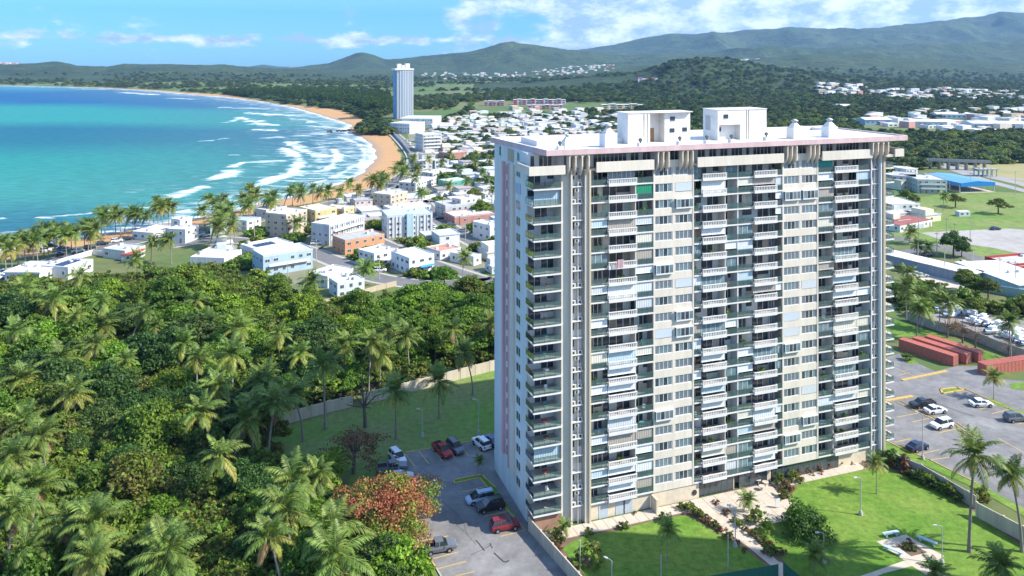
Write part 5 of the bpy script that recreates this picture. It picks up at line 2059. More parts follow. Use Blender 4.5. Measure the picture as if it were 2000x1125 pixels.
# garden shrubs
GS = []
for (x, y, k, s) in [(1218, 1033, 'hedge', .9), (1150, 1045, 'hedge', .8), (1295, 1017, 'hedge', .9), (1345, 1000, 'bush', .8), (1360, 1008, 'bush', .7), (1372, 1014, 'bush', .7), (1384, 1022, 'croton', .9), (1395, 1030, 'bush', .6), (1410, 1040, 'croton', .8), (1330, 995, 'bush', .6),
                     (1445, 1030, 'bush', .6), (1460, 1040, 'croton', .8), (1475, 1048, 'bush', .6), (1490, 1060, 'bush', .7), (1505, 1068, 'croton', .8), (1515, 1080, 'bush', .6), (1530, 1085, 'croton', .8), (1435, 1020, 'bush', .5), (1425, 1052, 'bush', .6), (1440, 1065, 'croton', .7), (1455, 1078, 'croton', .6),
                     (1505, 935, 'croton', 1.2), (1520, 945, 'bush', 1.0), (1535, 955, 'croton', 1.3), (1548, 940, 'bush', 1.0), (1560, 930, 'croton', 1.0), (1580, 925, 'croton', .9), (1600, 922, 'croton', .9), (1620, 916, 'croton', .9), (1640, 910, 'croton', .9), (1660, 905, 'croton', .8), (1680, 900, 'croton', .8), (1530, 972, 'bush', .8), (1545, 962, 'croton', .9),
                     (1735, 905, 'hedge', 2.0), (1752, 912, 'hedge', 1.6), (1765, 918, 'croton', 2.4), (1785, 935, 'hedge', 1.3), (1800, 942, 'hedge', 1.4), (1815, 948, 'bush', 1.2), (1830, 955, 'hedge', 1.4), (1845, 963, 'hedge', 1.3), (1858, 970, 'bush', 1.2), (1872, 980, 'hedge', 1.1), (1916, 978, 'bush', 1.3),
                     (1150, 1108, 'bush', 1.8), (1480, 1020, 'bush', 1.2), (1500, 1085, 'bush', .8), (1420, 1005, 'croton', .8), (1400, 985, 'croton', .7), (1088, 1075, 'croton', .9), (1085, 1055, 'bush', .9), (1500, 1040, 'round', .22), (1775, 1062, 'croton', .7), (1783, 1075, 'bush', .5), (1768, 1070, 'bush', .4), (1240, 1005, 'croton', .5)]:
    X, Y, _ = G(x, y)
    GS.append(dict(X=X, Y=Y, k=k, s=s, adj={'hedge': 'clipped dark green', 'bush': 'leafy green', 'croton': 'reddish-leaved', 'round': 'small tree-like'}[k]))
band_items(GS, 5, 'garden shrub', ' of the garden', 'row', 'shrubs of the tower garden')
for d in GS:
    tree('shrub', d['k'], d['X'], d['Y'], d['s'] * .88, rj.uniform(0, 6), d['label'], 'shrub', d['group'])

# trees of the right side and mid-ground that one can tell apart
RS = [(1862, 500, 'dark', .95), (1878, 502, 'round', .6), (1950, 418, 'flame', 1.1), (1866, 405, 'flame', 1.0), (1785, 405, 'olive', .8), (1770, 395, 'round', .7), (1885, 570, 'olive', .9), (1930, 585, 'olive', .8), (1905, 575, 'bright', .8), (1830, 425, 'bush', .9), (1775, 705, 'bush', .9),
      (1850, 660, 'bare', .75), (1880, 670, 'bare', .8), (1905, 680, 'bare', .7), (1970, 700, 'bare', .6), (1870, 655, 'brown', .5), (1900, 620, 'olive', .7), (1760, 530, 'bush', 1.2), (1800, 620, 'bright', .6)]
items = []
for (x, y, k, s) in RS:
    X, Y, _ = G(x, y)
    items.append(dict(X=X, Y=Y, k=k, s=s, adj=TADJ.get(k, 'spreading feathery')))
band_items(items, 3, 'tree', ' right of the tower', 'row of trees', 'trees right of the tower')
for d in items:
    tree('roadside_tree', d['k'], d['X'], d['Y'], d['s'], rj.uniform(0, 6), d['label'], 'tree', d['group'])

# ------------------------------------------------------------------ houses and other buildings
WIN = MB().box(-.65, -.05, -.55, .65, .02, .55, 0).mesh('pane', [M_glassdark])
WFR = MB().box(-.72, -.06, -.62, .72, .03, -.55, 0).box(-.72, -.06, .55, .72, .03, .62, 0).box(-.72, -.06, -.55, -.65, .03, .55, 0).box(.65, -.06, -.55, .72, .03, .55, 0).box(-.025, -.06, -.55, .025, .0, .55, 0).mesh('window', [M_frame])
DOOR = MB().box(-.5, -.05, 0, .5, .03, 2.1, 0).box(.35, -.09, 1.0, .42, -.05, 1.1, 1).mesh('door', [mat('painted_door', (.30, .22, .16), .6, .1, 1), M_metal])
GAR = MB().box(-1.3, -.03, 0, 1.3, .03, 2.2, 0)
for i in range(6):
    GAR.box(-1.28, -.06, .1 + i * .35, 1.28, -.03, .38 + i * .35, 0)
GAR = GAR.mesh('garage_door', [M_jal])
BXM = MB().box(-.6, -.5, 0, .6, .5, .9, 0).mesh('roof_unit', [M_ac])
TANK = MB().tube([(0, 0, 0), (0, 0, 1.3)], .6, 12).mesh('water_tank', [M_metal])
SOL = MB().add([(-.8, -.5, .05), (.8, -.5, .05), (.8, .5, .4), (-.8, .5, .4)], [(0, 1, 2, 3)], 0).mesh('solar_panel', [M_solar])
FOOT = []


def bldg(Lp, Cp, Rp, h, label, wall=(.7, .68, .62), roofc=(.72, .71, .69), cat='house', name='town_house', floors=None, win='both', parapet=.35, over=0, extra=(), wn_=1.0, depth=None, inc='px', wincol=None, zb=0):
    """building whose roof corners (left, near, right) at height h show at three pixels"""
    L_, C_, R_ = (Vector(G(p[0], p[1], h)[:2]) for p in (Lp, Cp, Rp))
    e1, e2 = R_ - C_, L_ - C_
    # square it up: keep the longer side
    ax = e1.normalized()
    nx = Vector((-ax.y, ax.x))
    if e2.dot(nx) < 0:
        nx = -nx
    w = e1.length
    d = max(4.0, abs(e2.dot(nx)), e2.length * .8) if depth is None else depth
    rz = math.atan2(ax.y, ax.x)
    o = thing(name, label, cat, (C_.x, C_.y, zb), rz)
    FOOT.append((C_.x + ax.x * w / 2 + nx.x * d / 2, C_.y + ax.y * w / 2 + nx.y * d / 2, max(w, d) * .6))
    s = 1 if (Vector((-ax.y, ax.x)) - nx).length < .1 else -1
    mb = MB().box(0, 0, -.2, w, s * d, h - .3, 0)
    link('wall', mb.mesh('wall', [M_paintobj]), o, color=wall)
    mb = MB().box(-over, -s * over, h - .3, w + over, s * (d + over), h - .08, 0)
    link('roof', mb.mesh('roof', [M_roofobj]), o, color=roofc)
    if parapet:
        t_ = .18
        mb = MB()
        e = over
        mb.box(-e, -s * e, h - .079, w + e, s * (t_ - e), h + parapet - .1, 0).box(-e, s * (d + e - t_), h - .079, w + e, s * (d + e), h + parapet - .1, 0)
        mb.box(-e, s * (t_ - e), h - .079, t_ - e, s * (d + e - t_), h + parapet - .1, 0).box(w + e - t_, s * (t_ - e), h - .079, w + e, s * (d + e - t_), h + parapet - .1, 0)
        link('parapet', mb.mesh('parapet', [M_paintobj]), o, color=tuple(min(1, c * 1.08) for c in wall))
    fl = floors or max(1, int(round(h / 3.1)))
    fh = (h - .2) / fl
    r_ = random.Random(hash((round(Cp[0]), round(Cp[1]))) & 0xffff)

    def wrow(len_, base, ang):
        n = max(1, int(len_ / (3.2 * wn_)))
        for f_ in range(fl):
            for i in range(n):
                t = (i + .5) / n * len_
                q = r_.random()
                x, y = base(t)
                if f_ == 0 and q < .16:
                    link('door', DOOR, o, (x, y, 0), (0, 0, ang))
                elif f_ == 0 and q < .26 and fl < 3:
                    link('garage_door', GAR, o, (x, y, 0), (0, 0, ang))
                elif q < .9:
                    sc_ = r_.choice([(1, 1, 1), (1.3, 1, .9), (.8, 1, 1.1)])
                    wf = link('window', WFR, o, (x, y, fh * f_ + fh * .55), (0, 0, ang), sc_)
                    link('pane', WIN, wf)
    if win in ('both', 'front'):
        wrow(w, lambda t: (t, -s * .02), 0 if s > 0 else math.pi)
    if win in ('both', 'left'):
        wrow(d, lambda t: (-.02, s * t), -math.pi / 2)
    for i in range(r_.choice([0, 1, 2, 2]) if w > 6 else 0):
        link('roof_unit', BXM, o, (r_.uniform(1.2, w - 1.2), s * r_.uniform(1.2, max(1.3, d - 1.2)), h - .08), (0, 0, r_.choice([0, .3])))
    if w > 8 and r_.random() < .35:
        link('water_tank', TANK, o, (r_.uniform(1.2, w - 1.2), s * (d - 1.3), h - .08))
    if 'solar' in extra:
        for i in range(5):
            for j in range(3):
                link('solar_panel', SOL, o, (w * .2 + i * 1.7, s * (d * .35 + j * 1.4), h - .05))
    if 'fins' in extra:
        for i in range(int(w / 1.6)):
            link('facade_fin', MB().box(-.08, -.35, 0, .08, 0, h - .5, 0).mesh('facade_fin', [M_white]), o, (.8 + i * 1.6, 0, 0))
    if 'balcony' in extra:
        for f_ in range(1, fl):
            link('balcony', MB().box(w * .1, -1.2, f_ * fh - .15, w * .9, -.01, f_ * fh, 0).box(w * .1, -1.2, f_ * fh, w * .9, -1.1, f_ * fh + .9, 0).mesh('balcony', [M_white]), o)
    if 'tower' in extra:
        link('stair_tower', MB().box(w * .42, -1.4, 0, w * .56, 0, h + .6, 0).mesh('stair_tower', [M_paintobj]), o, color=(.42, .58, .62))
    if 'awning' in extra:
        link('awning', MB().prism_x([(-2.4, h * .42), (-2.4, h * .42 + .1), (0, h * .55 + .1), (0, h * .55)], w * .35, w * .9, 0).mesh('awning', [mat('blue_awning', (.06, .28, .60), .6, .1, 1)]), o)
    return o


BLUE, WHT, YEL, ORG, GRY, TAN = (.38, .50, .58), (.68, .68, .66), (.62, .47, .22), (.58, .29, .15), (.48, .50, .50), (.55, .46, .34)
bldg((485, 492), (514, 501), (611, 486), 7.5, 'pale blue two-storey house with flat roof above the jungle edge', BLUE, extra=('balcony',), depth=12)
bldg((533, 415), (559, 420), (600, 409), 10.5, 'tan four-storey apartment block at the left end of the yellow row', TAN, cat='apartment building', name='apartment_block', floors=4, depth=12)
bldg((601, 408), (616, 412), (658, 405), 10, 'yellow apartment block in the middle of the yellow row', YEL, cat='apartment building', name='apartment_block', floors=3, depth=14, extra=('balcony',))
bldg((655, 404), (672, 409), (692, 402), 9, 'ochre apartment block at the right end of the yellow row', YEL, cat='apartment building', name='apartment_block', floors=3, depth=12)
bldg((613, 435), (643, 440), (712, 420), 9, 'grey-blue apartment block with roof beams behind the orange house', GRY, cat='apartment building', name='apartment_block', floors=3, extra=('balcony', 'fins'), depth=10)
bldg((650, 464), (674, 470), (751, 457), 6, 'orange two-storey house with flat grey roof', ORG, (.45, .48, .50), floors=2, depth=11)
bldg((744, 416), (756, 422), (845, 416), 10, 'grey-white four-storey apartment block with pale blue stair tower', (.58, .61, .62), (.52, .60, .62), cat='apartment building', name='apartment_block', floors=4, extra=('tower', 'fins'), depth=14)
bldg((757, 404), (764, 409), (842, 401), 5, 'long low building with white ribbed roof behind the grey-white block', WHT, depth=11)
bldg((740, 376), (763, 381), (796, 373), 8, 'beige three-storey block close to the beach road', TAN, cat='apartment building', name='apartment_block', floors=3, depth=12)
bldg((759, 492), (799.5, 505), (848, 496), 6.2, 'two-storey white house with blue canopy at the street bend', (.72, .74, .76), extra=('awning', 'balcony'), floors=2)
bldg((708, 486), (731, 496), (774, 486), 5.5, 'white house with roof tank left of the blue-canopy house', WHT)
bldg((631, 545), (659, 554), (712, 545), 5, 'pale blue-white house lowest beside the jungle', (.60, .68, .72))
bldg((612, 530), (640, 541), (690, 524), 4, 'white flat-roofed house just above the lowest blue-white one', WHT)
bldg((407, 496), (438, 505), (472, 488), 4, 'low white house with dark roof hatch at the jungle edge', WHT, win='both', depth=14)
bldg((458, 481), (500, 488), (573, 474), 4, 'long flat white roof behind the pale blue house', WHT, extra=('solar',), depth=13)
bldg((25, 525), (77, 532), (125, 512), 4, 'wide white beach house at the left edge', (.70, .74, .76), over=.4)
bldg((100, 517), (133, 523), (182, 507), 4.3, 'white beach house with solar panels on its roof', WHT, extra=('solar',), depth=12)
bldg((207, 487), (244, 491), (284, 480), 3.6, 'grey low house with lawn in front near the beach road', (.60, .62, .60), (.55, .55, .54), depth=12)
bldg((244, 493), (262, 496), (283, 485), 3.0, 'small red-roofed annex beside the grey low house', (.50, .50, .48), (.55, .10, .07), parapet=0, over=.3, depth=5, name='annex', cat='annex')
bldg((350, 443), (362, 449), (388, 440), 6, 'white two-storey house behind the palms at the beach road', WHT, floors=2, depth=9)
bldg((344, 426), (352, 430), (375, 425), 8.5, 'small white rooftop house over the beach road palms', WHT, depth=6)
bldg((265, 451), (300, 456), (350, 442), 3.5, 'long low white roof beside the beach road', WHT, depth=12)
bldg((462, 426), (482, 432), (510, 425), 5, 'white house with pale blue roof left of the tan block', WHT, (.45, .58, .66), depth=11)
bldg((500, 407), (520, 411), (560, 403), 4, 'low white house between beach palms and tan block', WHT, depth=10)
bldg((872, 413), (888, 424), (968, 416), 4, 'white-roofed house with maroon front right of the parked cars', (.45, .22, .18), (.72, .71, .69), depth=14)
bldg((933, 429), (957, 441), (978, 437), 7, 'white two-storey house with red sign against the tower edge', WHT, floors=2, depth=12)
bldg((856, 394), (870, 404), (948, 396), 6, 'grey concrete house with open roof terrace', GRY, (.55, .53, .5), depth=13, parapet=.9)
bldg((888, 386), (900, 390), (940, 383), 8.6, 'upper storey of grey terrace house with pale walls', (.60, .55, .50), (.6, .57, .52), depth=7, name='roof_annex', cat='annex')
bldg((846, 486), (860, 492), (900, 484), 3.5, 'low white house with red roof right of the street bend', WHT, (.60, .30, .22), depth=10)
bldg((885, 487), (925, 502), (940, 497), 3.5, 'low grey-white house behind the round dark tree', WHT, depth=12)
bldg((857, 351), (876, 355), (915, 350), 6, 'green glazed two-storey house beside the white house row', (.10, .36, .26), (.74, .74, .72), floors=2, depth=11)
bldg((833, 332), (845, 339), (893, 332), 5, 'pale grey house with white flat roof nearer the beach', (.62, .62, .60), depth=12)
bldg((795, 352), (812, 358), (852, 346), 5, 'white house with low sloping wall near the beach palms', WHT, depth=12)
bldg((868, 295), (875, 299), (912, 295), 5, 'brick red house with white roof behind the town palms', (.42, .18, .14), depth=12)
bldg((813, 257), (826, 263), (863, 261), 15, 'grey five-storey block with balconies near the beach wall', (.52, .53, .52), (.70, .66, .62), cat='apartment building', name='apartment_block', floors=5, extra=('balcony', 'fins'), depth=16)
bldg((770, 236), (800, 242), (830, 238), 11, 'white curved podium building at the foot of the distant tower', WHT, cat='building', name='podium_building', floors=3, depth=26)
bldg((830, 227), (845, 232), (862, 226), 10, 'white low hotel wing right of the distant tower', WHT, cat='building', name='podium_building', floors=3, depth=40)
bldg((842, 241), (860, 244), (885, 240), 5, 'low white house row right of the distant tower', WHT, depth=14)

# the distant slender tower
C_ = Vector(G(782, 233, 0)[:2])
sc0 = FOC / C_.y
hh = (233 - 137) / sc0
dt = thing('distant_tower', 'slender white high-rise with blue side standing at the far end of the beach', 'apartment building', (C_.x, C_.y, 0), .34)
w1, w2 = 25.5 / sc0, 13 / sc0
M_btower = mat('blue_tower_wall', (.16, .34, .55), .7, .1, .1)
M_wtower = mat('pale_blue_tower_wall', (.66, .71, .75), .7, .08, .1)
mb = MB().box(0, 0, 0, w1, 26, hh, 0).box(-w2 + 4, 7, 0, 0, 26, hh - 1, 1).box(-w2 * .45, 2.5, 0, 0, 8, hh - .5, 0)
link('wall', mb.mesh('wall', [M_wtower, M_btower]), dt)
link('roof', MB().box(-w2 + 2, -1.0, hh + .01, w1 + .9, 27, hh + 2.2, 0).mesh('roof', [M_white]), dt)
for x_, w_, z_ in ((-3, 5.5, 7), (3.5, 3.5, 5), (8, 6, 7.5)):
    link('roof_house', MB().box(x_, 5, hh + 2.2, x_ + w_, 12, hh + 2.2 + z_ * .9, 0).mesh('roof_house', [M_white]), dt)
wm = MB().box(-.8, -.38, 0, .8, .05, 1.4, 0).mesh('window', [mat('far_window', (.06, .13, .22), .2, .1, 1)])
strip_ = MB().box(-.9, -.1, 0, .9, .05, 2.3, 0).mesh('window_strip', [MATS['far_window']])
nfl = int(hh / 3.0)
fbm_ = MB().box(w1 * .2, -.35, 0, w1 * .62, 0, .8, 0).box(w1 * .66, -.35, 0, w1 + .1, 0, .8, 0).mesh('floor_band', [M_white])
slb = MB().box(-w2 * .46, 1.0, 0, -.02, 2.5, 1.1, 0).mesh('balcony', [M_white])
sld = MB().box(-w2 + 4.5, 6.4, 0, -w2 * .46, 7, 2.2, 0).mesh('window_strip', [M_glassblue])
for k in range(nfl):
    z = 1 + k * 3.0
    for x_ in (w1 * .3, w1 * .5, w1 * .72, w1 * .88):
        link('window', wm, dt, (x_, -.02, z + 1))
    link('window_strip', strip_, dt, (w1 * .12, -.02, z + .5))
    link('balcony', slb, dt, (0, 0, z))
    link('floor_band', fbm_, dt, (0, 0, z))
    link('window_strip', sld, dt, (0, 0, z + .3))

# generic small houses
GH = []
rg_ = random.Random(17)


def generic(w, d, h, two):
    parts = [('wall', MB().box(-w / 2, -d / 2, -.3, w / 2, d / 2, h - .25, 0).mesh('wall', [M_paintobj]), 'w')]
    parts.append(('roof', MB().box(-w / 2 - .25, -d / 2 - .25, h - .25, w / 2 + .25, d / 2 + .25, h, 0).box(-w / 2 - .25, -d / 2 - .25, h + .001, w / 2 + .25, -d / 2 - .05, h + .3, 0).box(-w / 2 - .25, -d / 2 - .05, h + .001, -w / 2 - .05, d / 2 + .25, h + .3, 0).mesh('roof', [M_roofobj]), 'r'))
    if two:
        parts.append(('upper_room', MB().box(-w / 2 + .5, -d * .1, h + .002, w * .15, d / 2 - .5, h + 2.6, 0).mesh('upper_room', [M_paintobj]), 'w'))
    wins = []
    fl = 2 if h > 5 else 1
    for f_ in range(fl):
        for x_ in (-w * .3, w * .28) if w < 11 else (-w * .36, -w * .1, w * .3):
            wins.append((x_, -d / 2 - .02, 1.6 + 2.9 * f_, 0))
        wins.append((-w / 2 - .02, d * .1, 1.6 + 2.9 * f_, -math.pi / 2))
    return parts, wins, w, d


for (w, d, h, t_) in [(10, 9, 3.3, 0), (12, 10, 3.5, 0), (9, 11, 6.2, 0), (13, 11, 3.4, 1), (11, 9, 6.0, 0), (15, 11, 3.6, 0), (8, 8, 3.2, 1)]:
    GH.append(generic(w, d, h, t_))
WC = [(.66, .66, .64)] * 4 + [(.58, .58, .56), (.52, .53, .53)] + [(.70, .66, .55), (.60, .48, .40), (.58, .66, .68), (.66, .58, .48), (.54, .64, .60), (.68, .57, .55), (.58, .60, .62), (.70, .65, .48)]
RC = [(.74, .74, .73)] * 4 + [(.66, .65, .62), (.56, .55, .52)] + [(.60, .60, .60), (.48, .47, .46), (.62, .70, .74), (.40, .36, .33), (.50, .40, .36)]
CN = {0: 'white', 6: 'cream', 7: 'terracotta', 8: 'pale blue', 9: 'sand-coloured', 10: 'pale green', 11: 'pink', 12: 'grey', 13: 'yellow'}


def place_house(d):
    i = d['g']
    parts, wins, w, dp = GH[i]
    o = thing('small_house', d['label'], 'house', (d['X'], d['Y'], d.get('z', 0)), d['rz'], d['group'], d.get('s', 1))
    wc, rc = WC[d['wc']], rg_.choice(RC)
    for nm, me, c_ in parts:
        link(nm, me, o, color=wc if c_ == 'w' else rc)
    if d['win']:
        for (x, y, z, a_) in wins:
            wf = link('window', WFR, o, (x, y, z), (0, 0, a_))
            link('pane', WIN, wf)
    return o


TOWN = [[G(*p)[:2] for p in q] for q in ([(800, 300), (870, 235), (1010, 215), (1215, 225), (1240, 290), (1050, 330), (975, 345), (960, 400), (880, 330), (830, 330)],)]
houses = []


def free(X, Y, r):
    return all((X - a) ** 2 + (Y - b) ** 2 > (r + c) ** 2 for a, b, c in FOOT)


ca, sa = math.cos(.42), math.sin(.42)
for i in range(-60, 90):
    for j in range(-60, 90):
        gx, gy = i * 13.6, j * 19.5 + (i % 2) * 2
        if j % 3 == 0:
            continue
        X, Y = gx * ca - gy * sa + 40, gx * sa + gy * ca + 700
        X += rg_.uniform(-1.5, 1.5)
        Y += rg_.uniform(-1.5, 1.5)
        if Y < 480 or Y > 1150 or rg_.random() < .12:
            continue
        if inpoly(np.array(X), np.array(Y), TOWN[0]) and free(X, Y, 5):
            houses.append(dict(X=X, Y=Y, rz=.42 + rg_.choice([0, math.pi / 2, 0]), g=rg_.randrange(7), win=True))
# houses behind the first rows of the left town and right of it
for (x, y) in [(720, 420), (700, 400), (690, 392), (735, 398), (800, 395), (812, 372), (830, 365), (868, 378), (890, 365), (925, 368), (905, 385), (955, 385), (850, 470), (870, 480), (905, 470), (960, 470), (965, 500), (945, 520), (955, 345), (930, 355), (1770, 345), (1750, 335), (1745, 350), (1778, 355),
               (1755, 368), (1748, 425), (1775, 430), (1800, 428), (1752, 440), (690, 545), (735, 508), (720, 560), (590, 455), (770, 385), (430, 452), (515, 440)]:
    X, Y, _ = G(x, y)
    if free(X, Y, 4.5):
        houses.append(dict(X=X, Y=Y, rz=.42 + rg_.choice([0, math.pi / 2]), g=rg_.randrange(7), win=True))
        FOOT.append((X, Y, 5))
YARD = [G(*p)[:2] for p in [(395, 500), (560, 432), (700, 395), (980, 365), (985, 545), (880, 552), (790, 548), (700, 522), (610, 490), (540, 560), (420, 520)]]
RD_ = [smooth_line([G(*p)[:2] for p in pts], 1) for pts, w in ROADS]
for _ in range(2500):
    X, Y = rg_.uniform(-150, 0), rg_.uniform(265, 500)
    if len(houses) < 265 + 0 * X or True:
        A_, B_ = np.array([X]), np.array([Y])
        if not inpoly(A_, B_, YARD)[0] or not free(X, Y, 5.2) or shore(A_, B_)[0] < 45:
            continue
        if min(float(line_dist(A_, B_, P_)[0]) for P_ in RD_) < 10.5:
            continue
        houses.append(dict(X=X, Y=Y, rz=.42 + rg_.choice([0, math.pi / 2]), g=rg_.choice([0, 2, 4, 6, 0, 6]), win=True, s=.85))
        FOOT.append((X, Y, 5.0))
for d in houses:
    d['wc'] = rg_.randrange(len(WC))
    d['adj'] = CN.get(d['wc'], 'white')
print('houses', len(houses))
houses.sort(key=lambda d: d['Y'])
houses, rest = houses[:270], houses[270:]
band_items(houses, 12, 'flat-roofed house', ' of the town', 'row back', 'small houses of the town')
for d in houses:
    d['win'] = d['Y'] < 620
    place_house(d)
for d in houses:
    FOOT.append((d['X'], d['Y'], 6.5))


def far_houses(name, n, poly, seed, s=1.0, world_poly=False, onhill=True, rz=.3):
    """distant houses past counting, joined"""
    r = random.Random(seed)
    W = [G(*p)[:2] for p in poly] if not world_poly else poly
    x0, x1 = min(p[0] for p in W), max(p[0] for p in W)
    y0, y1 = min(p[1] for p in W), max(p[1] for p in W)
    mb = MB()
    k = 0
    while k < n:
        X, Y = r.uniform(x0, x1), r.uniform(y0, y1)
        if not inpoly(np.array(X), np.array(Y), W):
            continue
        k += 1
        z = float(land_z(np.array(X), np.array(Y))) if onhill else 0
        w, d, h = r.uniform(9, 15) * s, r.uniform(8, 12) * s, r.choice([3.5, 3.5, 6.5]) * s
        a = rz + r.choice([0, 1.57]) + r.uniform(-.1, .1)
        c_, n_ = math.cos(a), math.sin(a)
        P = [(X + x * c_ - y * n_, Y + x * n_ + y * c_) for x, y in ((-w / 2, -d / 2), (w / 2, -d / 2), (w / 2, d / 2), (-w / 2, d / 2))]
        mb.prism(P, z - 3, z + h, r.choice([0, 0, 0, 1, 2, 3, 4]), r.choice([0, 0, 0, 5]))
        # dark window band on the near side
        q0, q1 = Vector((*P[0], 0)), Vector((*P[1], 0))
        for t0 in (.15, .6):
            a0, a1 = q0.lerp(q1, t0), q0.lerp(q1, t0 + .25)
            nv = Vector((n_, -c_, 0)) * .1
            mb.add([(a0 + nv) + Vector((0, 0, z + 1)), (a1 + nv) + Vector((0, 0, z + 1)), (a1 + nv) + Vector((0, 0, z + 2.4)), (a0 + nv) + Vector((0, 0, z + 2.4))], [(0, 1, 2, 3)], 6)
    o = link(name, mb.mesh(name, [M_white, M_cream, M_tan, mat('pink_house_wall', (.6, .33, .28), .8, .1, .2), M_pale, M_concrete, M_glassdark]), kind='stuff')
    return o


if rest:
    far_houses('town_houses_behind', len(rest) + 40, [(880, 228), (1010, 213), (1215, 218), (1240, 250), (1000, 262), (880, 256)], 5)
far_houses('hillside_suburb', 230, [(1690, 186), (1760, 178), (1840, 176), (1990, 182), (2060, 190), (2060, 200), (1850, 196), (1720, 196)], 7, 1.15)
far_houses('valley_suburb', 170, [(1680, 232), (1790, 218), (2080, 210), (2120, 250), (2080, 262), (1850, 258), (1720, 245)], 8, 1.15)
far_houses('suburb_edge', 60, [(1590, 179), (1690, 177), (1690, 190), (1600, 190)], 9, 1.4)
far_houses('far_hill_houses', 90, [(1040, 147.5), (1200, 144.5), (1200, 152), (1040, 156)], 10, 1.1)
far_houses('far_hill_houses', 60, [(1380, 143), (1470, 142.5), (1480, 147), (1390, 148)], 12, 2.2)
far_houses('far_hill_houses', 55, [(820, 149), (1040, 146), (1040, 154), (820, 158)], 13, 1.1)
far_houses('far_hill_houses', 14, [(-40, 147), (40, 146), (40, 149), (-40, 150)], 14, 2.2)
far_houses('hilltop_houses', 16, [(1340, 158), (1425, 157), (1425, 160), (1340, 161)], 15, 1.6)


def row_block(name, label, x0, x1, y, h, n, cols, roofc=None, zb=None, dep=14):
    """a terrace of n bays between two pixel columns whose foot shows at y"""
    A, B = Vector(G(x0, y)), Vector(G(x1, y))
    if zb is not None:
        Yb = A.y
        A.z = B.z = zb
    w = (B - A).length / n
    o = thing(name, label, 'apartment building', A, math.atan2(B.y - A.y, B.x - A.x))
    for i in range(n):
        hh_ = h * (1 + .12 * (i % 3 == 1))
        link('wall', MB().box(i * w + .3, (i % 2) * 1.5, -8, (i + 1) * w, dep, hh_, 0).mesh('wall', [M_paintobj]), o, color=cols[i % len(cols)])
        link('roof', MB().box(i * w + .1, (i % 2) * 1.5 - .4, hh_ + .01, (i + 1) * w + .1, dep + .3, hh_ + .5, 0).mesh('roof', [M_roofobj]), o, color=roofc or (.72, .72, .7))
        for f_ in range(max(2, int(h / 3))):
            link('window_band', MB().box(i * w + w * .25, (i % 2) * 1.5 - .12, f_ * 3 + 1, i * w + w * .8, (i % 2) * 1.5 - .02, f_ * 3 + 2.4, 0).mesh('window_band', [M_glassdark]), o)
    return o


zk = float(land_z(np.array(G(1283, 172)[0]), np.array(2000.)))
for (x0, x1, yb_, yt_, h, n, cols, lab, zz) in [
        (1002, 1105, 205, 0, 9, 12, [(.62, .2, .2), (.75, .73, .72), (.55, .24, .3), (.7, .68, .68)], 'long terrace of red and white flats far behind the main roof', None),
        (1030, 1100, 213, 0, 6, 8, [(.6, .3, .26), (.66, .45, .4)], 'lower terrace of brick pink flats in front of the red and white one', None),
        (945, 985, 207, 0, 8, 5, [(.55, .3, .3), (.6, .42, .4)], 'short pinkish apartment row left of the long red terrace', None),
        (1175, 1260, 216, 0, 9, 6, [(.66, .5, .28), (.72, .66, .55)], 'ochre apartment row just above the main tower roof', None)]:
    row_block('terrace_block', lab, x0, x1, yb_, h, n, cols, zb=zz)
Xa, Yk = 1246, 1950.
za = float(land_z(np.array((1283 - 1000) / FOC * Yk), np.array(Yk)))
o = thing('terrace_block', 'stepped blue flats with red gables on the wooded slope behind the roof houses', 'apartment building', ((1246 - 1000) / FOC * Yk, Yk, CAM_H - (170 - HOR) / FOC * Yk), .04)
wk_ = 75 / FOC * Yk / 9
for i in range(9):
    hh_ = 19 + 3 * (i % 3 == 0)
    link('wall', MB().box(i * wk_ + .6, (i % 2) * 2, -12, (i + 1) * wk_, 14, hh_, 0).mesh('wall', [M_paintobj]), o, color=(.30, .45, .68))
    link('wall', MB().box(i * wk_ + .6, (i % 2) * 2 - .4, 0, i * wk_ + wk_ * .3, (i % 2) * 2, hh_, 0).mesh('wall', [M_paintobj]), o, color=(.75, .76, .8))
    link('roof', MB().box(i * wk_ + .6, (i % 2) * 2 - .6, hh_, (i + 1) * wk_, 14, hh_ + 2.6, 0).mesh('roof', [M_paintobj]), o, color=(.62, .16, .12) if i % 3 != 1 else (.72, .72, .72))
    for f_ in range(5):
        link('window_band', MB().box(i * wk_ + wk_ * .4, (i % 2) * 2 - .2, 2 + f_ * 3.4, (i + 1) * wk_ - .8, (i % 2) * 2 - .02, 4 + f_ * 3.4, 0).mesh('window_band', [M_glassblue]), o)

# right-hand side buildings
bldg((1690, 512 - 120), (1700, 400), (1797, 398), 5, 'white flat-roofed building right behind the tower balconies', WHT, depth=18)
bldg((1752, 436), (1758, 440), (1820, 428), 3.4, 'low white shed with maroon roof beside the field', WHT, (.36, .13, .11), depth=12, parapet=0)
bldg((1786, 348), (1792, 351), (1850, 352), 8, 'weathered pale green apartment block left of the blue pavilion', (.42, .48, .42), (.55, .54, .5), cat='apartment building', name='apartment_block', floors=3, depth=22, extra=('balcony',))
bldg((1738, 340), (1742, 343), (1790, 346), 8, 'weathered grey apartment block behind the pale green one', (.50, .49, .45), (.5, .48, .45), cat='apartment building', name='apartment_block', floors=3, depth=22)
bldg((1872, 410), (1874, 413), (1895, 412), 2.6, 'small pale blue container hut alone on the field', (.5, .58, .6), (.7, .7, .7), cat='hut', name='field_hut', depth=3, parapet=0, win='front')
bldg((1640, 290), (1650, 293), (1740, 290), 4, 'long pale warehouse in the trees behind the tower roof', (.6, .64, .66), depth=20)
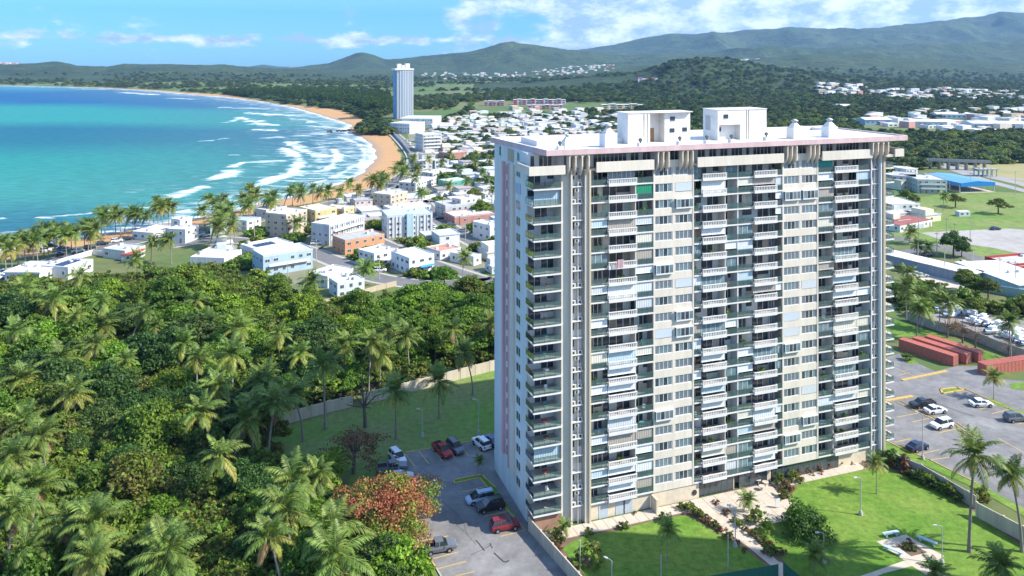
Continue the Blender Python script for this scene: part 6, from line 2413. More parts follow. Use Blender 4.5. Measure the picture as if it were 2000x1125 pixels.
for (x0, x1, y, w_, lab) in [(1830, 1905, 222, 26, 'white warehouse roof far right in the valley'), (1600, 1660, 0, 0, '')][:1] + [(1690, 1742, 233, 26, 'blue-walled warehouse among the trees behind the roof'), (1780, 1850, 236, 24, 'long white shed left of the big dark tree'), (1900, 2010, 240, 30, 'long grey warehouse at the right edge of the valley'), (1640, 1665, 206, 30, 'white hangar with gabled roof standing in the wood')]:
    A, B = Vector(G(x0, y, 7)), Vector(G(x1, y + (1 if x0 > 1700 else 0), 7))
    o = thing('warehouse', lab, 'warehouse', (A.x, A.y, 0), math.atan2(B.y - A.y, B.x - A.x))
    L_ = (B - A).length
    link('wall', MB().box(0, 0, 0, L_, w_, 6.4, 0).mesh('wall', [M_paintobj]), o, color=(.34, .48, .62) if 'blue' in lab else (.66, .67, .66))
    link('roof', MB().add([(-.5, -.6, 6.4), (L_ + .5, -.6, 6.4), (L_ + .5, w_ / 2, 8.6), (-.5, w_ / 2, 8.6), (L_ + .5, w_ + .6, 6.4), (-.5, w_ + .6, 6.4)], [(0, 1, 2, 3), (3, 2, 4, 5), (1, 4, 2), (0, 3, 5), (0, 5, 4, 1)], 0).mesh('roof', [M_roofobj]), o, color=(.74, .74, .73))
    for i in range(int(L_ / 6)):
        link('window', MB().box(i * 6 + 2, -.1, 2.5, i * 6 + 5, -.01, 4.2, 0).mesh('window', [M_glassblue]), o)

# blue pavilion
hP = 6.0
A, B, C2 = Vector(G(1799, 341, hP)), Vector(G(1877, 358, hP)), Vector(G(1944, 356, hP))
D2 = A + (C2 - B)
pv = thing('pavilion', 'open pavilion with bright blue metal roof on posts beside the field', 'pavilion', (B.x, B.y, 0))
P = [p - Vector((B.x, B.y, 0)) for p in (A, B, C2, D2)]
rid0, rid1 = (P[0] + P[3]) / 2 + Vector((0, 0, 1.1)), (P[1] + P[2]) / 2 + Vector((0, 0, 1.1))
mb = MB().add([P[0], P[1], rid1, rid0, P[2], P[3]], [(0, 1, 2, 3), (3, 2, 4, 5)], 0)
link('roof', mb.mesh('roof', [mat('pale_blue_roof_sheet', (.12, .32, .58), .5, .06, .4)]), pv)
dn = Vector((0, 0, -2.2))
mb = MB()
for a_, b_ in ((P[0], P[1]), (P[1], P[2]), (P[2], P[3]), (P[3], P[0])):
    mb.add([a_ + dn, b_ + dn, b_ + Vector((0, 0, .05)), a_ + Vector((0, 0, .05))], [(0, 1, 2, 3)], 0)
mb.add([P[1], P[2], rid1], [(0, 1, 2)], 0).add([P[0], P[3], rid0], [(0, 1, 2)], 0)
link('fascia', mb.mesh('fascia', [M_blueroof]), pv)
for i in range(5):
    for e0, e1 in ((P[0], P[1]), (P[3], P[2])):
        q = e0.lerp(e1, .03 + .235 * i)
        link('post', MB().box(q.x - .25, q.y - .25, 0, q.x + .25, q.y + .25, hP - .9, 0).mesh('post', [M_metal]), pv)
link('floor_slab', MB().prism([(p.x, p.y) for p in P], .0, .25, 0).mesh('floor_slab', [M_pave]), pv)

# long shelters with white roofs and the teal wall
bldg((1800, 506), (1896, 535), (1921, 529), 4, 'long white-roofed open shed behind the teal wall', (.30, .33, .35), (.80, .79, .77), name='storage_shed', cat='shed', depth=46, parapet=0, over=.5, win='none')
bldg((1931, 538), (1990, 556), (2080, 552), 4, 'white-roofed teal shed at the right edge', (.30, .45, .48), (.78, .77, .75), name='storage_shed', cat='shed', depth=30, parapet=0, over=.4, win='none')
bldg((1929, 508), (1978, 520), (2060, 512), 3.2, 'low shed with dark red fascia and white ribs at the right edge', (.36, .05, .05), (.60, .56, .52), name='storage_shed', cat='shed', depth=12, parapet=.9, win='none')
tw_ = wall_line('teal_wall', [(1745, 512), (1800, 527), (1870, 549), (1935, 572), (2100, 600)], 3.0, .25, M_bluewall)
tagged(link('boundary_wall', tw_.mesh('boundary_wall', [M_bluewall])), 'long teal painted wall in front of the white-roofed sheds', 'wall')


def panel_wall(name, pts, h, m, label, seg=4.0, th=.2, cap=None):
    """wall of separate panels between posts"""
    P = [Vector(G(*p)) for p in pts]
    o = thing(name, label, 'wall', P[0])
    c_ = 0
    for a_, b_ in zip(P[:-1], P[1:]):
        L_ = (b_ - a_).length
        n = max(1, int(round(L_ / seg)))
        rz = math.atan2(b_.y - a_.y, b_.x - a_.x)
        s_ = L_ / n
        pm = MB().box(.17, -th / 2, 0, s_ - .17, th / 2, h, 0).mesh('panel', [m])
        po = MB().box(-.165, -th * .85, 0, .165, th * .85, h + .12, 0).mesh('post', [m])
        for i in range(n):
            q = a_ + (b_ - a_) * (i / n) - P[0]
            link('panel', pm, o, q, (0, 0, rz))
            link('post', po, o, q, (0, 0, rz))
    return o


panel_wall('boundary_wall', [(545, 832), (640, 806), (690, 794)], 2.6, M_wallcream, 'cream panel wall left of the gap at the jungle edge')
panel_wall('boundary_wall', [(708, 790), (760, 777), (900, 740), (985, 718)], 2.6, M_wallcream, 'cream panel wall between the shaded lawn and the jungle')
panel_wall('boundary_wall', [(1034, 1038), (1130, 1148), (1180, 1205)], 2.3, M_wallcream, 'cream wall from the tower corner down beside the left car park')
panel_wall('boundary_wall', [(1752, 912), (1800, 932), (1890, 985), (1908, 996)], 2.4, M_concrete, 'grey garden wall behind the hedge beside the right car park')
panel_wall('boundary_wall', [(1908, 1010), (1960, 1038), (2040, 1080)], 2.6, M_wallcream, 'pale garden wall at the right edge behind the tall palms')
panel_wall('boundary_wall', [c4b(*p) for p in [(200, 95), (420, 175), (640, 225), (860, 320), (1100, 400)]], 2.8, M_concrete, 'grey wall between boat yard and the red containers')
panel_wall('boundary_wall', [(130, 512), (181, 497), (208, 502)], 2.0, M_white, 'white garden wall beside the solar-panel beach house', seg=5)
panel_wall('boundary_wall', [(395, 498), (420, 487), (452, 478)], 2.0, M_white, 'white curved wall beside the street above the jungle', seg=5)
panel_wall('boundary_wall', [(795, 398), (860, 384), (905, 375)], 2.4, M_white, 'long white wall running behind the palm in town', seg=6)
panel_wall('sea_wall', [(812, 330), (800, 300), (785, 280), (768, 262), (758, 250)], 2.6, M_cream, 'pale sea wall along the inner edge of the beach', seg=9)
panel_wall('boundary_wall', [(615, 600), (680, 585), (735, 568), (775, 558)], 1.8, M_tan, 'low tan wall along the street below the white houses', seg=5)

# green windscreens of the tennis court
def screen(a_, b_, label):
    A, B = Vector(G(*a_)), Vector(G(*b_))
    o = thing('court_screen', label, 'fence', A, math.atan2(B.y - A.y, B.x - A.x))
    L_ = (B - A).length
    n = max(2, int(L_ / 3))
    for i in range(n + 1):
        link('post', MB().tube([(L_ * i / n, 0, 0), (L_ * i / n, 0, 3.1)], .05, 6).mesh('post', [M_raildark]), o)
        if i < n:
            link('screen_cloth', MB().box(L_ * i / n + .06, -.015, .1, L_ * (i + 1) / n - .06, .015, 3.0, 0).mesh('screen_cloth', [mat('green_screen_cloth', (.03, .13, .09), .9, .1, 2)]), o)


screen((1340, 1172), (1520, 1140), 'dark green court windscreen left of the garden path')
screen((1530, 1136), (1600, 1196), 'dark green court windscreen right of the garden path')

# sidewalk slabs along the front of the tower
sl = []
o = thing('sidewalk', 'strip of pale paving slabs along the foot of the tower front', 'pavement', (TC[0], TC[1], 0), TH)
n = 15
u0_, u1_ = uc * .2, U(1345)
for i in range(n):
    a_, b_ = u0_ + (u1_ - u0_) * i / n, u0_ + (u1_ - u0_) * (i + 1) / n
    link('paving_slab', MB().box(a_ + .04, -2.9, 0, b_ - .04, -.15 if a_ > uc else -.3, .09 + .01 * (i % 3), 0).mesh('paving_slab', [M_pave]), o)
o = thing('patio', 'patio of large beige paving slabs before the lobby windows', 'pavement', (TC[0], TC[1], 0), TH)
u0_, u1_ = U(1347), U(1500)
for i in range(7):
    for j in range(4):
        if (i > 5 and j > 2):
            continue
        a_, b_ = u0_ + (u1_ - u0_) * i / 7, u0_ + (u1_ - u0_) * (i + 1) / 7
        link('paving_slab', MB().box(a_ + .03, -2.7 * (j + 1) + .04, 0, b_ - .03, -2.7 * j - .02, .08 + .012 * ((i + j) % 3), 0).mesh('paving_slab', [M_pave]), o)
o = thing('sidewalk', 'narrow path of paving slabs behind the croton bed at the far lobby', 'pavement', (TC[0], TC[1], 0), TH)
for i in range(10):
    a_, b_ = U(1505) + i * 2.1, U(1505) + (i + 1) * 2.1
    link('paving_slab', MB().box(a_ + .03, -1.9, 0, b_ - .03, .3, .09, 0).mesh('paving_slab', [M_pave]), o)

# shipping containers
def container(x, y, x2, y2, label, w=2.6, h=2.75):
    A, B = Vector(G(x, y, h)), Vector(G(x2, y2, h))
    L_ = (B - A).length
    o = thing('shipping_container', label, 'shipping container', (A.x, A.y, 0), math.atan2(B.y - A.y, B.x - A.x), 'red containers parked behind the tower')
    mb = MB()
    n = int(L_ / .3)
    vv, ff = [], []
    for side, y0 in ((0, 0), (1, w)):
        b = len(vv)
        for i in range(n + 1):
            yy_ = y0 + (.05 if (i // 2) % 2 else 0) * (1 if side == 0 else -1)
            vv += [(L_ * i / n, yy_, .12), (L_ * i / n, yy_, h - .1)]
        ff += [(b + 2 * i, b + 2 * i + 2, b + 2 * i + 3, b + 2 * i + 1) for i in range(n)]
    mb.add(vv, ff, 0)
    mb.box(.02, .06, h - .14, L_ - .02, w - .06, h - .04, 0)
    for i in range(int(L_ / .6)):
        mb.box(.3 + i * .6, .1, h - .04, .55 + i * .6, w - .1, h - .01, 0)
    for (a_, b_) in ((0, -.02), (0, w - .1)):
        mb.box(0, b_, 0, L_, b_ + .12, .12, 0).box(0, b_, h - .1, L_, b_ + .12, h, 0)
    mb.box(-.02, -.02, 0, .1, w + .02, h, 0)
    link('body', mb.mesh('body', [M_container]), o)
    for s_ in (0, 1):
        d_ = link('door', MB().box(L_, .04 + s_ * (w / 2 - .02), .1, L_ + .06, w / 2 - .02 + s_ * (w / 2 - .04), h - .1, 0).mesh('door', [M_container]), o)
        for q in (.3, .9):
            link('lock_bar', MB().tube([(L_ + .09, .1 + s_ * w / 2 + q, .15), (L_ + .09, .1 + s_ * w / 2 + q, h - .15)], .03, 6).mesh('lock_bar', [M_metal]), d_)


container(*c4b(133, 232), *c4b(530, 358), 'nearest of the three long red containers behind the tower')
container(*c4b(233, 222), *c4b(625, 345), 'middle one of the three long red containers')
container(*c4b(325, 210), *c4b(715, 332), 'rearmost of the three long red containers with dark top edge')
container(*c4b(775, 425), *c4b(1150, 370), 'orange-red container at the right edge beside the palm', w=2.6)

# small boats and trucks stored in the yard behind the wall
ry = random.Random(9)
yard = []
for i in range(34):
    x, y = c4b(ry.uniform(420, 1080), 0)
    t = (x - c4b(420, 0)[0]) / 176
    y = 618 + t * 62 - ry.uniform(2, 24)
    X, Y, _ = G(x, y)
    yard.append(dict(X=X, Y=Y, adj=ry.choice(['white', 'pale', 'blue-trimmed'])))
band_items(yard, 4, 'stored boat', ' of the boat yard', 'row', 'boats stored in the yard behind the grey wall')
hullm = MB()
st = [(-3, .9, .5), (-1.5, 1.15, .3), (.5, 1.15, .2), (2, .8, .25), (3.2, .05, .8)]
vv = []
for (x, w_, zk_) in st:
    vv += [(x, -w_, 1.5), (x, -w_ * .6, zk_ + .35), (x, 0, zk_), (x, w_ * .6, zk_ + .35), (x, w_, 1.5)]
ff = [(5 * i + j, 5 * i + j + 1, 5 * i + j + 6, 5 * i + j + 5) for i in range(4) for j in range(4)] + [(4, 3, 2, 1, 0)]
hullm.add(vv, ff, 0)
hullm.add([(x, -w_, 1.45) for x, w_, q in st] + [(x, w_, 1.45) for x, w_, q in st], [(i, i + 1, 6 + i, 5 + i) for i in range(4)], 0)
hullm = hullm.mesh('hull', [M_furn])
cabm = MB().box(-.8, -.6, 1.46, 1, .6, 2.5, 0).box(-1.0, -.7, 2.5, 1.1, .7, 2.6, 0).mesh('cabin', [M_furn])
engm = MB().box(-3.4, -.2, .9, -3.02, .2, 1.9, 0).mesh('outboard_engine', [M_dark])
for d in yard:
    o = thing('stored_boat', d['label'], 'boat', (d['X'], d['Y'], 0), ry.choice([.3, 1.9, .4, 2.0]) + ry.uniform(-.2, .2), d['group'], ry.uniform(.6, .95))
    c_ = {'white': (.8, .8, .8), 'pale': (.65, .68, .68), 'blue-trimmed': (.55, .66, .78)}[d['adj']]
    link('hull', hullm, o, color=c_)
    link('cabin', cabm, o, color=(.8, .8, .8))
    link('outboard_engine', engm, o)

# ------------------------------------------------------------------ vehicles
WHEEL_T = MB().tube([(0, -.11, 0), (0, .11, 0)], .33, 14).mesh('tyre', [M_rubber])
WHEEL_R = MB().tube([(0, -.12, 0), (0, .12, 0)], .2, 10).mesh('rim', [M_rim])
HUB = MB().tube([(0, -.1, 0), (0, .1, 0)], .08, 6).mesh('wheel', [M_rim])
LMP = MB().box(-.04, -.17, -.08, .04, .17, .08, 0).mesh('headlight', [M_lamp])
TLP = MB().box(-.04, -.16, -.12, .04, .16, .12, 0).mesh('tail_light', [M_tail])
MIR = MB().box(-.06, -.1, -.07, .06, .1, .07, 0).mesh('mirror', [M_carpaint])


def car_meshes(kind):
    """profiles: x, half width, sill z, belt z  and the greenhouse: x, half width, z"""
    if kind == 'sedan':
        body = [(-2.3, .72, .42, .72), (-2.2, .84, .25, .95), (-1.5, .9, .2, 1.0), (-.6, .91, .2, .98), (.8, .91, .2, .95), (1.6, .88, .2, .85), (2.15, .8, .25, .74), (2.32, .66, .4, .6)]
        gh = [(-1.75, .98), (-1.05, 1.40), (.25, 1.42), (1.15, .93)]
    elif kind == 'suv':
        body = [(-2.25, .78, .45, .95), (-2.2, .9, .32, 1.08), (-1.4, .94, .28, 1.1), (-.5, .94, .28, 1.1), (.8, .94, .28, 1.08), (1.6, .92, .28, 1.02), (2.15, .86, .32, .92), (2.3, .74, .45, .75)]
        gh = [(-2.12, 1.08), (-1.85, 1.68), (.35, 1.72), (1.15, 1.06)]
    elif kind == 'van':
        body = [(-2.3, .8, .4, .95), (-2.25, .9, .28, 1.1), (-1.4, .95, .25, 1.12), (-.4, .95, .25, 1.1), (.9, .95, .25, 1.05), (1.7, .92, .25, .95), (2.2, .84, .3, .8), (2.35, .7, .42, .65)]
        gh = [(-2.2, 1.1), (-2.0, 1.68), (.5, 1.7), (1.6, 1.0)]
    else:
        body = [(-2.7, .86, .45, 1.0), (-2.65, .92, .4, 1.08), (-1.6, .94, .32, 1.08), (-.65, .95, .32, 1.08), (1.0, .95, .32, 1.1), (1.9, .93, .32, 1.06), (2.45, .88, .36, .98), (2.6, .78, .5, .8)]
        gh = [(-.75, 1.08), (-.6, 1.68), (.55, 1.7), (1.25, 1.08)]
    mb = MB()
    v = []
    for (x, w, z0, z1) in body:
        zm = z0 + (z1 - z0) * .62
        v += [(x, -w * .9, z0), (x, -w, zm), (x, -w * .93, z1), (x, w * .93, z1), (x, w, zm), (x, w * .9, z0)]
    n = len(body)
    f = [(6 * i + j, 6 * i + 6 + j, 6 * i + 7 + j, 6 * i + 1 + j) for i in range(n - 1) for j in range(5)]
    f = [q[::-1] for q in f]
    f += [tuple(range(6)), tuple(range(6 * n - 6, 6 * n))[::-1]]
    f += [(6 * i, 6 * i + 5, 6 * i + 11, 6 * i + 6)[::-1] for i in range(n - 1)]
    mb.add(v, f, 0)
    for sx_ in (-1.35, 1.4):
        for sy_ in (-1, 1):
            mb.tube([(sx_, sy_ * .80, .36), (sx_, sy_ * .945, .36)], .41, 14, 1, False)
    if kind == 'pickup':           # open bed
        mb.box(-2.55, -.74, 1.085, -.85, .74, 1.1, 1)
        mb.box(-2.62, -.86, 1.07, -.8, -.76, 1.2, 0).box(-2.62, .76, 1.07, -.8, .86, 1.2, 0).box(-2.66, -.86, 1.07, -2.56, .86, 1.2, 0)
    bodym = mb.mesh('body', [M_carpaint, M_rubber])
    (xa, za_), (xb, zb_), (xc, zc_), (xd, zd_) = gh
    wb, wt = .86, .68
    P = [(xa, wb, za_), (xb, wt, zb_), (xc, wt, zc_), (xd, wb * .96, zd_)]
    gl = MB()
    v = [(x, -w, z) for x, w, z in P] + [(x, w, z) for x, w, z in P]
    gl.add(v, [(0, 3, 2, 1), (4, 5, 6, 7), (0, 1, 5, 4), (2, 3, 7, 6)], 0)
    glm = gl.mesh('window_glass', [M_carglass])
    rf = MB().box(xb - .03, -wt - .01, min(zb_, zc_) - .02, xc + .03, wt + .01, max(zb_, zc_) + .035, 0)
    for (xp, xq) in ((xb * .5 + xc * .5, xb * .5 + xc * .5),):
        for s_ in (-1, 1):
            rf.add([(xp - .05, s_ * (wb + .012), min(za_, zd_) - .02), (xp + .05, s_ * (wb + .012), min(za_, zd_) - .02), (xp + .05, s_ * (wt + .012), zb_), (xp - .05, s_ * (wt + .012), zb_)], [(0, 1, 2, 3)], 0)
    if kind in ('suv', 'van'):
        for s_ in (-1, 1):
            rf.box(xb, s_ * (wt - .06), max(zb_, zc_) + .04, xc - .3, s_ * (wt - .1), max(zb_, zc_) + .09, 1)
    rfm = rf.mesh('roof', [M_carpaint, M_dark])
    return bodym, glm, rfm, body


CARS = {k: car_meshes(k) for k in ('sedan', 'suv', 'van', 'pickup')}
PAINT = {'white': (.80, .80, .79), 'silver': (.50, .52, .54), 'grey': (.13, .14, .16), 'black': (.02, .02, .022), 'red': (.36, .025, .025), 'dark red': (.20, .018, .03), 'blue': (.03, .07, .22), 'silver-blue': (.36, .46, .58), 'dark blue': (.015, .025, .08), 'green': (.03, .10, .09)}


def car(kind, colr, px, py, ang, label, s=1.12, group=None, z=.03, detail=True):
    X, Y, _ = G(px, py)
    nm = {'sedan': 'parked_car', 'suv': 'parked_suv', 'van': 'parked_minivan', 'pickup': 'pickup_truck'}[kind]
    o = thing(nm, label, {'sedan': 'car', 'suv': 'suv', 'van': 'minivan', 'pickup': 'pickup truck'}[kind], (X, Y, z), ang, group, s)
    b, g, r, prof = CARS[kind]
    c_ = PAINT[colr]
    link('body', b, o, color=c_)
    link('window_glass', g, o)
    link('roof', r, o, color=c_)
    for sx_ in (-1.35, 1.4):
        for sy_ in (-1, 1):
            w = link('wheel', HUB, o, (sx_, sy_ * .87, .33))
            if detail:
                link('tyre', WHEEL_T, w)
                link('rim', WHEEL_R, w)
    if detail:
        xf, xr = prof[-1][0] - .04, prof[0][0] + .02
        for sy_ in (-1, 1):
            link('headlight', LMP, o, (xf, sy_ * .58, prof[-1][3] - .06))
            link('tail_light', TLP, o, (xr, sy_ * .62, prof[0][3] - .1))
            link('mirror', MIR, o, (.75, sy_ * 1.0, 1.05), color=c_)
    return o


A0 = TH
for (k, c_, x, y, a_, lab) in [
        ('suv', 'white', 776, 900, 2.15 + math.pi, 'white suv parked at the left end of the back row'),
        ('pickup', 'grey', 766, 920, .25, 'dark pickup truck beside the white suv behind the coral tree'),
        ('sedan', 'silver', 782, 938, .25, 'pale blue-grey car half hidden behind the coral-leaved tree'),
        ('pickup', 'red', 864, 886, 2.15 + math.pi, 'red pickup truck in the back row of the left car park'),
        ('suv', 'grey', 889, 880, 2.15 + math.pi, 'dark grey suv next to the red pickup truck'),
        ('suv', 'white', 940, 872, 2.15, 'white suv in the back row near the tower edge'),
        ('sedan', 'blue', 960, 866, 2.15, 'blue car half hidden behind the tower corner'),
        ('van', 'silver-blue', 938, 980, TH + math.pi, 'pale silver-blue minivan beside the tower wall'),
        ('suv', 'black', 958, 995, TH + math.pi + .05, 'black suv with roof rails beside the silver-blue minivan'),
        ('suv', 'dark red', 986, 1033, TH - .05, 'dark red suv nearest the corner of the tower'),
        ('pickup', 'grey', 857, 1076, TH - .05, 'grey pickup truck in the sunny bay at the bottom'),
        ('pickup', 'black', 1801, 795, TH + 3.0, 'dark pickup with silver bonnet at the top of the right car park'),
        ('sedan', 'white', 1827, 806, TH - .1, 'white saloon next to the dark pickup in the right car park'),
        ('suv', 'white', 1839, 835, TH + math.pi, 'boxy white suv in the middle of the right car park'),
        ('sedan', 'dark blue', 1792, 878, TH + .1, 'dark blue saloon beside the lamp post of the right car park'),
        ('sedan', 'white', 1916, 793, TH - .3, 'white saloon alone near the planter of the right car park'),
        ('suv', 'grey', 1984, 822, TH - .2, 'dark grey suv at the right edge of the right car park'),
        ('sedan', 'dark blue', 1944, 449, .2, 'dark car alone on the pale parking ground'),
        ('sedan', 'black', 1862, 324, -.5, 'dark car driving on the highway near the overpass'),
        ('sedan', 'black', 1812, 501, .2, 'dark car on the road above the long white shed'),
        ('sedan', 'white', 1885, 517, -.3, 'white car behind the long white shed')]:
    car(k, c_, x, y, a_, lab)
tc_ = []
for (x, y, c_, k, a_) in [(851, 449, 'white', 'sedan', .4), (863, 447, 'red', 'sedan', .4), (860, 458, 'white', 'suv', .3), (860, 428, 'black', 'sedan', .2), (882, 440, 'grey', 'sedan', .2), (905, 453, 'grey', 'sedan', .5), (618, 478, 'white', 'suv', .1), (742, 531, 'white', 'suv', .1), (805, 537, 'black', 'sedan', .2),
                          (88, 492, 'white', 'suv', .5), (100, 484, 'green', 'suv', .5), (118, 499, 'black', 'sedan', .6), (121, 487, 'blue', 'sedan', .6), (152, 493, 'white', 'suv', .6), (175, 487, 'black', 'suv', .6), (200, 479, 'black', 'suv', .6), (228, 473, 'white', 'suv', .6), (250, 469, 'black', 'sedan', .6), (5, 536, 'white', 'suv', .7), (14, 543, 'white', 'sedan', .7), (27, 533, 'grey', 'sedan', .7),
                          (512, 419, 'white', 'sedan', .4), (420, 455, 'black', 'sedan', .3), (440, 452, 'blue', 'sedan', .3), (400, 462, 'silver', 'sedan', .3), (820, 325, 'white', 'sedan', 1.2), (818, 315, 'silver', 'sedan', 1.2), (826, 332, 'white', 'suv', 1.2), (812, 296, 'blue', 'sedan', 1.2), (806, 288, 'white', 'sedan', 1.2), (800, 280, 'white', 'sedan', 1.2), (795, 275, 'silver', 'sedan', 1.2), (790, 345, 'white', 'sedan', 1), (765, 374, 'blue', 'sedan', .6), (780, 368, 'dark blue', 'suv', .6),
                          (1775, 533, 'white', 'sedan', 0), (1790, 538, 'white', 'sedan', .2), (1800, 541, 'silver', 'sedan', .1), (1782, 545, 'silver', 'suv', .1)]:
    X, Y, _ = G(x, y)
    tc_.append(dict(X=X, Y=Y, x=x, y=y, c=c_, k=k, a=a_, adj=c_))
band_items(tc_, 4, 'car parked by the houses', ' in town', 'row', 'cars parked in the town streets')
for d in tc_:
    car(d['k'], d['c'], d['x'], d['y'], d['a'], d['label'], 1.08, d['group'], .045, d['Y'] < 380)

# ------------------------------------------------------------------ lamps, poles, benches, footbridge, people
def lamp_post(x, y, h, label, arm=(0, 1), base=True, m=None, group=None, w=.07):
    X, Y, _ = G(x, y)
    o = thing('street_lamp', label, 'lamp post', (X, Y, 0), RN.uniform(2.5, 3.5), group)
    link('pole', MB().tube([(0, 0, .3), (0, 0, h)], [w * 1.3, w], 8).mesh('pole', [m or M_metal]), o)
    if base:
        link('footing', MB().tube([(0, 0, 0), (0, 0, .35), (0, 0, .8)], [.42, .38, .22], 8).mesh('footing', [M_kerb]), o)
    if arm:
        link('arm', MB().tube([(0, 0, h), (.3, 0, h + .12), (.9, 0, h + .15)], [.04, .04, .035], 6).mesh('arm', [m or M_metal]), o)
        link('lamp_head', MB().box(.75, -.13, h + .08, 1.35, .13, h + .22, 0).mesh('lamp_head', [M_ac]), o)
    return o


for (x, y, h, lab) in [(1681, 1006, 6.6, 'lamp post with concrete footing in the middle of the right lawn'), (1436, 1068, 6.5, 'lamp post beside the garden path near the patio'), (825, 852, 5.5, 'lamp post on the shaded lawn beside the curved palm'),
                       (935, 848, 7.2, 'tall lamp post on the lawn behind the left car park'), (779, 928, 3.4, 'lamp post at the left car park rising above the coral tree'), (1802, 897, 9.0, 'tall beige lamp post beside the right car park'),
                       (1195, 1150, 4.2, 'lamp with pale twin head at the bottom of the left lawn'), (1609, 1098, 4.6, 'thin pole with lamp behind the dark bushy palm'), (1840, 1102, 6.0, 'thin lamp pole beside the bench plaza')]:
    lamp_post(x, y, h, lab)
for (x, y, h, lab) in [(1133, 1112, 4.4, 'pale pole on the left lawn beside the cream wall'), (1291, 1140, 4.2, 'pale pole at the bottom edge of the left lawn'), (1422, 1136, 7.0, 'grey pole beside the green court screen')]:
    X, Y, _ = G(x, y)
    o = thing('pole', lab, 'pole', (X, Y, 0))
    link('shaft', MB().tube([(0, 0, 0), (0, 0, h)], .09, 8).mesh('shaft', [M_kerb]), o)
    link('cap', MB().tube([(0, 0, h), (0, 0, h + .12)], .13, 8).mesh('cap', [M_kerb]), o)
up_ = []
for (x, y, h) in [(449, 478, 10), (497, 470, 9), (618, 512, 9), (741, 546, 9), (562, 562, 9), (864, 425, 9), (909, 470, 9), (915, 440, 9), (695, 565, 8), (839, 400, 9), (894, 400, 9), (1794, 464, 12), (1849, 474, 11), (1895, 466, 10), (1830, 500, 10), (1845, 540, 11), (1793, 525, 10), (1983, 380, 14), (1896, 375, 12), (1935, 360, 11), (1896, 320, 11), (1850, 305, 12), (1865, 475, 9), (1900, 530, 9), (1983, 565, 10), (1953, 550, 9)]:
    X, Y, _ = G(x, y)
    up_.append(dict(X=X, Y=Y, h=h, adj='concrete'))
band_items(up_, 3, 'utility pole', ' along the streets', 'row', 'utility poles along the streets')
for d in up_:
    o = thing('utility_pole', d['label'], 'utility pole', (d['X'], d['Y'], 0), RN.uniform(0, 3), d['group'])
    link('shaft', MB().tube([(0, 0, 0), (0, 0, d['h'])], [.17, .11], 7).mesh('shaft', [M_kerb]), o)
    link('crossarm', MB().box(-.9, -.06, d['h'] - .9, .9, .06, d['h'] - .75, 0).mesh('crossarm', [M_bark]), o)
# benches
M_bench = mat('pale_blue_bench_paint', (.45, .60, .66), .7, .1, 2)
for (x, y, a_, lab) in [(1740, 1047, .25, 'pale blue concrete bench behind the paved plaza'), (1811, 1061, -.75, 'pale blue bench on the right side of the plaza'), (1745, 1080, -.75, 'pale blue bench on the left side of the plaza')]:
    X, Y, _ = G(x, y)
    o = thing('park_bench', lab, 'bench', (X, Y, .05), a_)
    link('seat', MB().box(-1.5, -.32, .5, 1.5, .32, .62, 0).mesh('seat', [M_bench]), o)
    for s_ in (-1, 1):
        link('leg', MB().box(s_ * 1.0 - .12, -.28, 0, s_ * 1.0 + .12, .28, .5, 0).mesh('leg', [M_bench]), o)
X, Y, _ = G(558, 573)
o = thing('swimming_pool', 'small turquoise swimming pool beside the lowest blue-white house', 'pool', (X, Y, 0), .7)
link('rim', MB().box(-4, -2.4, 0, 4, 2.4, .18, 0).mesh('rim', [M_pave]), o)
link('water', MB().box(-3.6, -2, .181, 3.6, 2, .2, 0).mesh('water', [mat('pool_water', (.02, .35, .40), .1, .05, 1)]), o)
# white banner board at the patio edge
X, Y, _ = G(1519, 993)
o = thing('white_board', 'white board standing at the edge of the patio', 'board', (X, Y, .05), .3)
link('panel', MB().box(-.45, -.03, .3, .45, .03, 1.7, 0).mesh('panel', [M_white]), o)
for s_ in (-1, 1):
    link('leg', MB().box(s_ * .4 - .03, -.03, 0, s_ * .4 + .03, .03, .3, 0).mesh('leg', [M_metal]), o)
# patio tables
for i, (x, y) in enumerate([(1480, 945), (1495, 950), (1488, 958)]):
    X, Y, _ = G(x, y)
    o = thing('patio_table', f'{["left", "right", "front"][i]}most of the round stone tables on the patio', 'table', (X, Y, .08), 0, 'stone tables on the patio')
    link('table_top', MB().tube([(0, 0, .72), (0, 0, .8)], .6, 12).mesh('table_top', [M_pave]), o)
    link('pedestal', MB().tube([(0, 0, 0), (0, 0, .72)], [.28, .18], 8).mesh('pedestal', [M_pave]), o)
# overpass by the highway
br = thing('road_bridge', 'concrete footbridge crossing the highway with a blue-grey stair tower', 'bridge', (0, 0, 0))
A, B = Vector(G(1812, 312, 6.5)), Vector(G(1935, 316, 6.5))
d = (B - A).normalized()
n_ = Vector((-d.y, d.x, 0))
mb = MB()
P = [A - n_ * 2, B - n_ * 2, B + n_ * 2, A + n_ * 2]
mb.prism([(p.x, p.y) for p in P], 5.6, 6.3, 0)
link('deck', mb.mesh('deck', [M_concrete]), br)
for s_ in (-1, 1):
    mb = MB().prism([tuple((A + n_ * s_ * 2)[:2]), tuple((B + n_ * s_ * 2)[:2]), tuple((B + n_ * s_ * 1.85)[:2]), tuple((A + n_ * s_ * 1.85)[:2])], 6.31, 7.5, 0)
    link('parapet', mb.mesh('parapet', [M_concrete]), br)
for i in range(7):
    q = A.lerp(B, (i + .3) / 7)
    link('pier', MB().box(q.x - .5, q.y - 1.5, 0, q.x + .5, q.y + 1.5, 5.6, 0).mesh('pier', [M_concrete]), br)
st_ = Vector(G(1930, 345, 0))
for i in range(5):
    for j in range(2):
        link('stair_post', MB().box(st_.x + i * 3 - 6 - .25, st_.y + j * 6, 0, st_.x + i * 3 - 6 + .25, st_.y + j * 6 + .5, 6.4 - i * .4, 0).mesh('stair_post', [M_bluewall]), br)
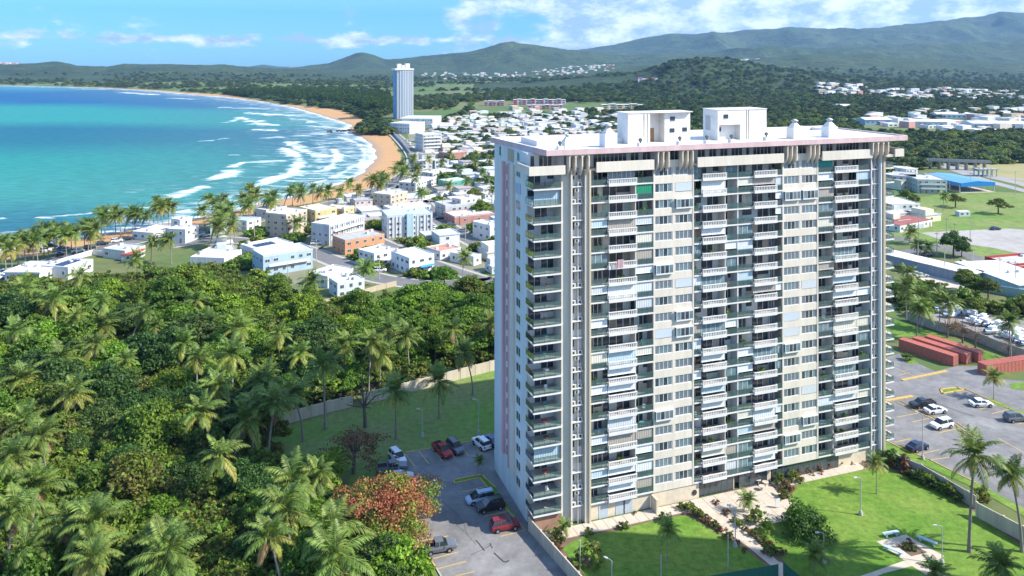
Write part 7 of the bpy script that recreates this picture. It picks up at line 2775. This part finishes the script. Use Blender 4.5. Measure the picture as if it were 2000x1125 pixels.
link('stair_ramp', MB().box(st_.x - 7, st_.y - .3, 4.6, st_.x + 7, st_.y + 6.6, 5.2, 0).mesh('stair_ramp', [M_concrete]), br)
# hilltop antennas
for (px, h, lab, Yd, li) in [(996, 60, 'thin radio mast on top of the highest left ridge', 5600, 2)]:
    X = (px - 1000) / FOC * Yd
    z = float(layer_z(li, np.array(X), np.array(float(Yd))))
    o = thing('radio_mast', lab, 'radio mast', (X, Yd, z - 5))
    link('mast', MB().tube([(0, 0, 0), (0, 0, h * 1.6)], [2.5, 1.4], 5).mesh('mast', [M_metal]), o)
# rocks of the point
rr_ = np.random.default_rng(3)
rock = MB()
for i in range(26):
    t = i / 25
    x, y = 640 + t * 60 + rr_.normal(0, 3), 258 - t * 3 + rr_.normal(0, .8)
    X, Y, _ = G(x, y, SEA)
    r = rr_.uniform(1.2, 3.5) * (1.2 if t > .6 else .8)
    base = [(X + r * math.cos(a_) * rr_.uniform(.7, 1.2), Y + r * math.sin(a_) * rr_.uniform(.7, 1.2)) for a_ in np.linspace(0, 2 * math.pi, 7)[:-1]]
    v = [(p[0], p[1], SEA - 1) for p in base] + [(X + (p[0] - X) * .5, Y + (p[1] - Y) * .5, SEA + r * .6) for p in base]
    rock.add(v, [(k_, (k_ + 1) % 6, (k_ + 1) % 6 + 6, k_ + 6) for k_ in range(6)] + [tuple(range(6, 12))], 0)
link('reef_rocks', rock.mesh('reef_rocks', [mat('dark_rock', (.09, .075, .06), .9, .2, .5)]), kind='stuff')


# people
def person(x, y, z, rz, top, legs, label, world_pos=None, h=1.72, pose=0):
    vts = [(0, 0, .95), (0, 0, 1.2), (0, 0, 1.42), (0, 0, 1.52), (0, .0, 1.62), (0, 0, 1.72),
           (-.18, 0, 1.40), (-.25, .06, 1.14), (-.22, .22 if pose else .1, .93), (.18, 0, 1.40), (.25, .06, 1.14), (.22, .22 if pose else .1, .93),
           (-.1, 0, .9), (-.11, .04, .5), (-.11, 0, .08), (-.11, .14, .04), (.1, 0, .9), (.11, -.06, .5), (.11, -.1, .08), (.11, .05, .04)]
    ed = [(0, 1), (1, 2), (2, 3), (3, 4), (4, 5), (2, 6), (6, 7), (7, 8), (2, 9), (9, 10), (10, 11), (0, 12), (12, 13), (13, 14), (14, 15), (0, 16), (16, 17), (17, 18), (18, 19)]
    rad = [.15, .14, .15, .055, .1, .09, .07, .048, .035, .07, .048, .035, .1, .065, .045, .04, .1, .065, .045, .04]
    me = bpy.data.meshes.new('body')
    me.from_pydata(vts, ed, [])
    pos = world_pos or G(x, y, z)
    o = thing('person', label, 'person', pos, rz)
    b = link('body', me, o)
    sk = b.modifiers.new('skin', 'SKIN')
    for i, r in enumerate(rad):
        me.skin_vertices[0].data[i].radius = (r, r)
    me.skin_vertices[0].data[0].use_root = True
    b.modifiers.new('sub', 'SUBSURF').levels = 1
    m = bpy.data.materials.new('clothed_figure')
    m.use_nodes = True
    t = m.node_tree
    tcn = t.nodes.new('ShaderNodeTexCoord')
    sp = t.nodes.new('ShaderNodeSeparateXYZ')
    t.links.new(tcn.outputs['Object'], sp.inputs[0])
    cr = t.nodes.new('ShaderNodeValToRGB')
    cr.color_ramp.interpolation = 'CONSTANT'
    e = cr.color_ramp.elements
    e[0].color = (.25, .13, .08, 1)
    e[0].position = 0
    e[1].position = .25
    e[1].color = (*legs, 1)
    for p_, c_ in ((.52, top), (.80, (.25, .13, .08)), (.94, (.02, .015, .01))):
        q = e.new(p_)
        q.color = (*c_, 1)
    dv = t.nodes.new('ShaderNodeMath')
    dv.operation = 'DIVIDE'
    dv.inputs[1].default_value = 1.85
    t.links.new(sp.outputs[2], dv.inputs[0])
    t.links.new(dv.outputs[0], cr.inputs[0])
    t.links.new(cr.outputs[0], t.nodes['Principled BSDF'].inputs['Base Color'])
    me.materials.append(m)
    return o


if not hasattr(bpy.types.Mesh, 'skin_vertices'):
    person = lambda *a, **k: None
try:
    pu = U(1506)
    person(0, 0, 0, TH + math.pi, (.7, .7, .72), (.08, .1, .2), 'person in a white shirt leaning on the lowest balustrade of the middle bay', tw(pu, -.45, S0 + .02), pose=1)
    for i, (x, y, tc2) in enumerate([(775, 300, (.6, .1, .1)), (752, 340, (.1, .2, .5)), (745, 275, (.7, .7, .7)), (120, 497, (.05, .05, .05)), (70, 500, (.6, .6, .6))]):
        person(x, y, -.6, i, tc2, (.1, .1, .15), ['person in red on the sand below the sea wall', 'person in a blue top on the sand near the curve', 'person in white on the sand near the rocky point', 'person in dark clothes on the sand behind the left palms', 'person in a pale top on the sand at the left edge'][i], h=1.7)
except Exception as ex:
    print('person', ex)

# ------------------------------------------------------------------ far woods
def wood(name, n, test, protos, smin, smax, seed, X0, X1, Y0, Y1, gap=True, zoff=-.5):
    r = np.random.default_rng(seed)
    P, S = [], []
    F = np.array(FOOT)
    while len(P) < n:
        # even spread over the picture's depth, denser near
        Y = np.exp(r.uniform(math.log(Y0), math.log(Y1), 4000))
        X = r.uniform(-1, 1, 4000) * 0 + Y * r.uniform(X0, X1, 4000)
        ok = test(X, Y)
        X, Y = X[ok], Y[ok]
        if gap and len(F):
            for i0 in range(0, len(X), 500):
                pass
            d2 = ((X[:, None] - F[None, :, 0]) ** 2 + (Y[:, None] - F[None, :, 1]) ** 2) ** .5
            k = (d2 > F[None, :, 2] + 2.0).all(1)
            X, Y = X[k], Y[k]
        Z = land_z(X, Y) + zoff
        for x, y, z in zip(X, Y, Z):
            P.append((x, y, z))
            S.append(r.uniform(smin, smax))
    return scatter(name, P[:n], S[:n], protos)


def pxy(X, Y):
    return 1000 + FOC * X / Y, HOR + FOC * CAM_H / Y


CLEAR = [[(900, 200), (1240, 200), (1240, 345), (960, 420), (800, 400), (790, 300), (850, 236)],
         [(1690, 180), (1840, 175), (2060, 182), (2060, 200), (1850, 196), (1720, 196)]]
FIELDS = [[(600, 181), (900, 178), (1000, 184), (760, 192), (620, 188)], [(960, 197), (1160, 203), (1260, 212), (1240, 218), (1060, 221), (940, 214)], [(0, 172), (60, 170), (60, 174), (0, 175)]]


def far_test(X, Y):
    px, py = pxy(X, Y)
    m = shore(X, Y) > 10
    m &= ~inpoly(X, Y, SANDPOLY)
    m &= (py < 232)
    for c in CLEAR[:1]:
        m &= ~(inpoly(px, py, c) & (np.random.default_rng(1).random(len(px)) < .95))
    for c in FIELDS:
        m &= ~inpoly(px, py, c)
    m &= ~(inpoly(px, py, [(1650, 205), (2100, 200), (2100, 262), (1700, 262)]) & (NR.random(len(px)) < .35))
    m &= ~(inpoly(px, py, CLEAR[1]) & (NR.random(len(px)) < .45))
    m &= ~((fbm(X / 170., Y / 260., 3, 4) > .50) & (px < 1300) & (py < 178))
    m &= ~(((px > 745) & (px < 890) & (py > 215)))
    return m


wood('distant_woods', 11000, far_test, [pr_low, pr_low2, pr_low3, pr_low2], .75, 1.6, 41, -.80, .80, 1040, 3300)


def casu(X, Y):
    px, py = pxy(X, Y)
    return inpoly(px, py, [(440, 183), (560, 184), (760, 190), (765, 222), (745, 226), (715, 222), (660, 207), (600, 200.5), (520, 192), (450, 187)]) & ~inpoly(X, Y, SANDPOLY)


wood('casuarina_wood', 2600, casu, [pr_pine, pr_low2, pr_pine], 1.0, 1.7, 42, -.4, -.1, 1050, 2100, zoff=-1)


def head(X, Y):
    px, py = pxy(X, Y)
    return inpoly(px, py, [(700, 262), (722, 242), (760, 244), (766, 262), (750, 264), (735, 262)])


wood('headland_trees', 90, head, [pr_low2, pr_low], 1.0, 1.6, 43, -.25, -.1, 700, 1100, gap=False)


def town_t(X, Y):
    px, py = pxy(X, Y)
    return inpoly(px, py, [(810, 300), (870, 230), (1240, 215), (1260, 300), (1050, 330), (960, 420), (830, 360)]) & (shore(X, Y) > 60)


wood('town_trees', 1000, town_t, [pr_low, pr_low2, pr_low3], .55, 1.15, 44, -.2, .3, 350, 1200)


def right_t(X, Y):
    px, py = pxy(X, Y)
    return inpoly(px, py, [(1150, 232), (1640, 232), (1700, 262), (2120, 262), (2160, 315), (1980, 322), (1840, 322), (1740, 340), (1200, 380)])


def yard_t(X, Y):
    return inpoly(X, Y, YARD) & (np.min([line_dist(X, Y, P_) for P_ in RD_], axis=0) > 6)


wood('yard_bushes', 170, yard_t, [pr_bush, pr_low3], .5, 1.1, 48, -.5, .0, 262, 500)
wood('right_hand_woods', 3000, right_t, [pr_low, pr_low2, pr_low3, pr_low3], .7, 1.35, 45, .05, .85, 520, 1080)


def right_n(X, Y):
    px, py = pxy(X, Y)
    return inpoly(px, py, [(1735, 580), (1800, 560), (1900, 590), (2000, 600), (2150, 600), (2150, 650), (1960, 618), (1850, 600), (1760, 610)])


wood('hedge_wood', 60, right_n, [pr_bush, pr_bush], 1.5, 2.6, 46, .4, .9, 200, 290, gap=False)


def left_gaps(X, Y):
    px, py = pxy(X, Y)
    return inpoly(px, py, [(-200, 560), (40, 560), (160, 560), (330, 540), (400, 520), (480, 560), (560, 580), (480, 620), (-200, 720)])


wood('jungle_edge', 420, left_gaps, [pr_bush, pr_bush], 1.2, 2.8, 47, -.95, -.2, 200, 300)

# ------------------------------------------------------------------ air
hz = MB().box(-7900, -260, -14, 7900, 10050, 640, 0).mesh('haze', [])
hm = bpy.data.materials.new('haze')
hm.use_nodes = True
t = hm.node_tree
t.nodes.clear()
out = t.nodes.new('ShaderNodeOutputMaterial')
pvn = t.nodes.new('ShaderNodeVolumePrincipled')
pvn.inputs['Color'].default_value = (.36, .62, 1, 1)
pvn.inputs['Density'].default_value = .000045
pvn.inputs['Anisotropy'].default_value = .2
t.links.new(pvn.outputs[0], out.inputs['Volume'])
hz.materials.append(hm)
if HAZE:
    link('haze', hz, kind='stuff')
